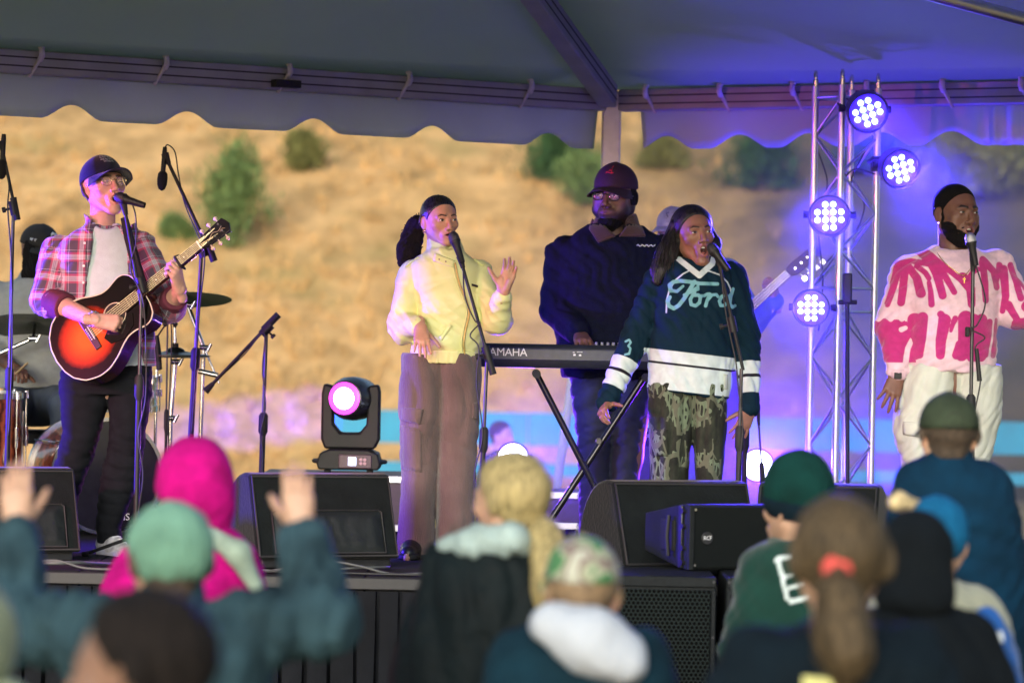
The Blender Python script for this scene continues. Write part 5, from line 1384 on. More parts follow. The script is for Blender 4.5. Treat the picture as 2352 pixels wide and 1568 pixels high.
# ------------------------------------------------------------------ guitarist
def guitarist():
    Yb = 14.78; P = lambda x, y, d=0: W(x, y, Yb+d)
    root = person('man in plaid shirt and navy cap singing with closed eyes and playing guitar', floor_pt(P(220, 1275)))
    H = Head(P(238, 427), 33, 11, -3, 1.1)
    J = dict(neck=P(236, 522, .02), shA=P(132, 580, .03), shB=P(322, 566, .03), elA=P(108, 688, -.03), wrA=P(222, 736, -.315), elB=P(388, 705, -.10), wrB=P(414, 664, -.295),
             hipA=P(190, 880), hipB=P(300, 880), knA=P(183, 1000), knB=P(290, 1000), anA=P(130, 1235, .05), anB=P(248, 1225), toeA=floor_pt(P(110, 1290, -.18), DECK+.02), toeB=floor_pt(P(292, 1282, -.13), DECK+.02))
    for s in 'AB': J['an'+s][2] = DECK + .09
    hA = hand_prims(J['wrA'], hand_frame((1, .04, -.10), (-.1, -1, .35), (0, 0, 1)), 1.02, curls=[(45, 55, 30), (55, 60, 35), (60, 62, 35), (62, 62, 35)], spread=(3, 0, -2, -5), thumb=(25, 30))
    hB = hand_prims(J['wrB'], hand_frame((-.18, -.50, .85), (.80, -.55, .1), (-.5, .3, .4)), 1.05, curls=[(28, 75, 50), (34, 78, 50), (40, 78, 50), (46, 78, 50)], spread=(6, 2, -3, -8), thumb=(30, 14))
    SK = skin_mat('skin_pale', (.60, .34, .26), (.45, .15, .13), (.12, .07, .05), (.06, .012, .012))
    stub = lambda x, y, z: np.where((z < -.045) & (y > -.13), -.01, np.maximum(z+.045, .002)) + np.where(y < .03, 0, .05)
    body, fa = body_obj(root, J, H, SK, [hA, hB], .98, .011, dict(mouth=1.15, nose=1.08), fore=.006)
    eyes(H, root, 0, lash=.0011); teeth(H, root, -.0595)
    # hair at the nape and temples
    V, F = shell(fa, .005, lambda X, Y, Z: np.maximum(np.maximum(.012-Y + (Z+.02)*.3, -.055-Z), Z-.06) + 0*X, H, folds(.0015, (200, 200, 60), 3))
    mesh_obj('hair', V, F, mat('hair_brown', (.05, .028, .018), .6, var=.4, nscale=90, bump=.6, bscale=200), root, smooth=180)
    NAVY = mat('cap_navy', (.006, .010, .032), .85, spec=.2, var=.15, nscale=30, bump=.3, bscale=300, sheen=.2)
    c, T, cr = cap(root, H, NAVY, -6, brim=.078, size=1.03, lift=-.004, brimdrop=.012)
    INK = mat('cap_print', (.62, .68, .74), .7, var=.05)
    for s, e, hh_, sx in (('BLESS THE LORD', .92, .0085, .8), ('O MY SOUL', .76, .012, .9), ('AND ALL THAT IS', .60, .0085, .8), ('WITHIN ME', .47, .0085, .8)): cap_text(c, T, cr, s, e, hh_, INK, sx)
    glasses(root, H, mat('gold_wire', (.8, .68, .45), .2, 1, var=0), .0225, .0185, mat('clear_lens', (.95, .95, .95), .02, 0, spec=.8, var=0, alpha=.12), r=.0011)
    # white tee
    tee_st = stations(Yb, [(512, 205, 272, .060), (528, 185, 295, .080), (560, 150, 325, .093), (610, 142, 335, .105), (700, 150, 342, .112), (800, 152, 348, .115), (856, 152, 349, .118)])
    TEE = mat('white_tee', (.56, .66, .68), .85, var=.06, bump=.2, bscale=250)
    tee = [UL(tee_st, yaw=.12), ('s', ell(P(243, 505, -.055), (.058, .05, .045)), .012)]
    garment('t_shirt', tee, TEE, root, .007, folds(.004, (18, 18, 7), 4))
    # plaid overshirt
    m, N, L, b = new_mat('plaid_flannel'); b.inputs['Roughness'].default_value = .9; b.inputs['Sheen Weight'].default_value = .25
    cols = []
    for an in ('pu', 'pv'):
        at = N.new('ShaderNodeAttribute'); at.attribute_name = an
        fr = math_node(N, L, 'FRACT', math_node(N, L, 'ADD', math_node(N, L, 'DIVIDE', at.outputs['Fac'], .088 if an == 'pu' else .098), 50.0))
        r = N.new('ShaderNodeValToRGB'); e = r.color_ramp; e.interpolation = 'LINEAR'
        dk, rd, wh = (.085, .062, .095, 1), (.52, .07, .15, 1), (.62, .57, .64, 1); sp = [(0, dk), (.36, dk), (.39, rd), (.46, rd), (.49, wh), (.53, wh), (.545, dk), (.56, wh), (.60, wh), (.615, dk), (.63, wh), (.69, wh), (.72, rd), (.80, rd), (.83, dk), (.90, dk), (.91, wh), (.925, wh), (.935, dk)]
        e.elements[0].position = 0; e.elements[0].color = dk; e.elements[1].position = 1; e.elements[1].color = dk
        for ps, cc in sp[1:]: q = e.elements.new(ps); q.color = cc
        L.new(fr, r.inputs[0]); cols.append(r.outputs[0])
    mx = N.new('ShaderNodeMix'); mx.data_type = 'RGBA'; mx.inputs['Factor'].default_value = .5; L.new(cols[0], mx.inputs['A']); L.new(cols[1], mx.inputs['B'])
    tc = N.new('ShaderNodeTexCoord'); nz = N.new('ShaderNodeTexNoise'); nz.inputs['Scale'].default_value = 260; L.new(tc.outputs['Object'], nz.inputs['Vector'])
    bp = N.new('ShaderNodeBump'); bp.inputs['Strength'].default_value = .3; bp.inputs['Distance'].default_value = .003; L.new(nz.outputs['Fac'], bp.inputs['Height']); L.new(bp.outputs[0], b.inputs['Normal'])
    L.new(mx.outputs['Result'], b.inputs['Base Color']); PLAID = m
    sh_st = stations(Yb, [(518, 196, 284, .072), (535, 168, 308, .092), (560, 140, 333, .108), (610, 130, 343, .122), (700, 140, 350, .128), (790, 148, 355, .130), (838, 148, 357, .134)])
    cufA = along(J['elA'], J['wrA'], .16); cufB = along(J['elB'], J['wrB'], .25)
    sh = [UL(sh_st, yaw=.12)] + sleeve(J['shA'], J['elA'], cufA, (.077, .071, .070)) + sleeve(J['shB'], J['elB'], cufB, (.073, .070, .066))
    cut = stations(Yb, [(498, 200, 298, .10), (560, 216, 308, .13), (620, 208, 306, .13), (700, 198, 312, .13), (770, 240, 338, .125), (842, 275, 350, .125)], dy=-.150)
    sh.append(('s', loft(cut, n=2.0), .008))
    def pl(V):
        u = V[:, 0].copy(); v = V[:, 2].copy()
        for a, bb, out in ((J['shA'], J['elA'], -1), (J['shB'], J['elB'], 1)):
            d = nrm(bb-a); t = (V-a) @ d; q = V-a-t[:, None]*d; ds = np.linalg.norm(q, axis=1); m_ = (ds < .10) & (t > .0) & ((V[:, 0]-a[0])*out > -.055 + .0*t)
            F_ = frame(d); ang = np.arctan2(q @ F_[:, 0], q @ F_[:, 1]); u = np.where(m_, ang*.075, u); v = np.where(m_, -t, v)
        return {'pu': u, 'pv': v}
    garment('plaid_shirt', sh, PLAID, root, .006, multi(creases(.009, .085, 8, (.6, 0, .8)), creases(.005, .045, 15)), pl)
    # collar wings
    for quad in (((180, 487), (216, 505), (214, 540), (188, 520)), ((290, 512), (300, 508), (312, 540), (290, 548))):
        patch('shirt_collar', [UL(sh_st, yaw=.12), ('u', rcone(J['neck'] + (0, 0, .03), J['neck'] - (0, 0, .02), .078, .085), .02)], quad, Yb, PLAID, root, 6, 6, .008, .005, plaid=True)
    patch('chest_pocket', sh[:1], ((150, 582), (206, 573), (207, 599), (152, 606)), Yb, PLAID, root, 10, 5, .007, .004, plaid=True)
    for k, y in enumerate((560, 612, 650, 700)):
        q = ptsurf(sh, [(262-60+k*-1, y)], Yb, .006)[0]; MB().lathe([(.006, 0), (.006, .003)], q, rot('X', 90), 10).build('button', WHITEP, root)
    MAR = mat('maroon_lining', (.115, .018, .04), .85, var=.2, nscale=30, bump=.3, bscale=200)
    for a, bb, r1, r2 in ((cufA, along(J['elA'], J['wrA'], .40), .072, .062), (cufB, along(J['elB'], J['wrB'], .55), .066, .060)):
        garment('rolled_cuff', [('u', rcone(a, bb, r1, r2), .01), ('s', half(bb, -nrm(bb-a)), .006), ('s', half(a - nrm(bb-a)*.02, nrm(bb-a)), .006)], MAR, root, .006, folds(.003, (25, 25, 25), 9))
    # jeans
    pel = stations(Yb, [(835, 148, 346, .115), (870, 142, 348, .125), (905, 142, 348, .12)])
    la = stations(Yb, [(850, 142, 250, .105), (885, 138, 256, .108), (940, 140, 245, .098), (997, 145, 228, .085), (1045, 133, 215, .08), (1091, 119, 196, .073), (1180, 100, 168, .066), (1268, 92, 158, .066, .04)])
    lb = stations(Yb, [(850, 243, 348, .105), (885, 245, 347, .108), (940, 250, 342, .098), (997, 253, 333, .085), (1045, 245, 327, .08), (1095, 233, 318, .074), (1150, 226, 300, .066), (1207, 221, 276, .060), (1246, 224, 282, .060)])
    garment('jeans', [UL(pel), UL(la), UC(lb)], DENIM_BLK, root, .007, multi(creases(.008, .08, 21, (.5, 0, 1)), creases(.005, .05, 22, (0, 0, 1))))
    SNK = mat('sneaker_grey', (.48, .47, .50), .6, var=.5, nscale=22, bump=.4, bscale=60); SOLE = mat('sneaker_sole', (.55, .55, .65), .6, var=.1)
    for s in 'AB':
        so = shoe(root, J['an'+s], J['toe'+s], SNK, SOLE, .047)
        d = nrm((J['toe'+s]-J['an'+s])*(1, 1, 0)); n_ = np.cross(d, (0, 0, 1)); o = floor_pt(J['an'+s]) + d*.05
        for k in range(4):
            q = o + d*.025*k + (0, 0, .098-.012*k); MB().tube([q + n_*.022, q + d*.012 + (0, 0, .005), q - n_*.022], .003, 6).build('lace', WHITEP, so, smooth=60)
    d = nrm(J['wrA']-J['elA']); R = frame(d); q = along(J['elA'], J['wrA'], .93)
    bm = MB()
    for k in range(14):
        a = 2*PI*k/14; bm.lathe([(.002, -.005), (.006, -.003), (.006, .003), (.002, .005)], q + R @ np.array((.033*math.cos(a), .033*math.sin(a), 0)), R, 8)
    bm.build('bracelet', CHROME, root, smooth=60)
    return J, H
GJ, GH = guitarist()
# ------------------------------------------------------------------ acoustic guitar
def guitar():
    Yb = 14.78; sh_ = W(264, 723, Yb-.265)                       # sound hole
    phi, psi = math.radians(24), math.radians(8)
    iu = np.array((.772, 0, .635)); iv = np.array((-.635, 0, .772)); yy = np.array((0, 1., 0))
    u = nrm(iu*math.cos(psi) - yy*math.sin(psi)); v = nrm(iv*math.cos(phi) + yy*math.sin(phi)); v = nrm(v - u*(u @ v)); n = np.cross(u, v); n = n if n[1] < 0 else -n
    G = lambda a, b, c=0: sh_ + u*a + v*b + n*c
    root = thing('acoustic_guitar', 'sunburst acoustic guitar with red orange top held by the plaid shirt man', 'guitar', G(-.2, 0))
    hw = [(-.345, .0), (-.338, .065), (-.318, .118), (-.275, .168), (-.21, .196), (-.15, .197), (-.09, .175), (-.04, .145), (0, .128), (.04, .127), (.08, .138), (.105, .142), (.13, .136), (.155, .112), (.167, .07), (.171, .0)]
    A = np.array(hw); t = np.linspace(0, len(hw)-1, 60); oa = np.interp(t, range(len(hw)), A[:, 0]); ow = np.interp(t, range(len(hw)), A[:, 1])
    ker = np.array([1, 2, 1])/4; ow[1:-1] = np.convolve(ow, ker, 'valid'); 
    out = [(a, w) for a, w in zip(oa, ow)] + [(a, -w) for a, w in zip(oa[::-1][1:-1], ow[::-1][1:-1])]
    # top with burst
    m, N, L, b = new_mat('sunburst_top'); b.inputs['Roughness'].default_value = .16; b.inputs['Coat Weight'].default_value = .8; b.inputs['Coat Roughness'].default_value = .06
    at = N.new('ShaderNodeAttribute'); at.attribute_name = 'burst'; r = N.new('ShaderNodeValToRGB'); e = r.color_ramp.elements
    e[0].position = .0; e[0].color = (.004, .003, .003, 1); e[1].position = 1; e[1].color = (.75, .12, .015, 1); q = e.new(.30); q.color = (.012, .004, .003, 1); q = e.new(.55); q.color = (.55, .035, .008, 1)
    tc = N.new('ShaderNodeTexCoord'); wv = N.new('ShaderNodeTexNoise'); wv.inputs['Scale'].default_value = 60; L.new(tc.outputs['Object'], wv.inputs['Vector'])
    mm = N.new('ShaderNodeMath'); mm.operation = 'MULTIPLY_ADD'; mm.inputs[1].default_value = .08; L.new(wv.outputs['Fac'], mm.inputs[0]); L.new(at.outputs['Fac'], mm.inputs[2])
    L.new(mm.outputs[0], r.inputs[0]); L.new(r.outputs[0], b.inputs['Base Color'])
    V = []; bu = []; K = 12; c0 = np.array((-.07, 0)); nO = len(out)
    for k in range(K+1):
        f = k/K
        for a, w in out:
            p = c0 + (np.array((a, w))-c0)*f; V.append(G(p[0], p[1], .001*(1-f)))
            d = math.hypot((p[0]+.165)/.155, p[1]/.15); bu.append(max(0, min(1, 1.25 - d)))
    F = [(k*nO+i, k*nO+(i+1) % nO, (k+1)*nO+(i+1) % nO, (k+1)*nO+i) for k in range(K) for i in range(nO)]
    mesh_obj('top', V, F, m, root, smooth=180, attrs={'burst': np.array(bu)})
    SIDE = mat('mahogany_side', (.055, .016, .009), .2, var=.3, nscale=14, stretch=(1, 1, 6), coat=.5)
    V = [G(a, w, 0) for a, w in out] + [G(a*.995, w*.985, -.105) for a, w in out]
    mesh_obj('sides', V, [(i, (i+1) % nO, nO+(i+1) % nO, nO+i) for i in range(nO)] + [tuple(range(nO, 2*nO))], SIDE, root, smooth=40)
    MB().tube([G(a, w, .0005) for a, w in out + out[:1]], .0032, 6, cap=False).build('binding', mat('cream_binding', (.75, .66, .48), .4, var=.05), root, smooth=180)
    MB().lathe([(.05, 0), (.0505, .0012), (.01, .0012)], G(0, 0, .0015), np.stack([u, v, n], 1), 36).build('sound_hole', mat('hole_black', (.01, .006, .004), .7), root)
    MB().tube([G(.056*math.cos(q), .056*math.sin(q), .002) for q in np.linspace(0, 2*PI, 37)], .0028, 6, cap=False).build('rosette', mat('rosette', (.6, .5, .36), .4), root, smooth=180)
    pgp = [(-.02, -.048), (.03, -.052), (.048, -.03), (.075, -.05), (.05, -.10), (-.02, -.125), (-.085, -.105), (-.10, -.06), (-.06, -.035)]
    MB().prism(pgp, n*.002, G(0, 0, .0015), u, v).build('pickguard', mat('pickguard_black', (.008, .006, .006), .12, coat=.5), root)
    FB = mat('rosewood', (.030, .016, .016), .6, spec=.2, var=.3, nscale=30, stretch=(1, 1, 1))
    Rg = np.stack([u, v, n], 1); nut = .502
    MB().prism([(.05, -.028), (nut, -.0215), (nut, .0215), (.05, .028)], n*.010, G(0, 0, .002), u, v).build('fretboard', FB, root)
    MB().prism([(.15, -.026), (nut+.005, -.0205), (nut+.005, .0205), (.15, .026)], -n*.024, G(0, 0, .0015), u, v).build('neck', SIDE, root, bevel=.009)
    MB().prism([(.12, -.028), (.19, -.028), (.19, .028), (.12, .028)], -n*.09, G(0, 0, -.004), u, v).build('heel', SIDE, root, bevel=.012)
    sl = .645; br = nut-sl
    for k in range(1, 19):
        p = nut - sl*(1-2**(-k/12)); w = .0215 + (nut-p)/(nut-.05)*.0065
        if p > .06: MB().tube([G(p, -w, .0122), G(p, w, .0122)], .0013, 5).build('fret', mat('fret_wire', (.8, .66, .5), .25, 1, var=0), root)
    for k in (3, 5, 7, 9):
        p = nut - sl*(1-2**(-(k-.5)/12)); MB().lathe([(.0028, 0), (.0028, .0006)], G(p, 0, .0123), Rg, 8).build('position_dot', WHITEP, root)
    MB().box(G(nut+.003, 0, .010), (.006, .044, .012), Rg).build('nut', WHITEP, root)
    hs = [(nut+.004, -.021), (nut+.03, -.031), (nut+.155, -.040), (nut+.165, -.02), (nut+.172, 0), (nut+.165, .02), (nut+.155, .040), (nut+.03, .031), (nut+.004, .021)]
    ho = MB().prism(hs, -n*.015, G(0, 0, .008), u, v).build('headstock', mat('headstock_black', (.012, .012, .013), .2, coat=.5), root, bevel=.002)
    for t in ([(nut+.06, -.006), (nut+.085, .006), (nut+.11, -.004), (nut+.135, .006)], [(nut+.115, -.012), (nut+.13, -.006), (nut+.145, -.014)]):
        MB().tube(cable_curve([G(a, c, .0088) for a, c in t], n=5), .0012, 5).build('head_inlay', mat('inlay', (.5, .42, .25), .4), ho)
    for sg in (-1, 1):
        for k in range(3):
            a = nut+.045+k*.042; MB().lathe([(.004, 0), (.004, .008), (.0045, .012)], G(a, sg*.019, .008), Rg, 10).build('tuning_post', CHROME, ho, smooth=50)
            MB().lathe([(.003, .0), (.003, .012), (.009, .016), (.010, .022), (.006, .027)], G(a, sg*(.031+(a-nut-.03)*.07), 0), np.stack([n, u, sg*v], 1), 10).build('tuning_peg', mat('peg_cream', (.8, .66, .52), .35), ho, smooth=60)
    bo = MB().prism([(br-.016, -.085), (br+.014, -.085), (br+.018, -.04), (br+.018, .04), (br+.014, .085), (br-.016, .085)], n*.009, G(0, 0, .001), u, v).build('bridge', mat('bridge_ebony', (.02, .013, .012), .4), root, bevel=.003)
    MB().box(G(br+.008, 0, .012), (.003, .075, .006), Rg).build('saddle', WHITEP, bo)
    for k in range(6):
        o_ = (k-2.5)
        MB().lathe([(.0035, 0), (.003, .004)], G(br-.006, o_*.0115, .0095), Rg, 8).build('bridge_pin', WHITEP, bo)
        MB().tube([G(br+.008, o_*.0108, .0155), G(nut+.003, o_*.0072, .0165), G(nut+.045+(2-abs(o_)+.5-.0)*.030, math.copysign(.016, o_), .014)], .0007, 5).build('string', mat('bronze_string', (.75, .62, .42), .3, 1, var=0), root)
    cpz = nut - .645*(1-2**(-3.6/12))
    co = MB().box(G(cpz, 0, .019), (.012, .058, .008), Rg).build('capo', BLACK, root, bevel=.003)
    MB().tube([G(cpz, -.03, .02), G(cpz+.004, -.036, -.012), G(cpz, 0, -.03)], .005, 8).tube([G(cpz, .028, .02), G(cpz+.01, .034, .0), G(cpz+.03, .03, -.025)], .005, 8).build('capo_lever', BLACK, co, smooth=60)
    MB().tube([W(286, 502, Yb-.11), W(296, 545, Yb-.155), W(312, 605, Yb-.165), W(330, 660, Yb-.17), W(345, 705, Yb-.2)], [.02, .026, .026, .024, .012], 4).build('strap', mat('strap_black', (.012, .012, .014), .85, bump=.3, bscale=200), root)
guitar()
# ------------------------------------------------------------------ woman in yellow
def yellow():
    Yb = 15.0; P = lambda x, y, d=0: W(x, y, Yb+d)
    root = person('woman in pale yellow jacket and mauve cargo trousers singing with raised hand', floor_pt(P(1005, 1283)))
    H = Head(P(1010, 507), 27, 1, -3, 1.0)
    J = dict(neck=P(1012, 585, .02), shA=P(948, 628, .02), shB=P(1098, 626, .02), elA=P(924, 742, .0), wrA=P(966, 752, -.17), elB=P(1142, 735, -.05), wrB=P(1156, 668, -.17),
             hipA=P(970, 850), hipB=P(1055, 850), anA=P(950, 1250, -.02), anB=P(1040, 1240, .04), toeA=P(935, 1283, -.2), toeB=P(1060, 1280, -.1))
    for s in 'AB': J['an'+s][2] = DECK+.09; J['kn'+s] = along(J['hip'+s], J['an'+s], .5)
    hA = hand_prims(J['wrA'], hand_frame((.12, -.75, -.85), (0, -1, .6), (1, 0, 0)), .98, curls=[(6, 10, 6), (14, 14, 8), (16, 14, 8), (10, 12, 8)], spread=(9, 2, -5, -14), thumb=(46, 8))
    hB = hand_prims(J['wrB'], hand_frame((.30, -.15, 1), (.35, .9, 0), (-1, 0, 0)), .98, curls=[(18, 12, 8), (16, 12, 8), (14, 12, 8), (10, 12, 8)], spread=(4, 0, -4, -9), thumb=(48, 6))
    SK = skin_mat('skin_golden', (.52, .275, .18), (.38, .13, .11), (.03, .017, .013))
    body, fa = body_obj(root, J, H, SK, [hA, hB], .88, .011, dict(mouth=.22, female=True, jaw=.94, chin=.9, nose=.98))
    eyes(H, root, 1.1, (.05, .0), .0017)
    SLICK = mat('hair_slick', (.012, .011, .012), .28, var=.4, nscale=70, bump=.5, bscale=90, stretch=(3, .4, 1), bdist=.003, spec=.6)
    rg_, tk_ = hairline(.014, .78, 1.2, -.06); V, F = shell(fa, tk_(.006), rg_, H, folds(.0006, (60, 200, 60), 5))
    mesh_obj('hair', V, F, SLICK, root, smooth=180)
    # curly ponytail
    pc = [H.w((-.02, .10, .0)), P(958, 515, .12), P(948, 545, .13), P(938, 575, .12), P(930, 600, .10)]
    pr = [('u', rcone(pc[i], pc[i+1], (.022, .034, .043, .046, .035)[i], (.022, .034, .043, .046, .030)[i+1]), .03) for i in range(4)]
    pt, _ = garment('ponytail', pr, HAIR_COIL, root, .005, multi(folds(.007, (50, 50, 30), 31, n=5), folds(.004, (170, 170, 120), 32)))
    rg = np.random.default_rng(3); mb = MB()
    for k in range(70):
        t = rg.random()*3.7; i = int(t); f = t-i; c = along(pc[i+0], pc[min(4, i+1)], f); d = nrm(rg.normal(0, 1, 3)); rad = .040
        q0 = c + d*rad; ax = nrm(rg.normal(0, 1, 3)); F_ = frame(ax)
        mb.tube([q0 + F_ @ np.array((.008*math.cos(a), .008*math.sin(a), .0030*a)) for a in np.linspace(0, 9, 14)], .0016, 4)
    mb.build('curl_strands', HAIR_COIL, pt, smooth=180)
    for sg, z in ((-1, -.046), (1, -.046)):
        MB().tube([H.w((sg*.078, .012 + .008*math.cos(t), z + .008*math.sin(t))) for t in np.linspace(0, 2*PI, 14)], .0028, 6).build('earring', GOLD, root, smooth=180)
    YEL = pat_mat('yellow_nylon', (.72, .73, .33), [], rough=.5, bump=.04, bscale=70, var=.03, nscale=10, sheen=0, spec=.4, bdist=.006)
    tor = stations(Yb, [(572, 985, 1062, .075), (588, 962, 1082, .085), (606, 940, 1106, .098), (640, 944, 1106, .110), (700, 956, 1104, .114), (760, 958, 1106, .122), (790, 950, 1108, .130), (806, 942, 1104, .128), (812, 944, 1100, .120), (833, 950, 1094, .114)])
    ck = stations(Yb, [(545, 980, 1058, .062, .02), (565, 978, 1064, .066, .015), (600, 972, 1072, .074)])
    jk = [UL(tor), ('u', loft(ck), .012), ('s', ell(P(1020, 538, -.02), (.055, .058, .042)), .008), ('s', ell(P(1033, 552, -.088), (.030, .072, .046), rot('Y', 8)), .006)] + sleeve(J['shA'], J['elA'], along(J['elA'], J['wrA'], .80), (.068, .070, .046), .012) + sleeve(J['shB'], J['elB'], along(J['elB'], J['wrB'], .78), (.066, .066, .046), .012)
    # billow at the elbows
    jk += [('u', ell(P(925, 762, -.03), (.056, .062, .058)), .03), ('u', ell(P(1140, 738, -.05), (.064, .062, .054)), .03)]
    garment('jacket', jk, YEL, root, .0058, multi(creases(.007, .22, 41, (.7, 0, .7)), creases(-.010, .11, 44, (-.6, 0, .7), patchy=1.0), creases(-.005, .05, 46, (.5, 0, .8), patchy=1.0)))
    for nm, a, bb, r in (('cuff', along(J['elA'], J['wrA'], .72), along(J['elA'], J['wrA'], .93), .040), ('cuff', along(J['elB'], J['wrB'], .70), along(J['elB'], J['wrB'], .94), .036)):
        garment(nm, [('u', rcone(a, bb, r*1.12, r), .01), ('s', half(bb, -nrm(bb-a)), .004)], YEL, root, .005)
    garment('waistband', [UL(stations(Yb, [(804, 943, 1103, .128), (818, 944, 1101, .126), (834, 949, 1096, .122)]), rnd=.006)], YEL, root, .0055, creases(.003, .03, 45, (1, .3, 0)))
    zp = ptsurf(jk, [(1046, 605), (1056, 650), (1072, 690), (1078, 720), (1070, 760), (1066, 790), (1068, 815), (1062, 832)], Yb, .002)
    zp[:, 1] -= .006
    z = MB().tube(cable_curve(list(zp), n=8), .0042, 6).build('zip', mat('zip_gold', (.62, .44, .14), .5, .3), root, smooth=180)
    zp2 = zp - (.011, .001, 0); MB().tube(cable_curve(list(zp2), n=8), .003, 6).build('zip_placket', YEL, z, smooth=180)
    patch('throat_strap', jk, ((1000, 582), (1046, 600), (1042, 616), (996, 600)), Yb, YEL, root, 8, 4, .008, .006)
    for x, y in ((1010, 597), (1025, 602)):
        q = ptsurf(jk, [(x, y)], Yb, .014)[0]; MB().lathe([(.004, 0), (.004, .003)], q, rot('X', 90), 8).build('snap_button', mat('snap', (.2, .12, .1), .4, .5), root)
    patch('chest_label', jk, ((1084, 652), (1098, 656), (1098, 661), (1084, 657)), Yb, BLACK, root, 3, 2, .008, .002)
    for a, b_ in (((930, 612), (962, 592)), ((1090, 596), (1112, 610))):
        q = ptsurf(jk, [a, ((a[0]+b_[0])/2, (a[1]+b_[1])/2), b_], Yb, .0, .3); q[:, 1] -= .004; MB().tube(list(q), .006, 6).build('epaulet', YEL, root, smooth=180)
    patch('pocket_welt', jk, ((1010, 775), (1034, 742), (1040, 748), (1016, 782)), Yb, YEL, root, 6, 3, .009, .005)
    MAUVE = mat('mauve_corduroy', (.125, .082, .078), .92, var=.2, nscale=12, bump=.5, bscale=220, stretch=(1, 1, .15), sheen=.35, var2=.22, nscale2=5)
    la = stations(Yb, [(812, 924, 1022, .112), (860, 919, 1024, .122), (950, 917, 1018, .112), (1000, 918, 1012, .105), (1100, 922, 1004, .100), (1200, 917, 1001, .106), (1262, 913, 996, .110), (1286, 912, 990, .110)])
    lb = stations(Yb, [(812, 1004, 1102, .112), (860, 1003, 1105, .122), (950, 1006, 1102, .112), (1000, 1008, 1098, .105), (1100, 1003, 1091, .100), (1200, 1000, 1087, .106), (1268, 998, 1084, .110, .03)])
    tr, _ = garment('cargo_trousers', [UC(la), UC(lb)], MAUVE, root, .0065, multi(creases(.011, .14, 51, (1, .3, .12), patchy=.7), creases(.005, .08, 52, (.5, 0, .8), patchy=.9)))
    for quad, nm in ((((923, 934), (974, 938), (966, 972), (923, 962)), 'pocket_flap'), (((924, 975), (970, 985), (970, 1082), (926, 1075)), 'cargo_pocket'), (((1086, 925), (1097, 922), (1096, 962), (1086, 958)), 'pocket_flap')):
        patch(nm, [UL(la), UL(lb)], quad, Yb, MAUVE, root, 8, 8, .010 if 'flap' in nm else .003, .007, .006)
    BS = mat('black_leather', (.012, .012, .015), .35, var=.2, bump=.2, bscale=80)
    for s in 'AB': shoe(root, J['an'+s], J['toe'+s], BS, RUBBER, .05)
yellow()
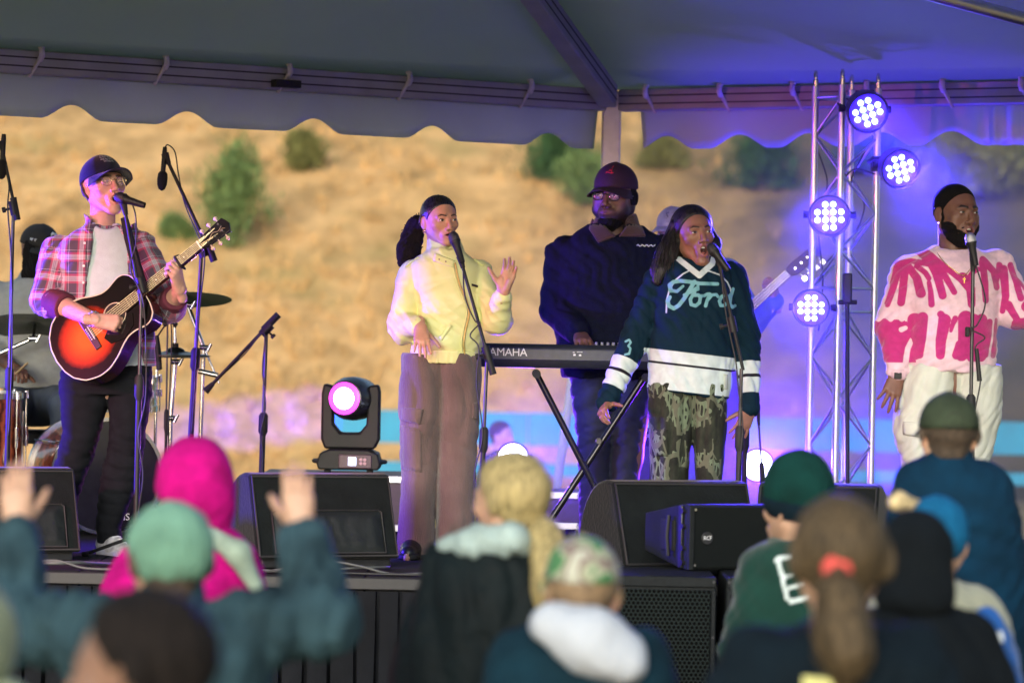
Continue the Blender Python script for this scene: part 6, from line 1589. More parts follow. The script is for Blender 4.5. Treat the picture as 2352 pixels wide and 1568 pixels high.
# ------------------------------------------------------------------ keyboard player
def keyboardist():
    Yb = 16.0; P = lambda x, y, d=0: W(x, y, Yb+d)
    root = person('large bearded man in navy pullover and dark cap playing the keyboard', floor_pt(P(1400, 1258)))
    H = Head(P(1412, 450), -22, -1, 2, 1.25)
    J = dict(neck=P(1412, 545, .03), shA=P(1300, 590, .02), shB=P(1522, 590, .02), elA=P(1282, 708, -.02), wrA=P(1334, 770, -.27), elB=P(1540, 708, -.02), wrB=P(1492, 775, -.27),
             hipA=P(1362, 880), hipB=P(1455, 880), toeA=None, toeB=None)
    for s in 'AB': del J['toe'+s]
    J['anA'] = floor_pt(P(1365, 1250), DECK+.09); J['anB'] = floor_pt(P(1432, 1250), DECK+.09); stand_joints(J, DECK)
    hA = hand_prims(J['wrA'], hand_frame((.1, -1, -.30), (0, -.35, 1), (1, 0, 0)), 1.15, curls=[(18, 28, 18)]*4, spread=(8, 2, -4, -10), thumb=(35, 15))
    hB = hand_prims(J['wrB'], hand_frame((-.1, -1, -.30), (0, -.35, 1), (-1, 0, 0)), 1.15, curls=[(18, 28, 18)]*4, spread=(8, 2, -4, -10), thumb=(35, 15))
    SK = skin_mat('skin_deep', (.17, .082, .058), (.17, .065, .058), (.010, .007, .007), stub=(.022, .012, .010))
    stub = lambda x, y, z: .10*np.minimum(np.maximum(z + .074 - np.maximum(0, np.abs(x)-.030)*1.0, np.maximum(y - .015, -.135-z)), np.maximum(np.abs(z+.054)-.005, np.abs(x)-.034)) + np.where(y < .02, 0, .05)
    body, fa = body_obj(root, J, H, SK, [hA, hB], 1.35, .013, dict(fat=1.0, jaw=1.12, nose=1.15, chin=1.15, neck_r=(.066, .085), stub=stub), handh=.0032)
    eyes(H, root, .8, (-.1, 0))
    # beard
    def reg(X, Y, Z):
        r = np.minimum(np.maximum(Z + .076 - np.maximum(0, np.abs(X)-.026)*.95, Y - .012), np.maximum(np.maximum(-.018-Y, Y-.004), Z-.02)) + 0*X
        mu = np.maximum(np.abs(Z+.0545 + np.maximum(0, np.abs(X)-.012)*.6) - .0055, np.abs(X)-.034) + np.where(Y < -.06, 0, .05)
        mo = np.hypot(X/.026, (Z+.070)/.0125)-1; return np.maximum(np.minimum(r, mu), -mo*.01 - (Y > -.06)*.05)
    V, F = shell(fa, lambda X, Y, Z: .0004 + .010*np.clip((-.088-Z)/.03, 0, 1) + 0*X, lambda X, Y, Z: np.maximum(np.maximum(Z + .090 + np.maximum(0, np.abs(X)-.03)*.6, -.150-Z), Y + .018 + np.maximum(0, -.09-Z)*.7) + 0*X, H, folds(.0022, (150, 150, 150), 61))
    mesh_obj('beard', V, F, HAIR_COIL, root, smooth=180)
    V, F = shell(fa, .003, lambda X, Y, Z: np.maximum(np.maximum(-.02-Y, -.035-Z), Z-.06) + 0*X, H)
    mesh_obj('hair', V, F, HAIR_COIL, root, smooth=180)
    CM = mat('cap_maroon', (.028, .009, .02), .8, var=.15, bump=.3, bscale=250)
    c, T, cr = cap(root, H, CM, 2, brim=.068, size=1.02, brimdrop=.012)
    cap_text(c, T, cr, 'A', .72, .036, mat('cap_red_ink', (.55, .02, .035), .7, var=.05), 1.0, shear=.45)
    MB().tube([T(cr(PI+q*.28, .60+.02*math.sin(q*3)) * np.array((1, 1.03, 1.0))) for q in np.linspace(-1, .6, 9)], .0026, 6).build('cap_stroke', mat('cap_red_ink', (.55, .02, .035)), c, smooth=180)
    glasses(root, H, mat('black_frame', (.01, .01, .011), .3, var=0), .0225, .0175, mat('dark_lens', (.35, .30, .35), .05, spec=.9, var=0, alpha=.25), r=.0026)
    NV = mat('navy_fleece', (.006, .008, .022), .95, var=.22, nscale=30, bump=.35, bscale=160, spec=.15)
    tor = stations(Yb, [(518, 1350, 1475, .10), (538, 1318, 1508, .135), (565, 1290, 1535, .165), (620, 1268, 1556, .19), (700, 1270, 1556, .20), (780, 1276, 1550, .20), (868, 1292, 1532, .19)])
    sw = [UL(tor)] + sleeve(J['shA'], J['elA'], along(J['elA'], J['wrA'], .86), (.105, .090, .060), .018) + sleeve(J['shB'], J['elB'], along(J['elB'], J['wrB'], .86), (.105, .090, .060), .018) + [('s', ell(P(1415, 520, -.10), (.05, .07, .06)), .02)]
    garment('pullover', sw, NV, root, .008, multi(creases(.014, .12, 71, (.5, 0, .8)), creases(.007, .06, 72)))
    BR = mat('brown_collar', (.065, .032, .024), .9, bump=.4, bscale=250, sheen=.2)
    for quad in (((1362, 498), (1412, 545), (1372, 560), (1352, 528)), ((1462, 490), (1480, 545), (1448, 545), (1420, 545))):
        patch('collar_wing', sw[:1] + [('u', rcone(J['neck'] + (0, 0, .05), J['neck'] - (0, 0, .04), .10, .12), .02)], quad, Yb, BR, root, 8, 8, .012, .01)
    garment('collar_stand', [('u', loft(stations(Yb, [(488, 1372, 1462, .085, .03), (540, 1352, 1478, .115, .02)])), .01), ('s', loft(stations(Yb, [(480, 1378, 1456, .078, .03), (545, 1362, 1468, .105, .02)])), .004), ('s', ell(P(1412, 505, -.10), (.055, .09, .075)), .01)], BR, root, .007)
    pts = [(1460+3*k, 566 - 2*math.sin(k*1.9)) for k in range(15)]
    q = ptsurf(sw[:1], pts, Yb, .010); MB().tube(list(q), .0032, 5).build('chest_embroidery', WHITE_INK, root)
    DEN = mat('blue_denim', (.014, .018, .045), .85, var=.25, nscale=16, bump=.25, bscale=300, var2=.3)
    la = stations(Yb, [(850, 1308, 1420, .14), (930, 1316, 1412, .13), (1000, 1326, 1408, .115), (1100, 1330, 1402, .10), (1255, 1332, 1398, .09)])
    lb = stations(Yb, [(850, 1400, 1512, .14), (930, 1402, 1490, .13), (1000, 1402, 1474, .115), (1100, 1400, 1465, .10), (1255, 1402, 1464, .09)])
    garment('jeans', [UL(la), UL(lb)], DEN, root, .009, multi(creases(.010, .09, 73, (.5, 0, .8)), creases(.006, .05, 74, (0, 0, 1))))
    for s in 'AB': shoe(root, J['an'+s], J['toe'+s], BLACK, RUBBER, .05)
keyboardist()
# ------------------------------------------------------------------ woman in hockey jersey
def jersey():
    Yb = 14.72; P = lambda x, y, d=0: W(x, y, Yb+d)
    root = person('woman in dark teal hockey jersey and camouflage trousers singing with open mouth', floor_pt(P(1580, 1300)))
    H = Head(P(1592, 538), 20, 5, -5, 1.09)
    J = dict(neck=P(1600, 622, .03), shA=P(1518, 640, .03), shB=P(1680, 634, .03), elA=P(1462, 772, .02), wrA=P(1398, 915, -.06), elB=P(1714, 775, .02), wrB=P(1723, 930, -.04),
             hipA=P(1540, 890), hipB=P(1628, 890)); J['anA'] = floor_pt(P(1535, 1290), DECK+.09); J['anB'] = floor_pt(P(1628, 1290), DECK+.09); stand_joints(J, DECK)
    hA = hand_prims(J['wrA'] + nrm(J['wrA']-J['elA'])*.02, hand_frame((-.25, -.75, -.45), (-.75, -.2, .6), (.6, -.5, .3)), .92, curls=[(20, 18, 10), (35, 30, 15), (40, 32, 15), (42, 34, 15)], spread=(10, 2, -4, -8), thumb=(55, 5))
    hB = hand_prims(J['wrB'] + (0, -.01, -.02), hand_frame((-.38, -.35, -.85), (.35, -.8, .2), (-.8, -.2, .5)), .95, curls=[(10, 10, 6), (12, 12, 8), (14, 14, 8), (12, 12, 8)], spread=(14, 4, -6, -16), thumb=(40, 10))
    SK = skin_mat('skin_brown', (.26, .125, .08), (.30, .11, .095), (.014, .009, .008))
    body, fa = body_obj(root, J, H, SK, [hA, hB], .95, .012, dict(mouth=1.45, female=True, jaw=.90, chin=.92, nose=1.08, fat=0))
    eyes(H, root, .75, (.05, .05), .0014); teeth(H, root, -.059, .0125)
    tg = H.w((0, -.080, -.089)); MB().lathe([(.002, -.006), (.010, -.003), (.011, .002), (.004, .006)], tg, H.R, 12).build('tongue', mat('tongue', (.40, .12, .11), .3), root, smooth=180)
    rg_, tk_ = hairline(.020, .68, .3, -.09, True); V, F = shell(fa, tk_(.012), lambda X, Y, Z: np.maximum(-(Y + .020 + np.where(Z > 0, .68, .3)*Z), -.09-Z) + 0*X, H, folds(.001, (120, 60, 30), 81))
    mesh_obj('hair', V, F, HAIR_BLK, root, smooth=180)
    hp = [('u', rcone(H.w((-.068, .02, .045)), P(1540, 560, .0), .030, .035), .03), ('u', rcone(P(1540, 560, .0), P(1520, 620, -.03), .036, .040, (0, 1, 0), .7), .03), ('u', rcone(P(1520, 620, -.03), P(1508, 645, -.05), .038, .020, (0, 1, 0), .6), .03), ('u', rcone(P(1548, 570, -.02), P(1545, 630, -.05), .022, .012), .02),
          ('u', rcone(H.w((.066, .02, .04)), P(1640, 560, .02), .028, .026), .03), ('u', rcone(P(1640, 560, .02), P(1652, 605, -.02), .026, .016, (0, 1, 0), .7), .03), ('u', rcone(H.w((0, .07, 0)), P(1590, 640, .12), .07, .07), .04)]
    garment('long_hair', hp, HAIR_BLK, root, .006, multi(folds(.003, (60, 60, 5), 82), folds(.002, (150, 150, 8), 83)))
    rg = np.random.default_rng(8); mb = MB()
    for k in range(130):
        x = rg.uniform(1510, 1552); a = H.w((-.06+rg.normal(0, .008), rg.uniform(-.01, .05), .07)); e = P(x-rg.uniform(4, 16), rg.uniform(610, 652), rg.uniform(-.085, -.01)); m_ = P(x+rg.uniform(-2, 8), 570, rg.uniform(-.07, .0))
        mb.tube(cable_curve([a, m_, e], n=6), [.0013]*12 + [.0006], 4)
    for k in range(20):
        a = H.w((.062+rg.normal(0, .006), rg.uniform(-.01, .04), .06)); e = P(rg.uniform(1640, 1664), rg.uniform(580, 615), rg.uniform(-.04, .02)); m_ = P(rg.uniform(1637, 1648), 550, .0)
        mb.tube(cable_curve([a, m_, e], n=6), [.0013]*12 + [.0006], 4)
    mb.build('hair_strands', HAIR_BLK, root, smooth=180)
    TEAL, ICE, WHT, INK = (.003, .018, .034), (.17, .40, .45), (.56, .66, .67), (.012, .012, .018)
    JM = pat_mat('jersey_knit', TEAL, [('pipe', WHT), ('logo', ICE), ('band', WHT), ('line', INK)], rough=.85, bump=.35, bscale=420, var=.10, nscale=22, sheen=0, spec=.15)
    tor = stations(Yb, [(590, 1558, 1642, .062), (604, 1534, 1662, .085), (628, 1512, 1684, .108), (700, 1500, 1692, .120), (800, 1492, 1688, .126), (880, 1488, 1680, .130), (915, 1487, 1674, .132)])
    cA = along(J['elA'], J['wrA'], 1.06); cB = along(J['elB'], J['wrB'], 1.05)
    jp = [UL(tor), ('i', half(P(1580, 904), nrm(np.array((-.142, 0, -1.0)))), .006)] + sleeve(J['shA'], J['elA'], cA, (.070, .066, .046), .015) + sleeve(J['shB'], J['elB'], cB, (.066, .062, .044), .015)
    neckcut = [('s', ell(P(1600, 585, -.01), (.078, .085, .040)), .006), ('s', rcone(P(1601, 585, -.13), P(1601, 622, -.12), .058, .010, (0, 1, 0), 1.6), .006)]
    jp += neckcut
    L1_ = [[(1538, 668), (1536, 655), (1545, 648), (1560, 646), (1580, 648), (1605, 652), (1645, 653)], [(1538, 668), (1552, 670), (1566, 658)], [(1592, 648), (1580, 668), (1567, 688), (1556, 702), (1545, 709), (1534, 703), (1531, 692), (1536, 683)], [(1568, 678), (1584, 672), (1594, 663), (1600, 658), (1601, 666), (1594, 668)],
           [(1592, 672), (1582, 688), (1584, 700), (1594, 703), (1603, 696), (1605, 684), (1600, 678), (1592, 679)], [(1603, 680), (1614, 680), (1621, 676), (1627, 676), (1621, 690), (1617, 703)], [(1622, 690), (1632, 678), (1642, 677), (1646, 682)],
           [(1672, 684), (1664, 678), (1655, 681), (1649, 692), (1652, 702), (1661, 702), (1669, 694), (1675, 678)], [(1682, 664), (1676, 684), (1674, 698), (1680, 706), (1687, 702)]]
    WD = [(5.2, 4.2), (4.2, 3.4), (5.0, 4.6), (3.4, 2.4), (4.2, 4.2), (3.6, 4.2), (3.6, 3.6), (4.2, 4.0), (4.2, 3.6)]
    def at(V):
        px, py = PX(V, Yb); n = len(V); front = np.where(V[:, 1] < Yb-.02, 0, .05); mm = Yb/FPX
        dA = nrm(J['wrA']-J['elA']); dB = nrm(J['wrB']-J['elB']); tA = (V-J['elA']) @ dA; tB = (V-J['elB']) @ dB; LA = np.linalg.norm(J['wrA']-J['elA']); LB = np.linalg.norm(J['wrB']-J['elB'])
        rA = np.linalg.norm(V-J['elA']-tA[:, None]*dA, axis=1); rB = np.linalg.norm(V-J['elB']-tB[:, None]*dB, axis=1)
        onA = (rA < .085) & (tA > .03) & (px < 1478); onB = (rB < .085) & (tB > .03) & (px > 1690)
        logo = np.full(n, .05)
        for pts, (a, b_) in zip(L1_, WD): logo = np.minimum(logo, seg_sd(px, py, pts, a*.92, b_*.92)*mm)
        logo = logo + front
        # sleeve number
        qx, qy = px-1443, py-786; no = np.minimum(seg_sd(px, py, [(1436, 784), (1444, 780), (1448, 786), (1442, 794), (1447, 800), (1444, 812), (1434, 814)], 2.4), 50)*mm; logo = np.minimum(logo, no + np.where(onA, 0, .05) + front)
        s = (py - (800 + (px-1488)*.118))
        band = (np.abs(s-44) - 45)*mm; band = np.where(onA | onB, .05, band)
        bA = np.abs((LA-tA) - .125) - .072; bB = np.abs((LB-tB) - .125) - .072
        band = np.where(onA, bA, np.where(onB, bB, band))
        line = np.where(onA, np.abs((LA-tA)-.130)-.0075, np.where(onB, np.abs((LB-tB)-.130)-.0075, (np.abs(s-29)-2.6)*mm))
        pipe = np.minimum(seg_sd(px, py, [(1528, 718), (1529, 690), (1535, 666), (1548, 645), (1566, 630), (1590, 618)], 1.6), seg_sd(px, py, [(1616, 620), (1650, 632), (1668, 648), (1676, 664), (1678, 676)], 1.6))*mm + front
        v = np.minimum(seg_sd(px, py, [(1551, 588), (1562, 600), (1603, 634)], 6.5), seg_sd(px, py, [(1603, 634), (1634, 606), (1638, 590)], 6.5))*mm + front
        return {'logo': logo, 'band': band, 'line': line, 'pipe': np.minimum(pipe, v)}
    garment('hockey_jersey', jp, JM, root, .0055, multi(creases(.010, .075, 84, (1, .2, .15)), creases(.005, .05, 85)), at)
    patch('hem_tag', jp[:1], ((1659, 858), (1669, 859), (1669, 894), (1659, 893)), Yb, mat('hem_tag', (.5, .56, .5), .8), root, 3, 6, .008, .002)
    m, N, L, b = new_mat('tree_camouflage'); b.inputs['Roughness'].default_value = .9
    tc = N.new('ShaderNodeTexCoord'); mp = N.new('ShaderNodeMapping'); mp.inputs['Rotation'].default_value = (0, .5, 0); mp.inputs['Scale'].default_value = (1, 1, .45); L.new(tc.outputs['Object'], mp.inputs[0])
    n1 = N.new('ShaderNodeTexNoise'); n1.inputs['Scale'].default_value = 16; n1.inputs['Detail'].default_value = 6; n1.inputs['Roughness'].default_value = .7; L.new(mp.outputs[0], n1.inputs['Vector'])
    r1 = N.new('ShaderNodeValToRGB'); e = r1.color_ramp.elements; e[0].position = .40; e[0].color = (.006, .007, .006, 1); e[1].position = .75; e[1].color = (.035, .045, .026, 1); L.new(n1.outputs['Fac'], r1.inputs[0])
    def branch(rotv, sc, th, wdt):
        mp2 = N.new('ShaderNodeMapping'); mp2.inputs['Rotation'].default_value = rotv; L.new(tc.outputs['Object'], mp2.inputs[0])
        w = N.new('ShaderNodeTexVoronoi'); w.feature = 'DISTANCE_TO_EDGE'; w.inputs['Scale'].default_value = sc; mp2.inputs['Scale'].default_value = (1, 1, .35); L.new(mp2.outputs[0], w.inputs['Vector'])
        n = N.new('ShaderNodeTexNoise'); n.inputs['Scale'].default_value = 7; L.new(tc.outputs['Object'], n.inputs['Vector'])
        return math_node(N, L, 'MULTIPLY', math_node(N, L, 'LESS_THAN', w.outputs['Distance'], wdt), math_node(N, L, 'GREATER_THAN', n.outputs['Fac'], th))
    f1 = branch((0, .35, .4), 16, .50, .055); f2 = branch((0, -.5, 1.1), 48, .56, .16)
    x1 = N.new('ShaderNodeMix'); x1.data_type = 'RGBA'; L.new(r1.outputs[0], x1.inputs['A']); x1.inputs['B'].default_value = (.13, .17, .11, 1); L.new(f2, x1.inputs['Factor'])
    x2 = N.new('ShaderNodeMix'); x2.data_type = 'RGBA'; L.new(x1.outputs['Result'], x2.inputs['A']); x2.inputs['B'].default_value = (.10, .11, .075, 1); L.new(f1, x2.inputs['Factor']); L.new(x2.outputs['Result'], b.inputs['Base Color'])
    la = stations(Yb, [(880, 1489, 1594, .115), (950, 1489, 1592, .112), (1000, 1491, 1588, .105), (1060, 1493, 1582, .10), (1110, 1496, 1576, .095), (1296, 1498, 1576, .09)])
    lb = stations(Yb, [(880, 1576, 1669, .115), (950, 1584, 1669, .112), (1000, 1590, 1667, .105), (1060, 1596, 1660, .10), (1110, 1600, 1656, .095), (1296, 1598, 1660, .09)])
    garment('camouflage_trousers', [UC(la), UC(lb)], m, root, .007, multi(creases(.009, .07, 86, (1, .2, .3)), creases(.005, .05, 87)))
    patch('cargo_pocket', [UL(la)], ((1497, 985), (1532, 985), (1532, 1045), (1499, 1045)), Yb, m, root, 6, 6, .004, .006, .006)
    for s in 'AB': shoe(root, J['an'+s], J['toe'+s], BLACK, RUBBER, .046)
jersey()
# ------------------------------------------------------------------ man in pink sweater
def pinkman():
    Yb = 14.6; P = lambda x, y, d=0: W(x, y, Yb+d)
    root = person('bearded man in pink drip patterned sweater and cream trousers singing', floor_pt(P(2180, 1318)))
    H = Head(P(2196, 490), 27, 1, 0, 1.13)
    J = dict(neck=P(2192, 575, .03), shA=P(2092, 632, .03), shB=P(2286, 618, .03), elA=P(2057, 748, .03), wrA=P(2062, 852, -.06), elB=P(2336, 712, .0), wrB=P(2450, 728, -.14),
             hipA=P(2128, 880), hipB=P(2238, 880)); J['anA'] = floor_pt(P(2118, 1308), DECK+.09); J['anB'] = floor_pt(P(2222, 1308), DECK+.09); stand_joints(J, DECK)
    hA = hand_prims(J['wrA'] + (0, 0, -.005), hand_frame((-.30, -.30, -.95), (.1, -1, .3), (1, 0, 0)), 1.12, curls=[(8, 10, 6), (10, 12, 8), (10, 12, 8), (8, 10, 8)], spread=(10, 2, -8, -20), thumb=(46, 10))
    hB = hand_prims(J['wrB'], hand_frame((1, -.2, .2), (0, -.3, 1), (.2, -1, .2)), 1.1, curls=[(10, 12, 8)]*4, spread=(8, 2, -4, -10), thumb=(45, 10))
    SK = skin_mat('skin_dark_brown', (.17, .080, .055), (.25, .09, .085), (.009, .006, .006))
    body, fa = body_obj(root, J, H, SK, [hA, hB], 1.22, .012, dict(mouth=.7, fat=.5, jaw=1.06, nose=1.2, chin=1.1, neck_r=(.060, .074)))
    eyes(H, root, .75, (.12, 0)); teeth(H, root, -.0595, .0135)
    def reg(X, Y, Z):
        r = np.minimum(np.maximum(Z + .082 - np.maximum(0, np.abs(X)-.024)*1.0, Y - .006), np.maximum(np.maximum(-.020-Y, Y-.002), Z-.02)) + 0*X
        mu = np.maximum(np.abs(Z+.0535 + np.maximum(0, np.abs(X)-.012)*.6) - .004, np.abs(X)-.034) + np.where(Y < -.06, 0, .05)
        mo = np.hypot(X/.025, (Z+.072)/.018)-1; return np.maximum(np.minimum(r, mu), -mo*.01 - (Y > -.06)*.05)
    V, F = shell(fa, lambda X, Y, Z: .0012 + .012*np.clip((-.084-Z)/.030, 0, 1) + 0*X, lambda X, Y, Z: np.maximum(np.maximum(reg(X, Y, Z), -.142-Z), Y + .004 + np.maximum(0, -.085-Z)*.85), H, folds(.0018, (160, 160, 160), 91))
    mesh_obj('beard', V, F, HAIR_COIL, root, smooth=180)
    rg_, tk_ = hairline(.010, .80, 1.2, -.05); V, F = shell(fa, tk_(.0035), rg_, H, folds(.0006, (220, 220, 220), 92))
    mesh_obj('hair', V, F, HAIR_COIL, root, smooth=180)
    MB().lathe([(.004, -.003), (.004, .003)], H.w((-.081, .002, -.040)), H.R, 8).build('ear_stud', CHROME, root)
    PINK, ROSE = (.78, .55, .64), (.50, .030, .20)
    SM = pat_mat('drip_knit', PINK, [('drip', ROSE)], rough=.95, bump=.5, bscale=300, var=.10, nscale=40, sheen=.4)
    tor = stations(Yb, [(566, 2142, 2240, .078), (584, 2108, 2275, .110), (606, 2086, 2296, .140), (650, 2084, 2296, .160), (720, 2088, 2290, .172), (790, 2082, 2288, .178), (828, 2078, 2286, .178), (854, 2088, 2286, .168)])
    cA = along(J['elA'], J['wrA'], .95)
    sw = [UL(tor)] + sleeve(J['shA'], J['elA'], cA, (.092, .086, .050), .04) + sleeve(J['shB'], J['elB'], along(J['elB'], J['wrB'], .9), (.090, .080, .052), .04)
    sw += [('s', ell(P(2193, 552, -.035), (.088, .10, .060)), .008)]
    D = [[(2110, 575), (2128, 600), (2142, 630), (2154, 680)], [(2130, 600), (2155, 625), (2180, 672)], [(2125, 580), (2150, 605), (2190, 640), (2212, 655)], [(2200, 640), (2218, 665), (2220, 700)], [(2216, 640), (2225, 625), (2236, 620)], [(2248, 605), (2252, 650), (2254, 690)], [(2250, 598), (2275, 625), (2282, 660)], [(2290, 610), (2284, 640), (2280, 660)], [(2300, 620), (2304, 680), (2298, 715)],
         [(2060, 605), (2090, 600), (2128, 608)], [(2060, 615), (2050, 660), (2036, 700)], [(2075, 610), (2072, 650), (2066, 695)], [(2082, 612), (2100, 640), (2108, 675)], [(2100, 612), (2118, 628), (2125, 640)], [(2125, 650), (2128, 670), (2130, 700)], [(2318, 610), (2330, 650), (2338, 685)], [(2330, 640), (2345, 655), (2352, 670)], [(2310, 700), (2322, 722), (2330, 735)]]
    DW = [(11, 9), (8, 7), (7, 6), (13, 9), (7, 6), (9, 8), (9, 8), (8, 4), (11, 6), (6, 7), (9, 6), (9, 9), (8, 10), (6, 6), (5, 7), (8, 8), (5, 4), (9, 7)]
    LO = [[(2096, 735), (2092, 790), (2094, 812)], [(2112, 728), (2108, 780), (2104, 815)], [(2158, 735), (2150, 780), (2148, 815)], [(2150, 722), (2160, 735)], [(2182, 732), (2176, 745), (2172, 760)], [(2206, 732), (2204, 790), (2196, 815)], [(2225, 735), (2224, 815)], [(2244, 735), (2240, 815)], [(2190, 790), (2184, 815)], [(2264, 740), (2262, 770), (2254, 815)], [(2282, 735), (2280, 775), (2274, 815)]]
    LW = [(16, 14), (11, 8), (14, 10), (8, 8), (7, 4), (18, 14), (14, 18), (14, 16), (8, 10), (8, 6), (5, 8)]
    def at(V):
        px, py = PX(V, Yb); mm = Yb/FPX; d = np.full(len(V), 1e3)
        for p_, (a, b_) in zip(D, DW): d = np.minimum(d, seg_sd(px, py, p_, a, b_))
        for p_, (a, b_) in zip(LO, LW): d = np.minimum(d, seg_sd(px, py, p_, a, b_))
        # forearm: big rose block with a pale streak
        dA = nrm(J['wrA']-J['elA']); tA = (V-J['elA']) @ dA; rA = np.linalg.norm(V-J['elA']-tA[:, None]*dA, axis=1); on = (rA < .10) & (px < 2098) & (py > 700)
        fo = np.maximum(735-py + 4*np.sin(px*.25), py-832); fo = np.maximum(fo, -seg_sd(px, py, [(2092, 775), (2080, 800), (2074, 835)], 5, 7)); fo = np.maximum(fo, -seg_sd(px, py, [(2066, 757), (2076, 753)], 6, 5))
        d = np.where(on, fo, d)
        dB = np.where((px > 2318) & (py > 690), np.minimum(seg_sd(px, py, [(2330, 745), (2352, 742), (2380, 750)], 13), seg_sd(px, py, [(2352, 705), (2400, 715)], 14)), 1e3); d = np.minimum(d, dB)
        back = V[:, 1] > Yb+.03; d = np.where(back & ~on, np.abs(np.sin(px*.11))*20 - 8 + (py-690)*.12*np.sign(690-py), d)
        d = np.where((py > 829 + (px-2180)*.01) & (np.abs(px-2180) < 130) & ~on, 10, d)
        return {'drip': d*mm}
    garment('sweater', sw, SM, root, .0055, multi(creases(.009, .10, 93, (.5, 0, .8)), creases(.005, .06, 94, (0, 0, 1))), at)
    garment('cuff', [('u', rcone(along(J['elA'], J['wrA'], .82), along(J['elA'], J['wrA'], 1.02), .053, .046), .01)], mat('pink_rib', PINK, .95, bump=.6, bscale=300, stretch=(3, 3, .2)), root, .0055)
    CH = [P(2142, 575, -.06), P(2150, 590, -.10), P(2175, 618, -.155), P(2200, 640, -.178), P(2220, 620, -.168), P(2232, 592, -.12)]
    pr = ptsurf(sw[:1], [(2146, 582), (2158, 602), (2178, 620), (2200, 634), (2216, 622), (2226, 602)], Yb, .006)
    MB().tube(cable_curve(list(pr), n=8), .0018, 6).build('gold_chain', GOLD, root, smooth=180)
    q = ptsurf(sw[:1], [(2203, 645)], Yb, .01)[0]; MB().box(q, (.004, .003, .026)).box(q + (0, 0, .005), (.014, .003, .004)).build('cross_pendant', GOLD, root)
    CREAM = mat('cream_cotton', (.58, .61, .54), .85, var=.06, nscale=14, bump=.25, bscale=250)
    la = stations(Yb, [(838, 2082, 2196, .155), (880, 2068, 2194, .165), (950, 2054, 2186, .160), (1000, 2054, 2174, .150), (1060, 2072, 2166, .125), (1150, 2080, 2160, .11), (1312, 2082, 2156, .105)])
    lb = stations(Yb, [(838, 2180, 2296, .155), (880, 2182, 2302, .165), (950, 2186, 2296, .160), (1000, 2186, 2286, .150), (1060, 2188, 2274, .125), (1150, 2186, 2264, .11), (1312, 2184, 2258, .105)])
    garment('cargo_trousers', [UC(la), UC(lb)], CREAM, root, .0075, multi(creases(.010, .09, 95, (.6, 0, .7)), creases(.006, .055, 96)))
    patch('cargo_pocket', [UL(la)], ((2066, 966), (2114, 968), (2112, 1002), (2068, 996)), Yb, CREAM, root, 8, 6, .008, .006, .006)
    patch('fly_placket', [UL(la), UL(lb)], ((2188, 858), (2204, 858), (2200, 905), (2186, 900)), Yb, CREAM, root, 3, 6, .006, .004)
    WB = along(J['elA'], J['wrA'], 1.10); d = nrm(J['wrA']-J['elA']); R = frame(d)
    MB().lathe([(.031, -.011), (.0335, -.010), (.0335, .010), (.031, .011)], WB, R, 20).build('watch_band', BLACK, root, smooth=40)
    MB().box(WB + (-.004, -.033, 0), (.034, .012, .03), None).build('watch_face', BLACK, root, bevel=.004)
    for s in 'AB': shoe(root, J['an'+s], J['toe'+s], WHITEP, WHITEP, .05)
pinkman()
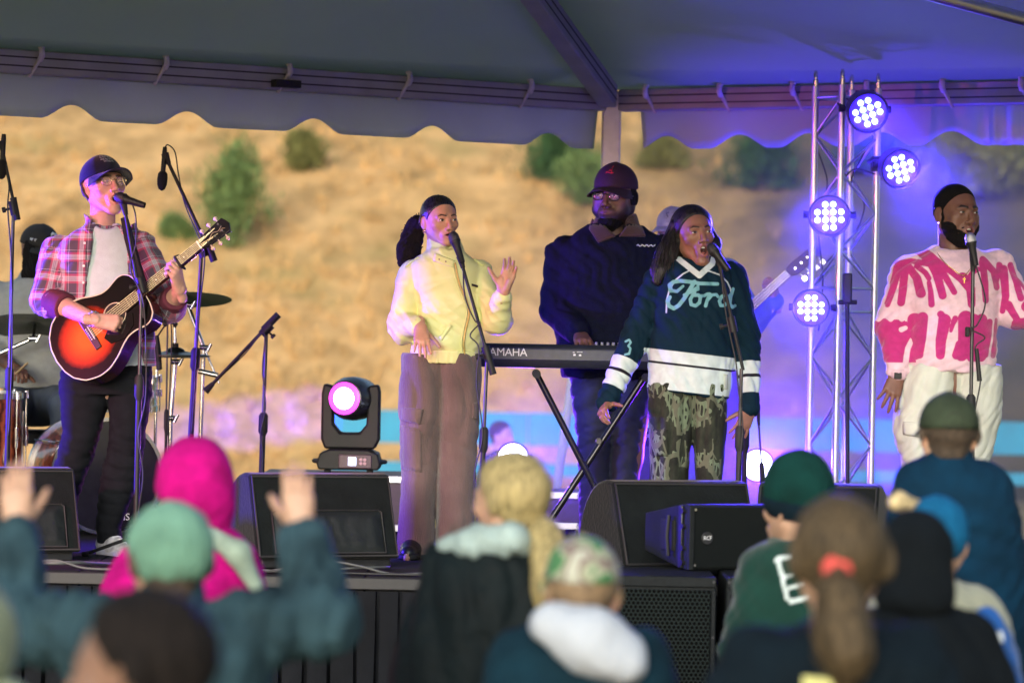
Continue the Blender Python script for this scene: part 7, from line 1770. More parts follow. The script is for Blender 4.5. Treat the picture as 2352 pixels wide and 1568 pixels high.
# ------------------------------------------------------------------ drummer
def drummer():
    Yb = 17.2; P = lambda x, y, d=0: W(x, y, Yb+d)
    root = person('bearded drummer in grey shirt and black cap seated behind the cymbals', floor_pt(P(75, 1230)))
    H = Head(P(92, 578), 46, -8, 0, 1.12)
    J = dict(neck=P(78, 655, .05), shA=P(-8, 690, .0), shB=P(160, 690, .05), elA=P(-30, 800, -.05), wrA=P(40, 850, -.32), elB=P(195, 800, -.1), wrB=P(240, 835, -.42), hipA=P(50, 920, .05), hipB=P(110, 920, .05),
             knA=P(20, 935, -.42), knB=P(150, 935, -.42)); J['anA'] = floor_pt(P(20, 1200, -.45), DECK+.09); J['anB'] = floor_pt(P(150, 1200, -.45), DECK+.09); stand_joints(J, DECK)
    SK = skin_mat('skin_deep', (.115, .052, .034), (.13, .045, .04))
    hs = [hand_prims(J['wr'+s], hand_frame((.3, -1, -.1), (0, -.2, 1), (.6 if s == 'A' else -.6, -.3, .3)), 1.05, curls=[(55, 65, 40)]*4) for s in 'AB']
    body, fa = body_obj(root, J, H, SK, hs, 1.2, .014, dict(fat=.6, jaw=1.1, neck_r=(.062, .075)), hh=.0034, handh=.004)
    eyes(H, root, .6)
    V, F = shell(fa, lambda X, Y, Z: .012 + .02*np.clip((-.06-Z)/.05, 0, 1) + 0*X, lambda X, Y, Z: np.maximum(np.maximum(Z + .045 - np.maximum(0, np.abs(X)-.044)*2.4, Y - .012), -.155-Z) + 0*X, H, folds(.003, (120, 120, 120), 101))
    mesh_obj('beard', V, F, HAIR_COIL, root, smooth=180)
    garment('long_beard', [('u', ell(H.w((0, -.065, -.12)), (.062, .055, .09)), .02), ('u', ell(H.w((0, -.05, -.17)), (.045, .04, .06)), .03)], HAIR_COIL, root, .007, folds(.005, (90, 90, 70), 102))
    c, T, cr = cap(root, H, mat('cap_black', (.012, .012, .013), .85, bump=.3, bscale=250), 4, brim=.06, size=1.02)
    for a0, e0 in ((PI-.15, .72),):
        pts = [T(cr(a0 + .30*q, e0 - .10*abs(q) + .05*math.sin(q*5))*np.array((1.02, 1.02, 1.0))) for q in np.linspace(-1, .9, 12)]
        MB().tube(pts, [.004, .007, .006, .008, .005, .006, .008, .006, .005, .006, .004, .002], 6).build('cap_emblem', mat('cap_print', (.62, .68, .74)), c, smooth=180)
    cap_text(c, T, cr, 'w v', .30, .010, mat('cap_print', (.62, .68, .74)), a0=PI+1.15)
    GREY = mat('grey_jersey', (.30, .32, .32), .9, var=.08, bump=.3, bscale=250)
    tor = stations(Yb, [(638, 45, 130, .085), (655, 10, 152, .11), (690, -22, 178, .14), (780, -28, 185, .16), (890, -20, 180, .17)])
    garment('shirt', [UL(tor)] + sleeve(J['shA'], J['elA'], along(J['elA'], J['wrA'], .3), (.10, .085, .07)) + sleeve(J['shB'], J['elB'], along(J['elB'], J['wrB'], .3), (.10, .085, .07)) + [('u', rcone(J['neck'] + (0, 0, .02), J['neck'] - (0, 0, .03), .085, .10), .02)], GREY, root, .010, folds(.008, (9, 9, 9), 103))
    DEN = mat('grey_denim', (.075, .095, .135), .88, var=.2, nscale=14, bump=.25, bscale=250, var2=.2)
    garment('jeans', [('u', ell(P(80, 925, .05), (.19, .19, .13)), .04)] + [('u', rcone(J['hip'+s], J['kn'+s], .105, .085), .04) for s in 'AB'] + [('u', rcone(J['kn'+s], J['an'+s] - (0, 0, .02), .085, .062), .03) for s in 'AB'], DEN, root, .011, folds(.006, (10, 10, 12), 104))
    for s in 'AB': shoe(root, J['an'+s], J['toe'+s], BLACK, RUBBER, .05)
    for s in 'AB':
        st = thing('drum_stick', 'wooden drum stick held in the drummer\'s %s' % ('right hand by the tilted crash cymbal' if s == 'A' else 'left hand over the snare drum'), 'drum stick', J['wr'+s])
        q = J['wr'+s] + np.array((.02, -.09, -.02)); MB().tube([q + (-.05, .1, -.02), q + (.08, -.24, .06), q + (.085, -.26, .063)], [.007, .006, .004], 8).build('shaft', mat('hickory', (.55, .38, .2), .5), st, smooth=60)
    th = thing('drum_throne', 'round black drum stool under the seated drummer', 'stool', floor_pt(P(80, 1200, .08)))
    b0 = floor_pt(P(80, 1200, .08)); zs = P(80, 975)[2]-.03
    MB().lathe([(.15, -.07), (.17, -.06), (.17, -.015), (.15, 0)], (b0[0], b0[1], zs), None, 28).build('seat', RUBBER, th, smooth=50)
    MB().tube([b0 + (0, 0, .12), (b0[0], b0[1], zs-.06)], .02, 10).build('post', CHROME, th, smooth=60)
    for k in range(3): MB().tube([b0 + (0, 0, .2), b0 + (.22*math.cos(k*2.09), .22*math.sin(k*2.09), .012)], .011, 8).build('leg', CHROME, th, smooth=60)
drummer()
# ------------------------------------------------------------------ bass player
def bassist():
    Yb = 17.0; P = lambda x, y, d=0: W(x, y, Yb+d)
    root = person('bass player in light blue shirt and white cap half hidden behind the hockey jersey', floor_pt(P(1625, 1225)))
    H = Head(P(1545, 532), -25, -8, 0, 1.0)
    J = dict(neck=P(1572, 585, .02), shA=P(1520, 625), shB=P(1668, 628), elA=P(1515, 740), wrA=P(1570, 790, -.2), elB=P(1722, 738, -.04), wrB=P(1782, 690, -.2), hipA=P(1585, 860), hipB=P(1655, 860))
    J['anA'] = floor_pt(P(1590, 1220), DECK+.09); J['anB'] = floor_pt(P(1690, 1220), DECK+.09); stand_joints(J, DECK)
    SK = skin_mat('skin_pale', (.52, .27, .20), (.42, .13, .11))
    hB = hand_prims(J['wrB'], hand_frame((-.25, -.3, 1), (.8, -.55, .1), (-.5, .3, .5)), 1.05, curls=[(50, 60, 35), (58, 65, 35), (62, 66, 36), (64, 66, 36)], spread=(8, 2, -4, -10), thumb=(35, 10))
    hA = hand_prims(J['wrA'], hand_frame((.9, -.1, -.4), (0, -1, .3), (0, 0, 1)), 1.0, curls=[(40, 50, 30)]*4)
    body, fa = body_obj(root, J, H, SK, [hA, hB], 1.05, .014, dict(jaw=1.02), hh=.0034)
    eyes(H, root, .7)
    c, T, cr = cap(root, H, mat('cap_white', (.62, .58, .62), .8, bump=.2, bscale=250), 0, brim=.07, size=1.02)
    cap_text(c, T, cr, 'N', .62, .030, mat('cap_ink_dark', (.02, .015, .05), .7), .9); cap_text(c, T, cr, 'Y', .60, .036, mat('cap_ink_dark', (.02, .015, .05), .7), .7, name='cap_letter')
    BLU = mat('sky_blue_cotton', (.20, .32, .62), .85, var=.08, bump=.25, bscale=250)
    tor = stations(Yb, [(580, 1545, 1610, .075), (600, 1520, 1672, .10), (640, 1510, 1692, .12), (740, 1520, 1690, .125), (880, 1545, 1690, .13)])
    garment('shirt', [UL(tor)] + sleeve(J['shA'], J['elA'], along(J['elA'], J['wrA'], .85), (.085, .075, .05)) + sleeve(J['shB'], J['elB'], along(J['elB'], J['wrB'], .92), (.08, .078, .052)), BLU, root, .009, folds(.007, (10, 10, 12), 111))
    DEN = mat('pale_denim', (.16, .22, .42), .85, var=.15, nscale=14, bump=.2, bscale=250)
    garment('jeans', [UL(stations(Yb, [(850, 1552, 1628, .11), (1000, 1560, 1630, .095), (1222, 1562, 1620, .08)])), UL(stations(Yb, [(850, 1620, 1698, .11), (1000, 1640, 1712, .095), (1222, 1662, 1722, .08)]))], DEN, root, .011, folds(.006, (10, 10, 12), 112))
    for s in 'AB': shoe(root, J['an'+s], J['toe'+s], WHITEP, WHITEP, .048)
    a, b_ = P(1590, 830, -.22), P(1790, 645, -.26); u = nrm(b_-a); n = nrm(np.array((-.1, -1, .1)) - u*(u @ np.array((-.1, -1, .1)))); v = np.cross(n, u); G = lambda x, y, z=0: b_ + u*x + v*y + n*z
    bs = thing('bass_guitar', 'electric bass guitar whose headstock pokes out beside the truss', 'guitar', a)
    ol = [(-.78, 0), (-.76, .12), (-.68, .165), (-.58, .13), (-.50, .135), (-.40, .16), (-.33, .11), (-.37, .05), (-.40, 0), (-.36, -.06), (-.36, -.11), (-.45, -.15), (-.56, -.12), (-.68, -.16), (-.76, -.11)]
    MB().prism(ol, -n*.045, G(0, 0, -.01), u, v).build('body', mat('bass_red', (.18, .03, .03), .2, coat=.5), bs, bevel=.012)
    MB().prism([(-.45, -.03), (.06, -.021), (.06, .021), (-.45, .03)], n*.02, G(0, 0, -.008), u, v).build('neck', mat('maple', (.22, .15, .11), .5), bs, bevel=.005)
    hd = MB().prism([(.06, -.022), (.09, -.04), (.24, -.05), (.27, -.02), (.25, .02), (.10, .028), (.06, .022)], n*.014, G(0, 0, -.008), u, v).build('headstock', mat('maple', (.50, .36, .22)), bs, bevel=.004)
    for k in range(4):
        q = G(.105+.042*k, -.0475, 0); MB().tube([q, q - v*.022], .006, 8).box(q - v*.034, (.024, .024, .008), np.stack([u, v, n], 1)).build('tuning_peg', CHROME, hd, smooth=50)
        MB().lathe([(.007, 0), (.006, .014)], G(.105+.042*k, -.01, .006), np.stack([u, v, n], 1), 10).build('string_post', CHROME, hd)
        MB().tube([G(-.62, (k-1.5)*.019, .014), G(.06, (k-1.5)*.011, .015)], .0007, 5).build('string', CHROME, bs)
bassist()
# ================================================================== AUDIENCE (on the lawn, backs to the camera)
SKA = skin_mat('skin_audience', (.46, .27, .18), (.40, .15, .12), (.10, .06, .04))
SKD = skin_mat('skin_audience_brown', (.22, .12, .08), (.24, .09, .08), (.01, .008, .007))
PANTS = mat('audience_trousers', (.03, .035, .05), .9, var=.2)
def cloth(name, col, **k):
    kw = dict(rough=.95, var=.25, nscale=10, bump=.4, bscale=60, sheen=0, spec=.15); kw.update(k); return mat(name, col, **kw)
def spectator(label, Yb, hc, hs, yaw, rows, coat, skin=SKA, pitch=0, arms=None, coat_name='jacket', attrs=None, seed=0, extra=None, hands=None, foldamp=.010, h=.012, bulk=1.0, roll=0):
    P = lambda x, y, d=0: W(x, y, Yb+d)
    H = Head(P(*hc), yaw, pitch, roll, hs); cx = (rows[2][1]+rows[2][2])/2; z0 = P(cx, rows[2][0])[2]
    root = person(label, (P(cx, rows[-1][0])[0], Yb, 0), 'audience standing on the lawn before the stage')
    st = stations(Yb, rows); zl = min(s[0] for s in st); bot = [s for s in st if s[0] == zl][0]
    hip = max(.5, z0*.56)
    if zl > hip-.05: st.append((hip-.08, bot[1], bot[2], bot[3]*.92, bot[4]))
    shl, shr = rows[2][1], rows[2][2]; J = dict(neck=H.w((0, .02, -.13)))
    ys = rows[2][0]
    J['shA'] = P(shl+.055*FPX/Yb, ys+20); J['shB'] = P(shr-.055*FPX/Yb, ys+20)
    if arms: J.update({k: P(*v) for k, v in arms.items()})
    for s, sg in (('A', -1), ('B', 1)):
        if 'el'+s not in J: J['el'+s] = J['sh'+s] + np.array((sg*.06, -.02, -.29*z0/1.4)); J['wr'+s] = J['el'+s] + np.array((sg*-.02, .14, -.2*z0/1.4))
        J['hip'+s] = np.array((bot[1]+sg*.09, Yb, hip)); J['an'+s] = np.array((bot[1]+sg*.11, Yb, .09)); J['kn'+s] = along(J['hip'+s], J['an'+s], .5); J['toe'+s] = np.array((bot[1]+sg*.12, Yb+.17, .03))
    hh_ = hands or [hand_prims(J['wr'+s], hand_frame((0, .3, -1), (-1 if s == 'A' else 1, 0, 0), (0, 1, 0)), hs*.95) for s in 'AB']
    body, fa = body_obj(root, J, H, skin, hh_, .95*bulk, .016, dict(), hh=.0042, handh=.0045)
    up_ = [('u', loft(st, n=2.3), .03)]
    for s in 'AB': up_ += sleeve(J['sh'+s], J['el'+s], along(J['el'+s], J['wr'+s], .92), (.085*bulk, .072*bulk, .055*bulk), .05)
    garment(coat_name, up_ + (extra(P, J, H) if extra else []), coat, root, h, multi(creases(foldamp*1.3, .11, seed, (.5, 0, .8)), creases(foldamp*.7, .06, seed+1)), attrs)
    lg = [('u', loft([(hip+.06, J['hip'+s][0], Yb, .11, .12), (hip*.55, J['kn'+s][0], Yb, .085, .085), (.05, J['an'+s][0], Yb, .07, .075)]), .03) for s in 'AB']
    garment('trousers', lg, PANTS, root, .018)
    for s in 'AB': shoe(root, J['an'+s], J['toe'+s], BLACK, RUBBER, .05, z=0.0)
    return root, H, P, fa, J
def hair_shell(root, H, fa, m, t=.010, low=-.06, name='hair', seed=0, amp=.0015):
    rg_, tk_ = hairline(.012, .75, 1.0, low); V, F = shell(fa, tk_(t), rg_, H, folds(amp, (90, 90, 25), seed)); return mesh_obj(name, V, F, m, root, smooth=180)
def beanie(root, H, m, low=-.02, cuff=None, t=.012, name='beanie', top=.0, rx=.088, ry=.108):
    P_ = [('u', ell((0, .012, .034+top/2), (rx, ry, .098+top/2)), .0), ('s', half((0, 0, low), (0, .12, 1)), .01)]
    f = run(P_, .005, .02, lambda x, y, z: .0022*np.cos(np.arctan2(x, y-.012)*46)*np.clip((.11-z)/.05, 0, 1) + folds(.003, (25, 25, 25), 3)(x, y, z)); V, F = f.mesh(); o = mesh_obj(name, H.w(V), F, m, root, smooth=180)
    if cuff is not None:
        P_ = [('u', ell((0, .012, .030), (rx+.006, ry+.006, .100)), .0), ('s', half((0, 0, low), (0, .12, 1)), .006), ('s', half((0, 0, low+.055), (0, -.12, -1)), .006)]
        f = run(P_, .005, .02); V, F = f.mesh(); mesh_obj('cuff', H.w(V), F, cuff, o, smooth=180)  # used once, as painted shade of a hood's inside
    return o
def pony(root, pts, rad, m, name='ponytail', seed=0, squash=None):
    pr = [('u', rcone(pts[i], pts[i+1], rad[i], rad[i+1]), .03) for i in range(len(pts)-1)]
    o, _ = garment(name, pr, m, root, .006, multi(folds(.006, (50, 50, 8), seed), folds(.003, (110, 110, 14), seed+1)))
    rg = np.random.default_rng(seed); mb = MB()
    for k in range(60):                                     # loose strands over the tail
        u = nrm(rg.normal(0, 1, 3)*(1, 1, .2)); q = [p + u*r*rg.uniform(.85, 1.2) + rg.normal(0, .004, 3) for p, r in zip(pts, rad)]
        mb.tube(cable_curve(q, n=4), .0016, 4)
    mb.build('strands', m, o, smooth=180); return o
# --- person in the mint hat with both hands raised
TEALJ = cloth('teal_denim_jacket', (.026, .055, .068), var=.45, nscale=7)
r_, H_, P_, fa_, J_ = spectator('person in a mint hat and teal jacket raising both open hands', 7.8, (388, 1290), 1.12, 200,
    [(1385, 320, 465, .08), (1410, 240, 540, .11), (1440, 165, 620, .13), (1500, 160, 625, .16), (1568, 165, 620, .16), (1750, 170, 610, .16)], TEALJ, seed=201,
    arms=dict(elA=(22, 1440, .05), wrA=(38, 1225, .22), elB=(738, 1425, .05), wrB=(690, 1230, .22), shA=(215, 1450), shB=(565, 1450)),
    hands=[hand_prims(W(38, 1215, 8.02), hand_frame((-.05, .12, 1), (.1, -1, .1), (1, 0, 0)), 1.05, curls=[(8, 8, 6)]*4, spread=(2, 0, -2, -4), thumb=(38, 8)),
           hand_prims(W(690, 1222, 8.02), hand_frame((-.10, .12, 1), (-.1, -1, .1), (-1, 0, 0)), 1.05, curls=[(8, 8, 6)]*4, spread=(2, 0, -2, -4), thumb=(38, 8))], foldamp=.014, bulk=1.1)
beanie(r_, H_, cloth('mint_knit', (.15, .30, .22), bump=.8, bscale=120), low=-.045, rx=.094, ry=.112)
hair_shell(r_, H_, fa_, mat('hair_umber', (.06, .04, .025), .7, var=.4, nscale=60, bump=.6, bscale=150), .008, -.085)
garment('jacket_collar', [('u', rcone(W(388, 1372, 7.8), W(388, 1405, 7.8), .085, .10), .02)], TEALJ, r_, .012, folds(.008, (20, 20, 20), 3))
# --- magenta hood
MAG = cloth('magenta_fleece', (.46, .003, .17), nscale=16, bump=.6, bscale=120)
r_, H_, P_, fa_, J_ = spectator('person wrapped in a bright magenta hooded cape', 9.6, (447, 1105), 1.05, 190,
    [(1215, 400, 520, .08), (1245, 360, 545, .11), (1280, 292, 572, .14), (1340, 235, 592, .16), (1450, 200, 600, .17), (1700, 190, 610, .18)], MAG, seed=211, coat_name='cape')
garment('hood', [('u', ell(P_(446, 1096), (.112, .135, .120)), .0), ('u', ell(P_(452, 1140), (.098, .12, .115)), .05), ('u', rcone(P_(470, 1180), P_(490, 1235), .075, .05), .06)], MAG, r_, .010, multi(folds(.006, (14, 14, 10), 5), folds(.003, (30, 30, 30), 6)))
garment('scarf', [('u', rcone(P_(480, 1232, -.10), P_(545, 1270, -.15), .030, .034), .02), ('u', rcone(P_(545, 1270, -.15), P_(588, 1345, -.14), .034, .024), .02)], cloth('sage_scarf', (.30, .38, .30)), r_, .009, folds(.006, (20, 20, 20), 7))
# --- dark haired child in profile
r_, H_, P_, fa_, J_ = spectator('dark haired child in brown top turning to look along the stage', 5.7, (318, 1545), 1.15, -104,
    [(1670, 290, 380, .06), (1695, 230, 440, .09), (1735, 170, 500, .11), (1800, 160, 510, .13), (1900, 160, 510, .13), (2000, 160, 510, .13)], cloth('brown_top', (.05, .03, .02)), SKD, seed=221)
hair_shell(r_, H_, fa_, mat('hair_dark', (.012, .009, .008), .8, spec=.15, var=.4, nscale=60, bump=.8, bscale=120), .016, -.10, seed=4, amp=.004)
eyes(H_, r_, .9)
# --- sage hooded person at the edge
r_, H_, P_, fa_, J_ = spectator('person in a pale sage hooded top beside the raised arms of the mint hat person', 6.6, (-112, 1452), 1.05, 170,
    [(1580, -160, -60, .07), (1600, -220, -10, .1), (1630, -265, 55, .12), (1700, -280, 70, .13), (1800, -280, 75, .14), (1900, -280, 70, .14)], cloth('sage_hoodie', (.26, .29, .19)), seed=231)
garment('hood', [('u', ell(P_(-108, 1470), (.13, .14, .15)), .0)], MATS['sage_hoodie'], r_, .012, folds(.006, (14, 14, 14), 8))
# --- blonde ponytail
BLK = cloth('black_puffer', (.004, .008, .009), rough=.7, bump=.8, bscale=30)
r_, H_, P_, fa_, J_ = spectator('woman with a blonde ponytail in a black jacket with pale collar', 9.0, (1172, 1150), 1.10, -138,
    [(1225, 1110, 1215, .07), (1250, 1040, 1255, .11), (1285, 1000, 1285, .14), (1360, 965, 1300, .17), (1450, 925, 1310, .18), (1568, 890, 1325, .19), (1700, 880, 1330, .19)], BLK, seed=241, foldamp=.014)
BLON = mat('hair_blonde', (.32, .25, .11), .6, var=.6, nscale=110, bump=.8, bscale=160, stretch=(1, 1, .08), spec=.3, bdist=.01)
hair_shell(r_, H_, fa_, BLON, .013, -.055, seed=9, amp=.002)
MB().tube([P_(1222, 1192, -.06), P_(1232, 1204, -.075), P_(1246, 1196, -.06)], .014, 8).build('hair_tie', BLACK, r_, smooth=60)
pony(r_, [P_(1232, 1190, -.05), P_(1252, 1228, -.10), P_(1268, 1290, -.14), P_(1262, 1350, -.17), P_(1248, 1405, -.18)], [.025, .040, .050, .042, .014], BLON, seed=11)
eyes(H_, r_, .9)
garment('pale_collar', [('u', rcone(P_(1025, 1258, -.06), P_(1090, 1242, -.10), .022, .036), .03), ('u', rcone(P_(1090, 1242, -.10), P_(1175, 1236, -.12), .036, .040), .03), ('u', rcone(P_(1175, 1236, -.12), P_(1235, 1262, -.08), .038, .026), .03)], cloth('sage_fleece', (.30, .38, .36)), r_, .008, multi(creases(.012, .05, 12, (1, 0, .3)), folds(.004, (30, 30, 30), 12)))
# --- child in camouflage cap and white hood
NVT = cloth('dark_teal_coat', (.004, .020, .032))
r_, H_, P_, fa_, J_ = spectator('child in a camouflage cap with a white hood over a dark teal coat', 8.0, (1335, 1362), 1.08, 186,
    [(1440, 1285, 1385, .07), (1465, 1215, 1455, .11), (1500, 1150, 1510, .13), (1560, 1120, 1535, .15), (1640, 1115, 1545, .16), (1800, 1115, 1545, .16)], NVT, seed=251)
m, N, L, b = new_mat('cap_camouflage'); b.inputs['Roughness'].default_value = .9
tc = N.new('ShaderNodeTexCoord'); n1 = N.new('ShaderNodeTexNoise'); n1.inputs['Scale'].default_value = 13; n1.inputs['Detail'].default_value = 1; L.new(tc.outputs['Object'], n1.inputs['Vector'])
r1 = N.new('ShaderNodeValToRGB'); r1.color_ramp.interpolation = 'CONSTANT'; e = r1.color_ramp.elements; e[0].color = (.06, .18, .07, 1); e[1].position = .44; e[1].color = (.30, .32, .22, 1); q = e.new(.52); q.color = (.20, .15, .13, 1); q = e.new(.60); q.color = (.42, .42, .34, 1)
L.new(n1.outputs['Fac'], r1.inputs[0]); L.new(r1.outputs[0], b.inputs['Base Color'])
c_, T_, cr_ = cap(r_, H_, m, 0, size=1.03)
hair_shell(r_, H_, fa_, mat('hair_light_brown', (.20, .13, .07), .6, var=.4, nscale=40, bump=.6, bscale=80), .005, -.10, seed=13, amp=.001)
garment('white_hood', [('u', ell(P_(1352, 1462, -.11), (.135, .085, .070), rot('Y', 14)), .0), ('u', ell(P_(1385, 1505, -.12), (.105, .075, .060), rot('Y', 20)), .05), ('u', ell(P_(1300, 1430, -.07), (.075, .08, .045)), .05)], cloth('white_fleece', (.45, .48, .53), var=.04, bump=.5), r_, .009, multi(folds(.008, (12, 12, 12), 14), folds(.003, (30, 30, 30), 15)))
# --- green hat and green jacket with printed box
GRN = pat_mat('green_jacket', (.003, .035, .024), [('print', (.72, .80, .76))], rough=.9, bump=.4, bscale=60, var=.2, nscale=10, edge=.002)
def box_print(V):
    px, py = PX(V, 10.5); mm = 10.5/FPX; f = np.where(V[:, 1] < 10.5, 0, .05)
    loop = [(1782, 1290), (1776, 1282), (1780, 1276), (1852, 1264), (1862, 1270), (1878, 1345), (1872, 1354), (1806, 1372), (1798, 1364), (1782, 1290)]
    d = seg_sd(px, py, loop, 5)
    for a in ([(1800, 1314), (1812, 1311)], [(1820, 1310), (1824, 1309)], [(1834, 1306), (1848, 1303)], [(1804, 1340), (1822, 1336)], [(1830, 1334), (1856, 1328)]): d = np.minimum(d, seg_sd(px, py, a, 3.6))
    return {'print': d*mm + f}
r_, H_, P_, fa_, J_ = spectator('person in a green hat and green jacket with a white outlined print', 10.5, (1828, 1163), 1.12, -140,
    [(1238, 1785, 1862, .08), (1258, 1745, 1895, .11), (1290, 1718, 1925, .14), (1360, 1700, 1940, .16), (1450, 1690, 1950, .17), (1700, 1680, 1960, .17)], GRN, seed=261, attrs=box_print)
beanie(r_, H_, cloth('green_knit', (.003, .030, .026), bump=.6, bscale=120), low=-.035, cuff=cloth('hood_shade_knit', (.003, .012, .02)), top=.035, rx=.094, ry=.112)  # dark cuff paints the shade inside a hood
# --- brown bun with red hair tie
r_, H_, P_, fa_, J_ = spectator('brown haired person with a red hair tie and navy top', 7.0, (1925, 1288), 1.13, 184,
    [(1435, 1860, 2000, .09), (1465, 1770, 2080, .12), (1500, 1690, 2150, .14), (1568, 1620, 2195, .16), (1660, 1600, 2210, .17), (1800, 1600, 2210, .17)], cloth('deep_navy_top', (.003, .008, .013)), seed=271)
BRN = mat('hair_ash_brown', (.07, .048, .025), .6, var=.7, nscale=110, bump=.8, bscale=160, stretch=(1, 1, .06), spec=.25, bdist=.01)
hair_shell(r_, H_, fa_, BRN, .015, -.075, seed=17, amp=.002)
MB().lathe([(.012, -.012), (.030, -.009), (.033, 0), (.030, .009), (.012, .012)], P_(1922, 1308, -.135), rot('X', 75), 18).build('hair_tie', mat('red_scrunchie', (.62, .06, .05), .7), r_, smooth=60)
pony(r_, [P_(1922, 1320, -.135), P_(1925, 1370, -.165), P_(1935, 1440, -.18), P_(1945, 1500, -.19), P_(1940, 1560, -.19)], [.026, .044, .055, .052, .025], BRN, seed=19)
lb_ = ptsurf([('u', loft(stations(7.0, [(1435, 1860, 2000, .09), (1465, 1770, 2080, .12), (1500, 1690, 2150, .14), (1568, 1620, 2195, .16), (1660, 1600, 2210, .17)]), n=2.3), .02)], [(1828, 1535), (1915, 1540), (1912, 1562), (1828, 1558)], 7.0, .02)
mesh_obj('yellow_label', lb_, [(0, 1, 2, 3)], mat('yellow_label', (.62, .60, .22), .7), r_, solid=.004)
# --- blue hat, cream and blue jersey
JY = pat_mat('cream_blue_jersey', (.30, .30, .22), [('blue', (.006, .085, .33)), ('white', (.75, .80, .82))], rough=.85, bump=.4, bscale=60, var=.12, nscale=12, edge=.004)
def jy(V):
    px, py = PX(V, 9.2); mm = 9.2/FPX
    bl = seg_sd(px, py, [(2255, 1420), (2300, 1500), (2330, 1600), (2330, 1800)], 34, 60)*mm; wh = np.minimum(seg_sd(px, py, [(2262, 1436), (2266, 1450)], 7), seg_sd(px, py, [(2284, 1446), (2288, 1460)], 7))*mm
    return {'blue': bl, 'white': wh}
r_, H_, P_, fa_, J_ = spectator('person in a blue knit hat and cream and blue jersey', 9.2, (2150, 1245), 1.02, 178,
    [(1335, 2095, 2200, .08), (1362, 2050, 2240, .11), (1400, 2015, 2285, .14), (1470, 1990, 2315, .16), (1568, 1980, 2335, .17), (1700, 1980, 2335, .17)], JY, seed=281, attrs=jy, coat_name='jersey')
beanie(r_, H_, cloth('bright_blue_knit', (.006, .10, .22), bump=.8, bscale=120), low=-.07, rx=.09, ry=.11)
PMP = mat('pompom_wool', (.55, .42, .22), .95, var=.5, nscale=30, bump=1, bscale=120)
garment('pompom', [('u', ell(P_(2066, 1152, -.02), (.036, .036, .028)), .0), ('u', rcone(P_(2080, 1158), P_(2108, 1172), .018, .03), .03)], PMP, r_, .006, folds(.006, (60, 60, 60), 21))
# --- black hood
BKH = cloth('black_hoodie', (.004, .006, .008))
r_, H_, P_, fa_, J_ = spectator('person in a plain black hood standing between the brown ponytail and the blue hat', 8.2, (2102, 1292), 1.02, 176,
    [(1390, 2045, 2165, .09), (1415, 1990, 2215, .12), (1455, 1930, 2262, .15), (1510, 1895, 2305, .17), (1568, 1880, 2335, .18), (1700, 1870, 2345, .18)], BKH, seed=291, coat_name='hoodie')
garment('hood', [('u', ell(P_(2102, 1282), (.096, .118, .125)), .0), ('u', ell(P_(2105, 1370, -.04), (.10, .11, .06)), .06)], BKH, r_, .010, multi(folds(.005, (14, 14, 12), 22), folds(.003, (30, 30, 30), 23)))
# --- man in green cap and navy jacket
NVJ = cloth('navy_fleece_jacket', (.002, .022, .048))
r_, H_, P_, fa_, J_ = spectator('tall man in a faded green cap and navy jacket', 10.5, (2178, 998), 1.10, 182,
    [(1050, 2135, 2222, .075), (1068, 2105, 2255, .10), (1100, 2075, 2300, .13), (1180, 2062, 2335, .16), (1350, 2066, 2350, .17), (1568, 2066, 2355, .17), (1750, 2066, 2355, .17)], NVJ, seed=301)
GCAP = cloth('faded_green_cap', (.034, .046, .028), var=.3, nscale=14)
c_, T_, cr_ = cap(r_, H_, GCAP, 0, size=1.06, lift=-.012)
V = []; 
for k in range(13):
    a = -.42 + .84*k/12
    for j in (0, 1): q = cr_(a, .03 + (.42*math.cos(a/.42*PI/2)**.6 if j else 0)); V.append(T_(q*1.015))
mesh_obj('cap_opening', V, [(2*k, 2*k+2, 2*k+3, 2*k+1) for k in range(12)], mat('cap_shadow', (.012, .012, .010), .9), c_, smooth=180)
hair_shell(r_, H_, fa_, mat('hair_umber', (.06, .04, .025)), .006, -.07, seed=24)
garment('jacket_collar', [('u', rcone(W(2178, 1045, 10.5), W(2178, 1068, 10.5), .078, .092), .02)], NVJ, r_, .011, folds(.004, (20, 20, 20), 25))
# --- person behind the stage
r_, H_, P_, fa_, J_ = spectator('brown haired person in dark teal far behind the stage by the blue fence', 27.0, (1152, 1000), .95, 60,
    [(1035, 1135, 1160, .06), (1042, 1122, 1170, .1), (1052, 1112, 1180, .12), (1080, 1106, 1186, .14), (1150, 1104, 1188, .15), (1200, 1104, 1188, .15)], cloth('slate_coat', (.03, .06, .07)), seed=311, h=.02)
r_['group'] = 'people behind the stage'
hair_shell(r_, H_, fa_, mat('hair_umber', (.06, .04, .025)), .014, -.09, seed=26)

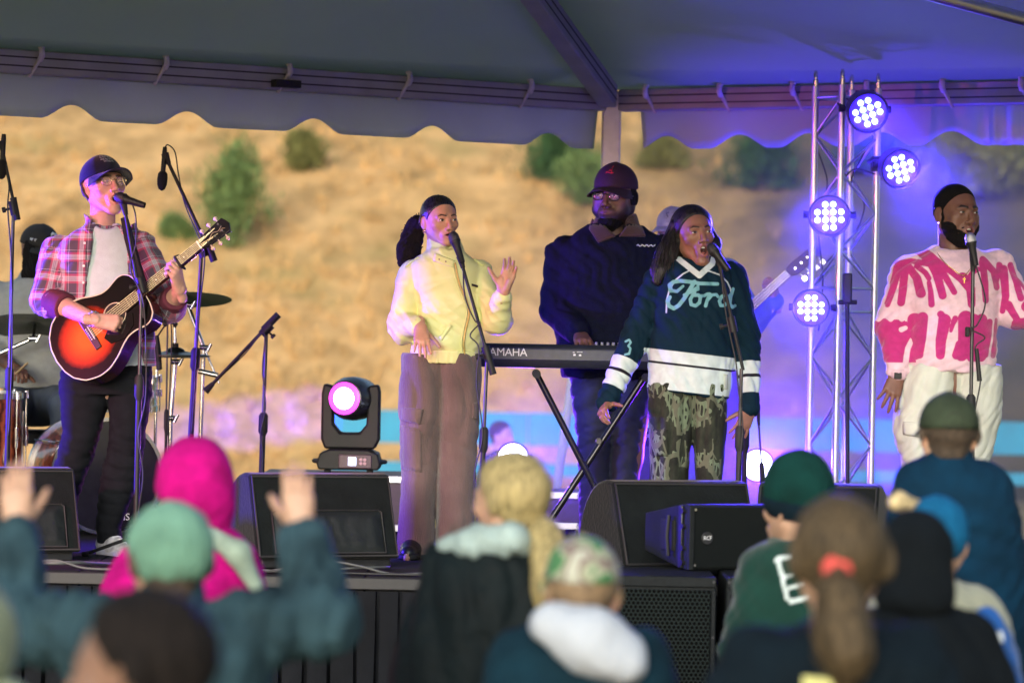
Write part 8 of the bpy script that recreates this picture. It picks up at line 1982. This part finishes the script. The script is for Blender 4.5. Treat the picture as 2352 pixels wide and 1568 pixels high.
# ================================================================== STAGE SMOKE lit by the lamps, lamp tint also in its colour
def smoke():
    c = W(2040, 770, 16.75); rad = np.array((2.6, 1.25, 1.9))
    import bmesh
    bm = bmesh.new(); bmesh.ops.create_icosphere(bm, subdivisions=3, radius=1.0)
    me = bpy.data.meshes.new('stage_smoke')
    for v in bm.verts: v.co = Vector((v.co.x*rad[0], v.co.y*rad[1], max(v.co.z*rad[2], DECK+.01-c[2])))
    bm.to_mesh(me); bm.free()
    o = bpy.data.objects.new('stage_smoke', me); COL.objects.link(o); o.location = tuple(c)
    m = bpy.data.materials.new('smoke'); m.use_nodes = True; N = m.node_tree.nodes; L = m.node_tree.links; N.clear()
    out = N.new('ShaderNodeOutputMaterial'); pv = N.new('ShaderNodeVolumePrincipled'); L.new(pv.outputs[0], out.inputs['Volume'])
    pv.inputs['Color'].default_value = (.65, .62, 1.0, 1); pv.inputs['Anisotropy'].default_value = .4  # violet lamp tint put into the smoke's own colour
    tc = N.new('ShaderNodeTexCoord'); mp = N.new('ShaderNodeMapping'); mp.inputs['Scale'].default_value = tuple(1/rad); L.new(tc.outputs['Object'], mp.inputs[0])
    ln = N.new('ShaderNodeVectorMath'); ln.operation = 'LENGTH'; L.new(mp.outputs[0], ln.inputs[0])
    fall = math_node(N, L, 'POWER', math_node(N, L, 'MAXIMUM', math_node(N, L, 'SUBTRACT', 1.0, ln.outputs['Value']), 0.0), 1.2)
    nz = N.new('ShaderNodeTexNoise'); nz.inputs['Scale'].default_value = 1.6; nz.inputs['Detail'].default_value = 2; L.new(tc.outputs['Object'], nz.inputs['Vector'])
    mr = N.new('ShaderNodeMapRange'); mr.inputs['From Min'].default_value = .3; mr.inputs['From Max'].default_value = .7; mr.inputs['To Min'].default_value = .35; mr.inputs['To Max'].default_value = 1.5; L.new(nz.outputs['Fac'], mr.inputs['Value'])
    L.new(math_node(N, L, 'MULTIPLY', math_node(N, L, 'MULTIPLY', fall, mr.outputs[0]), SMOKE_DENSITY), pv.inputs['Density'])
    me.materials.append(m)
    tag(o, 'thin stage smoke with violet lamp tint in its colour round the lighting truss', 'smoke', kind='stuff')
SMOKE_DENSITY = .55
smoke()
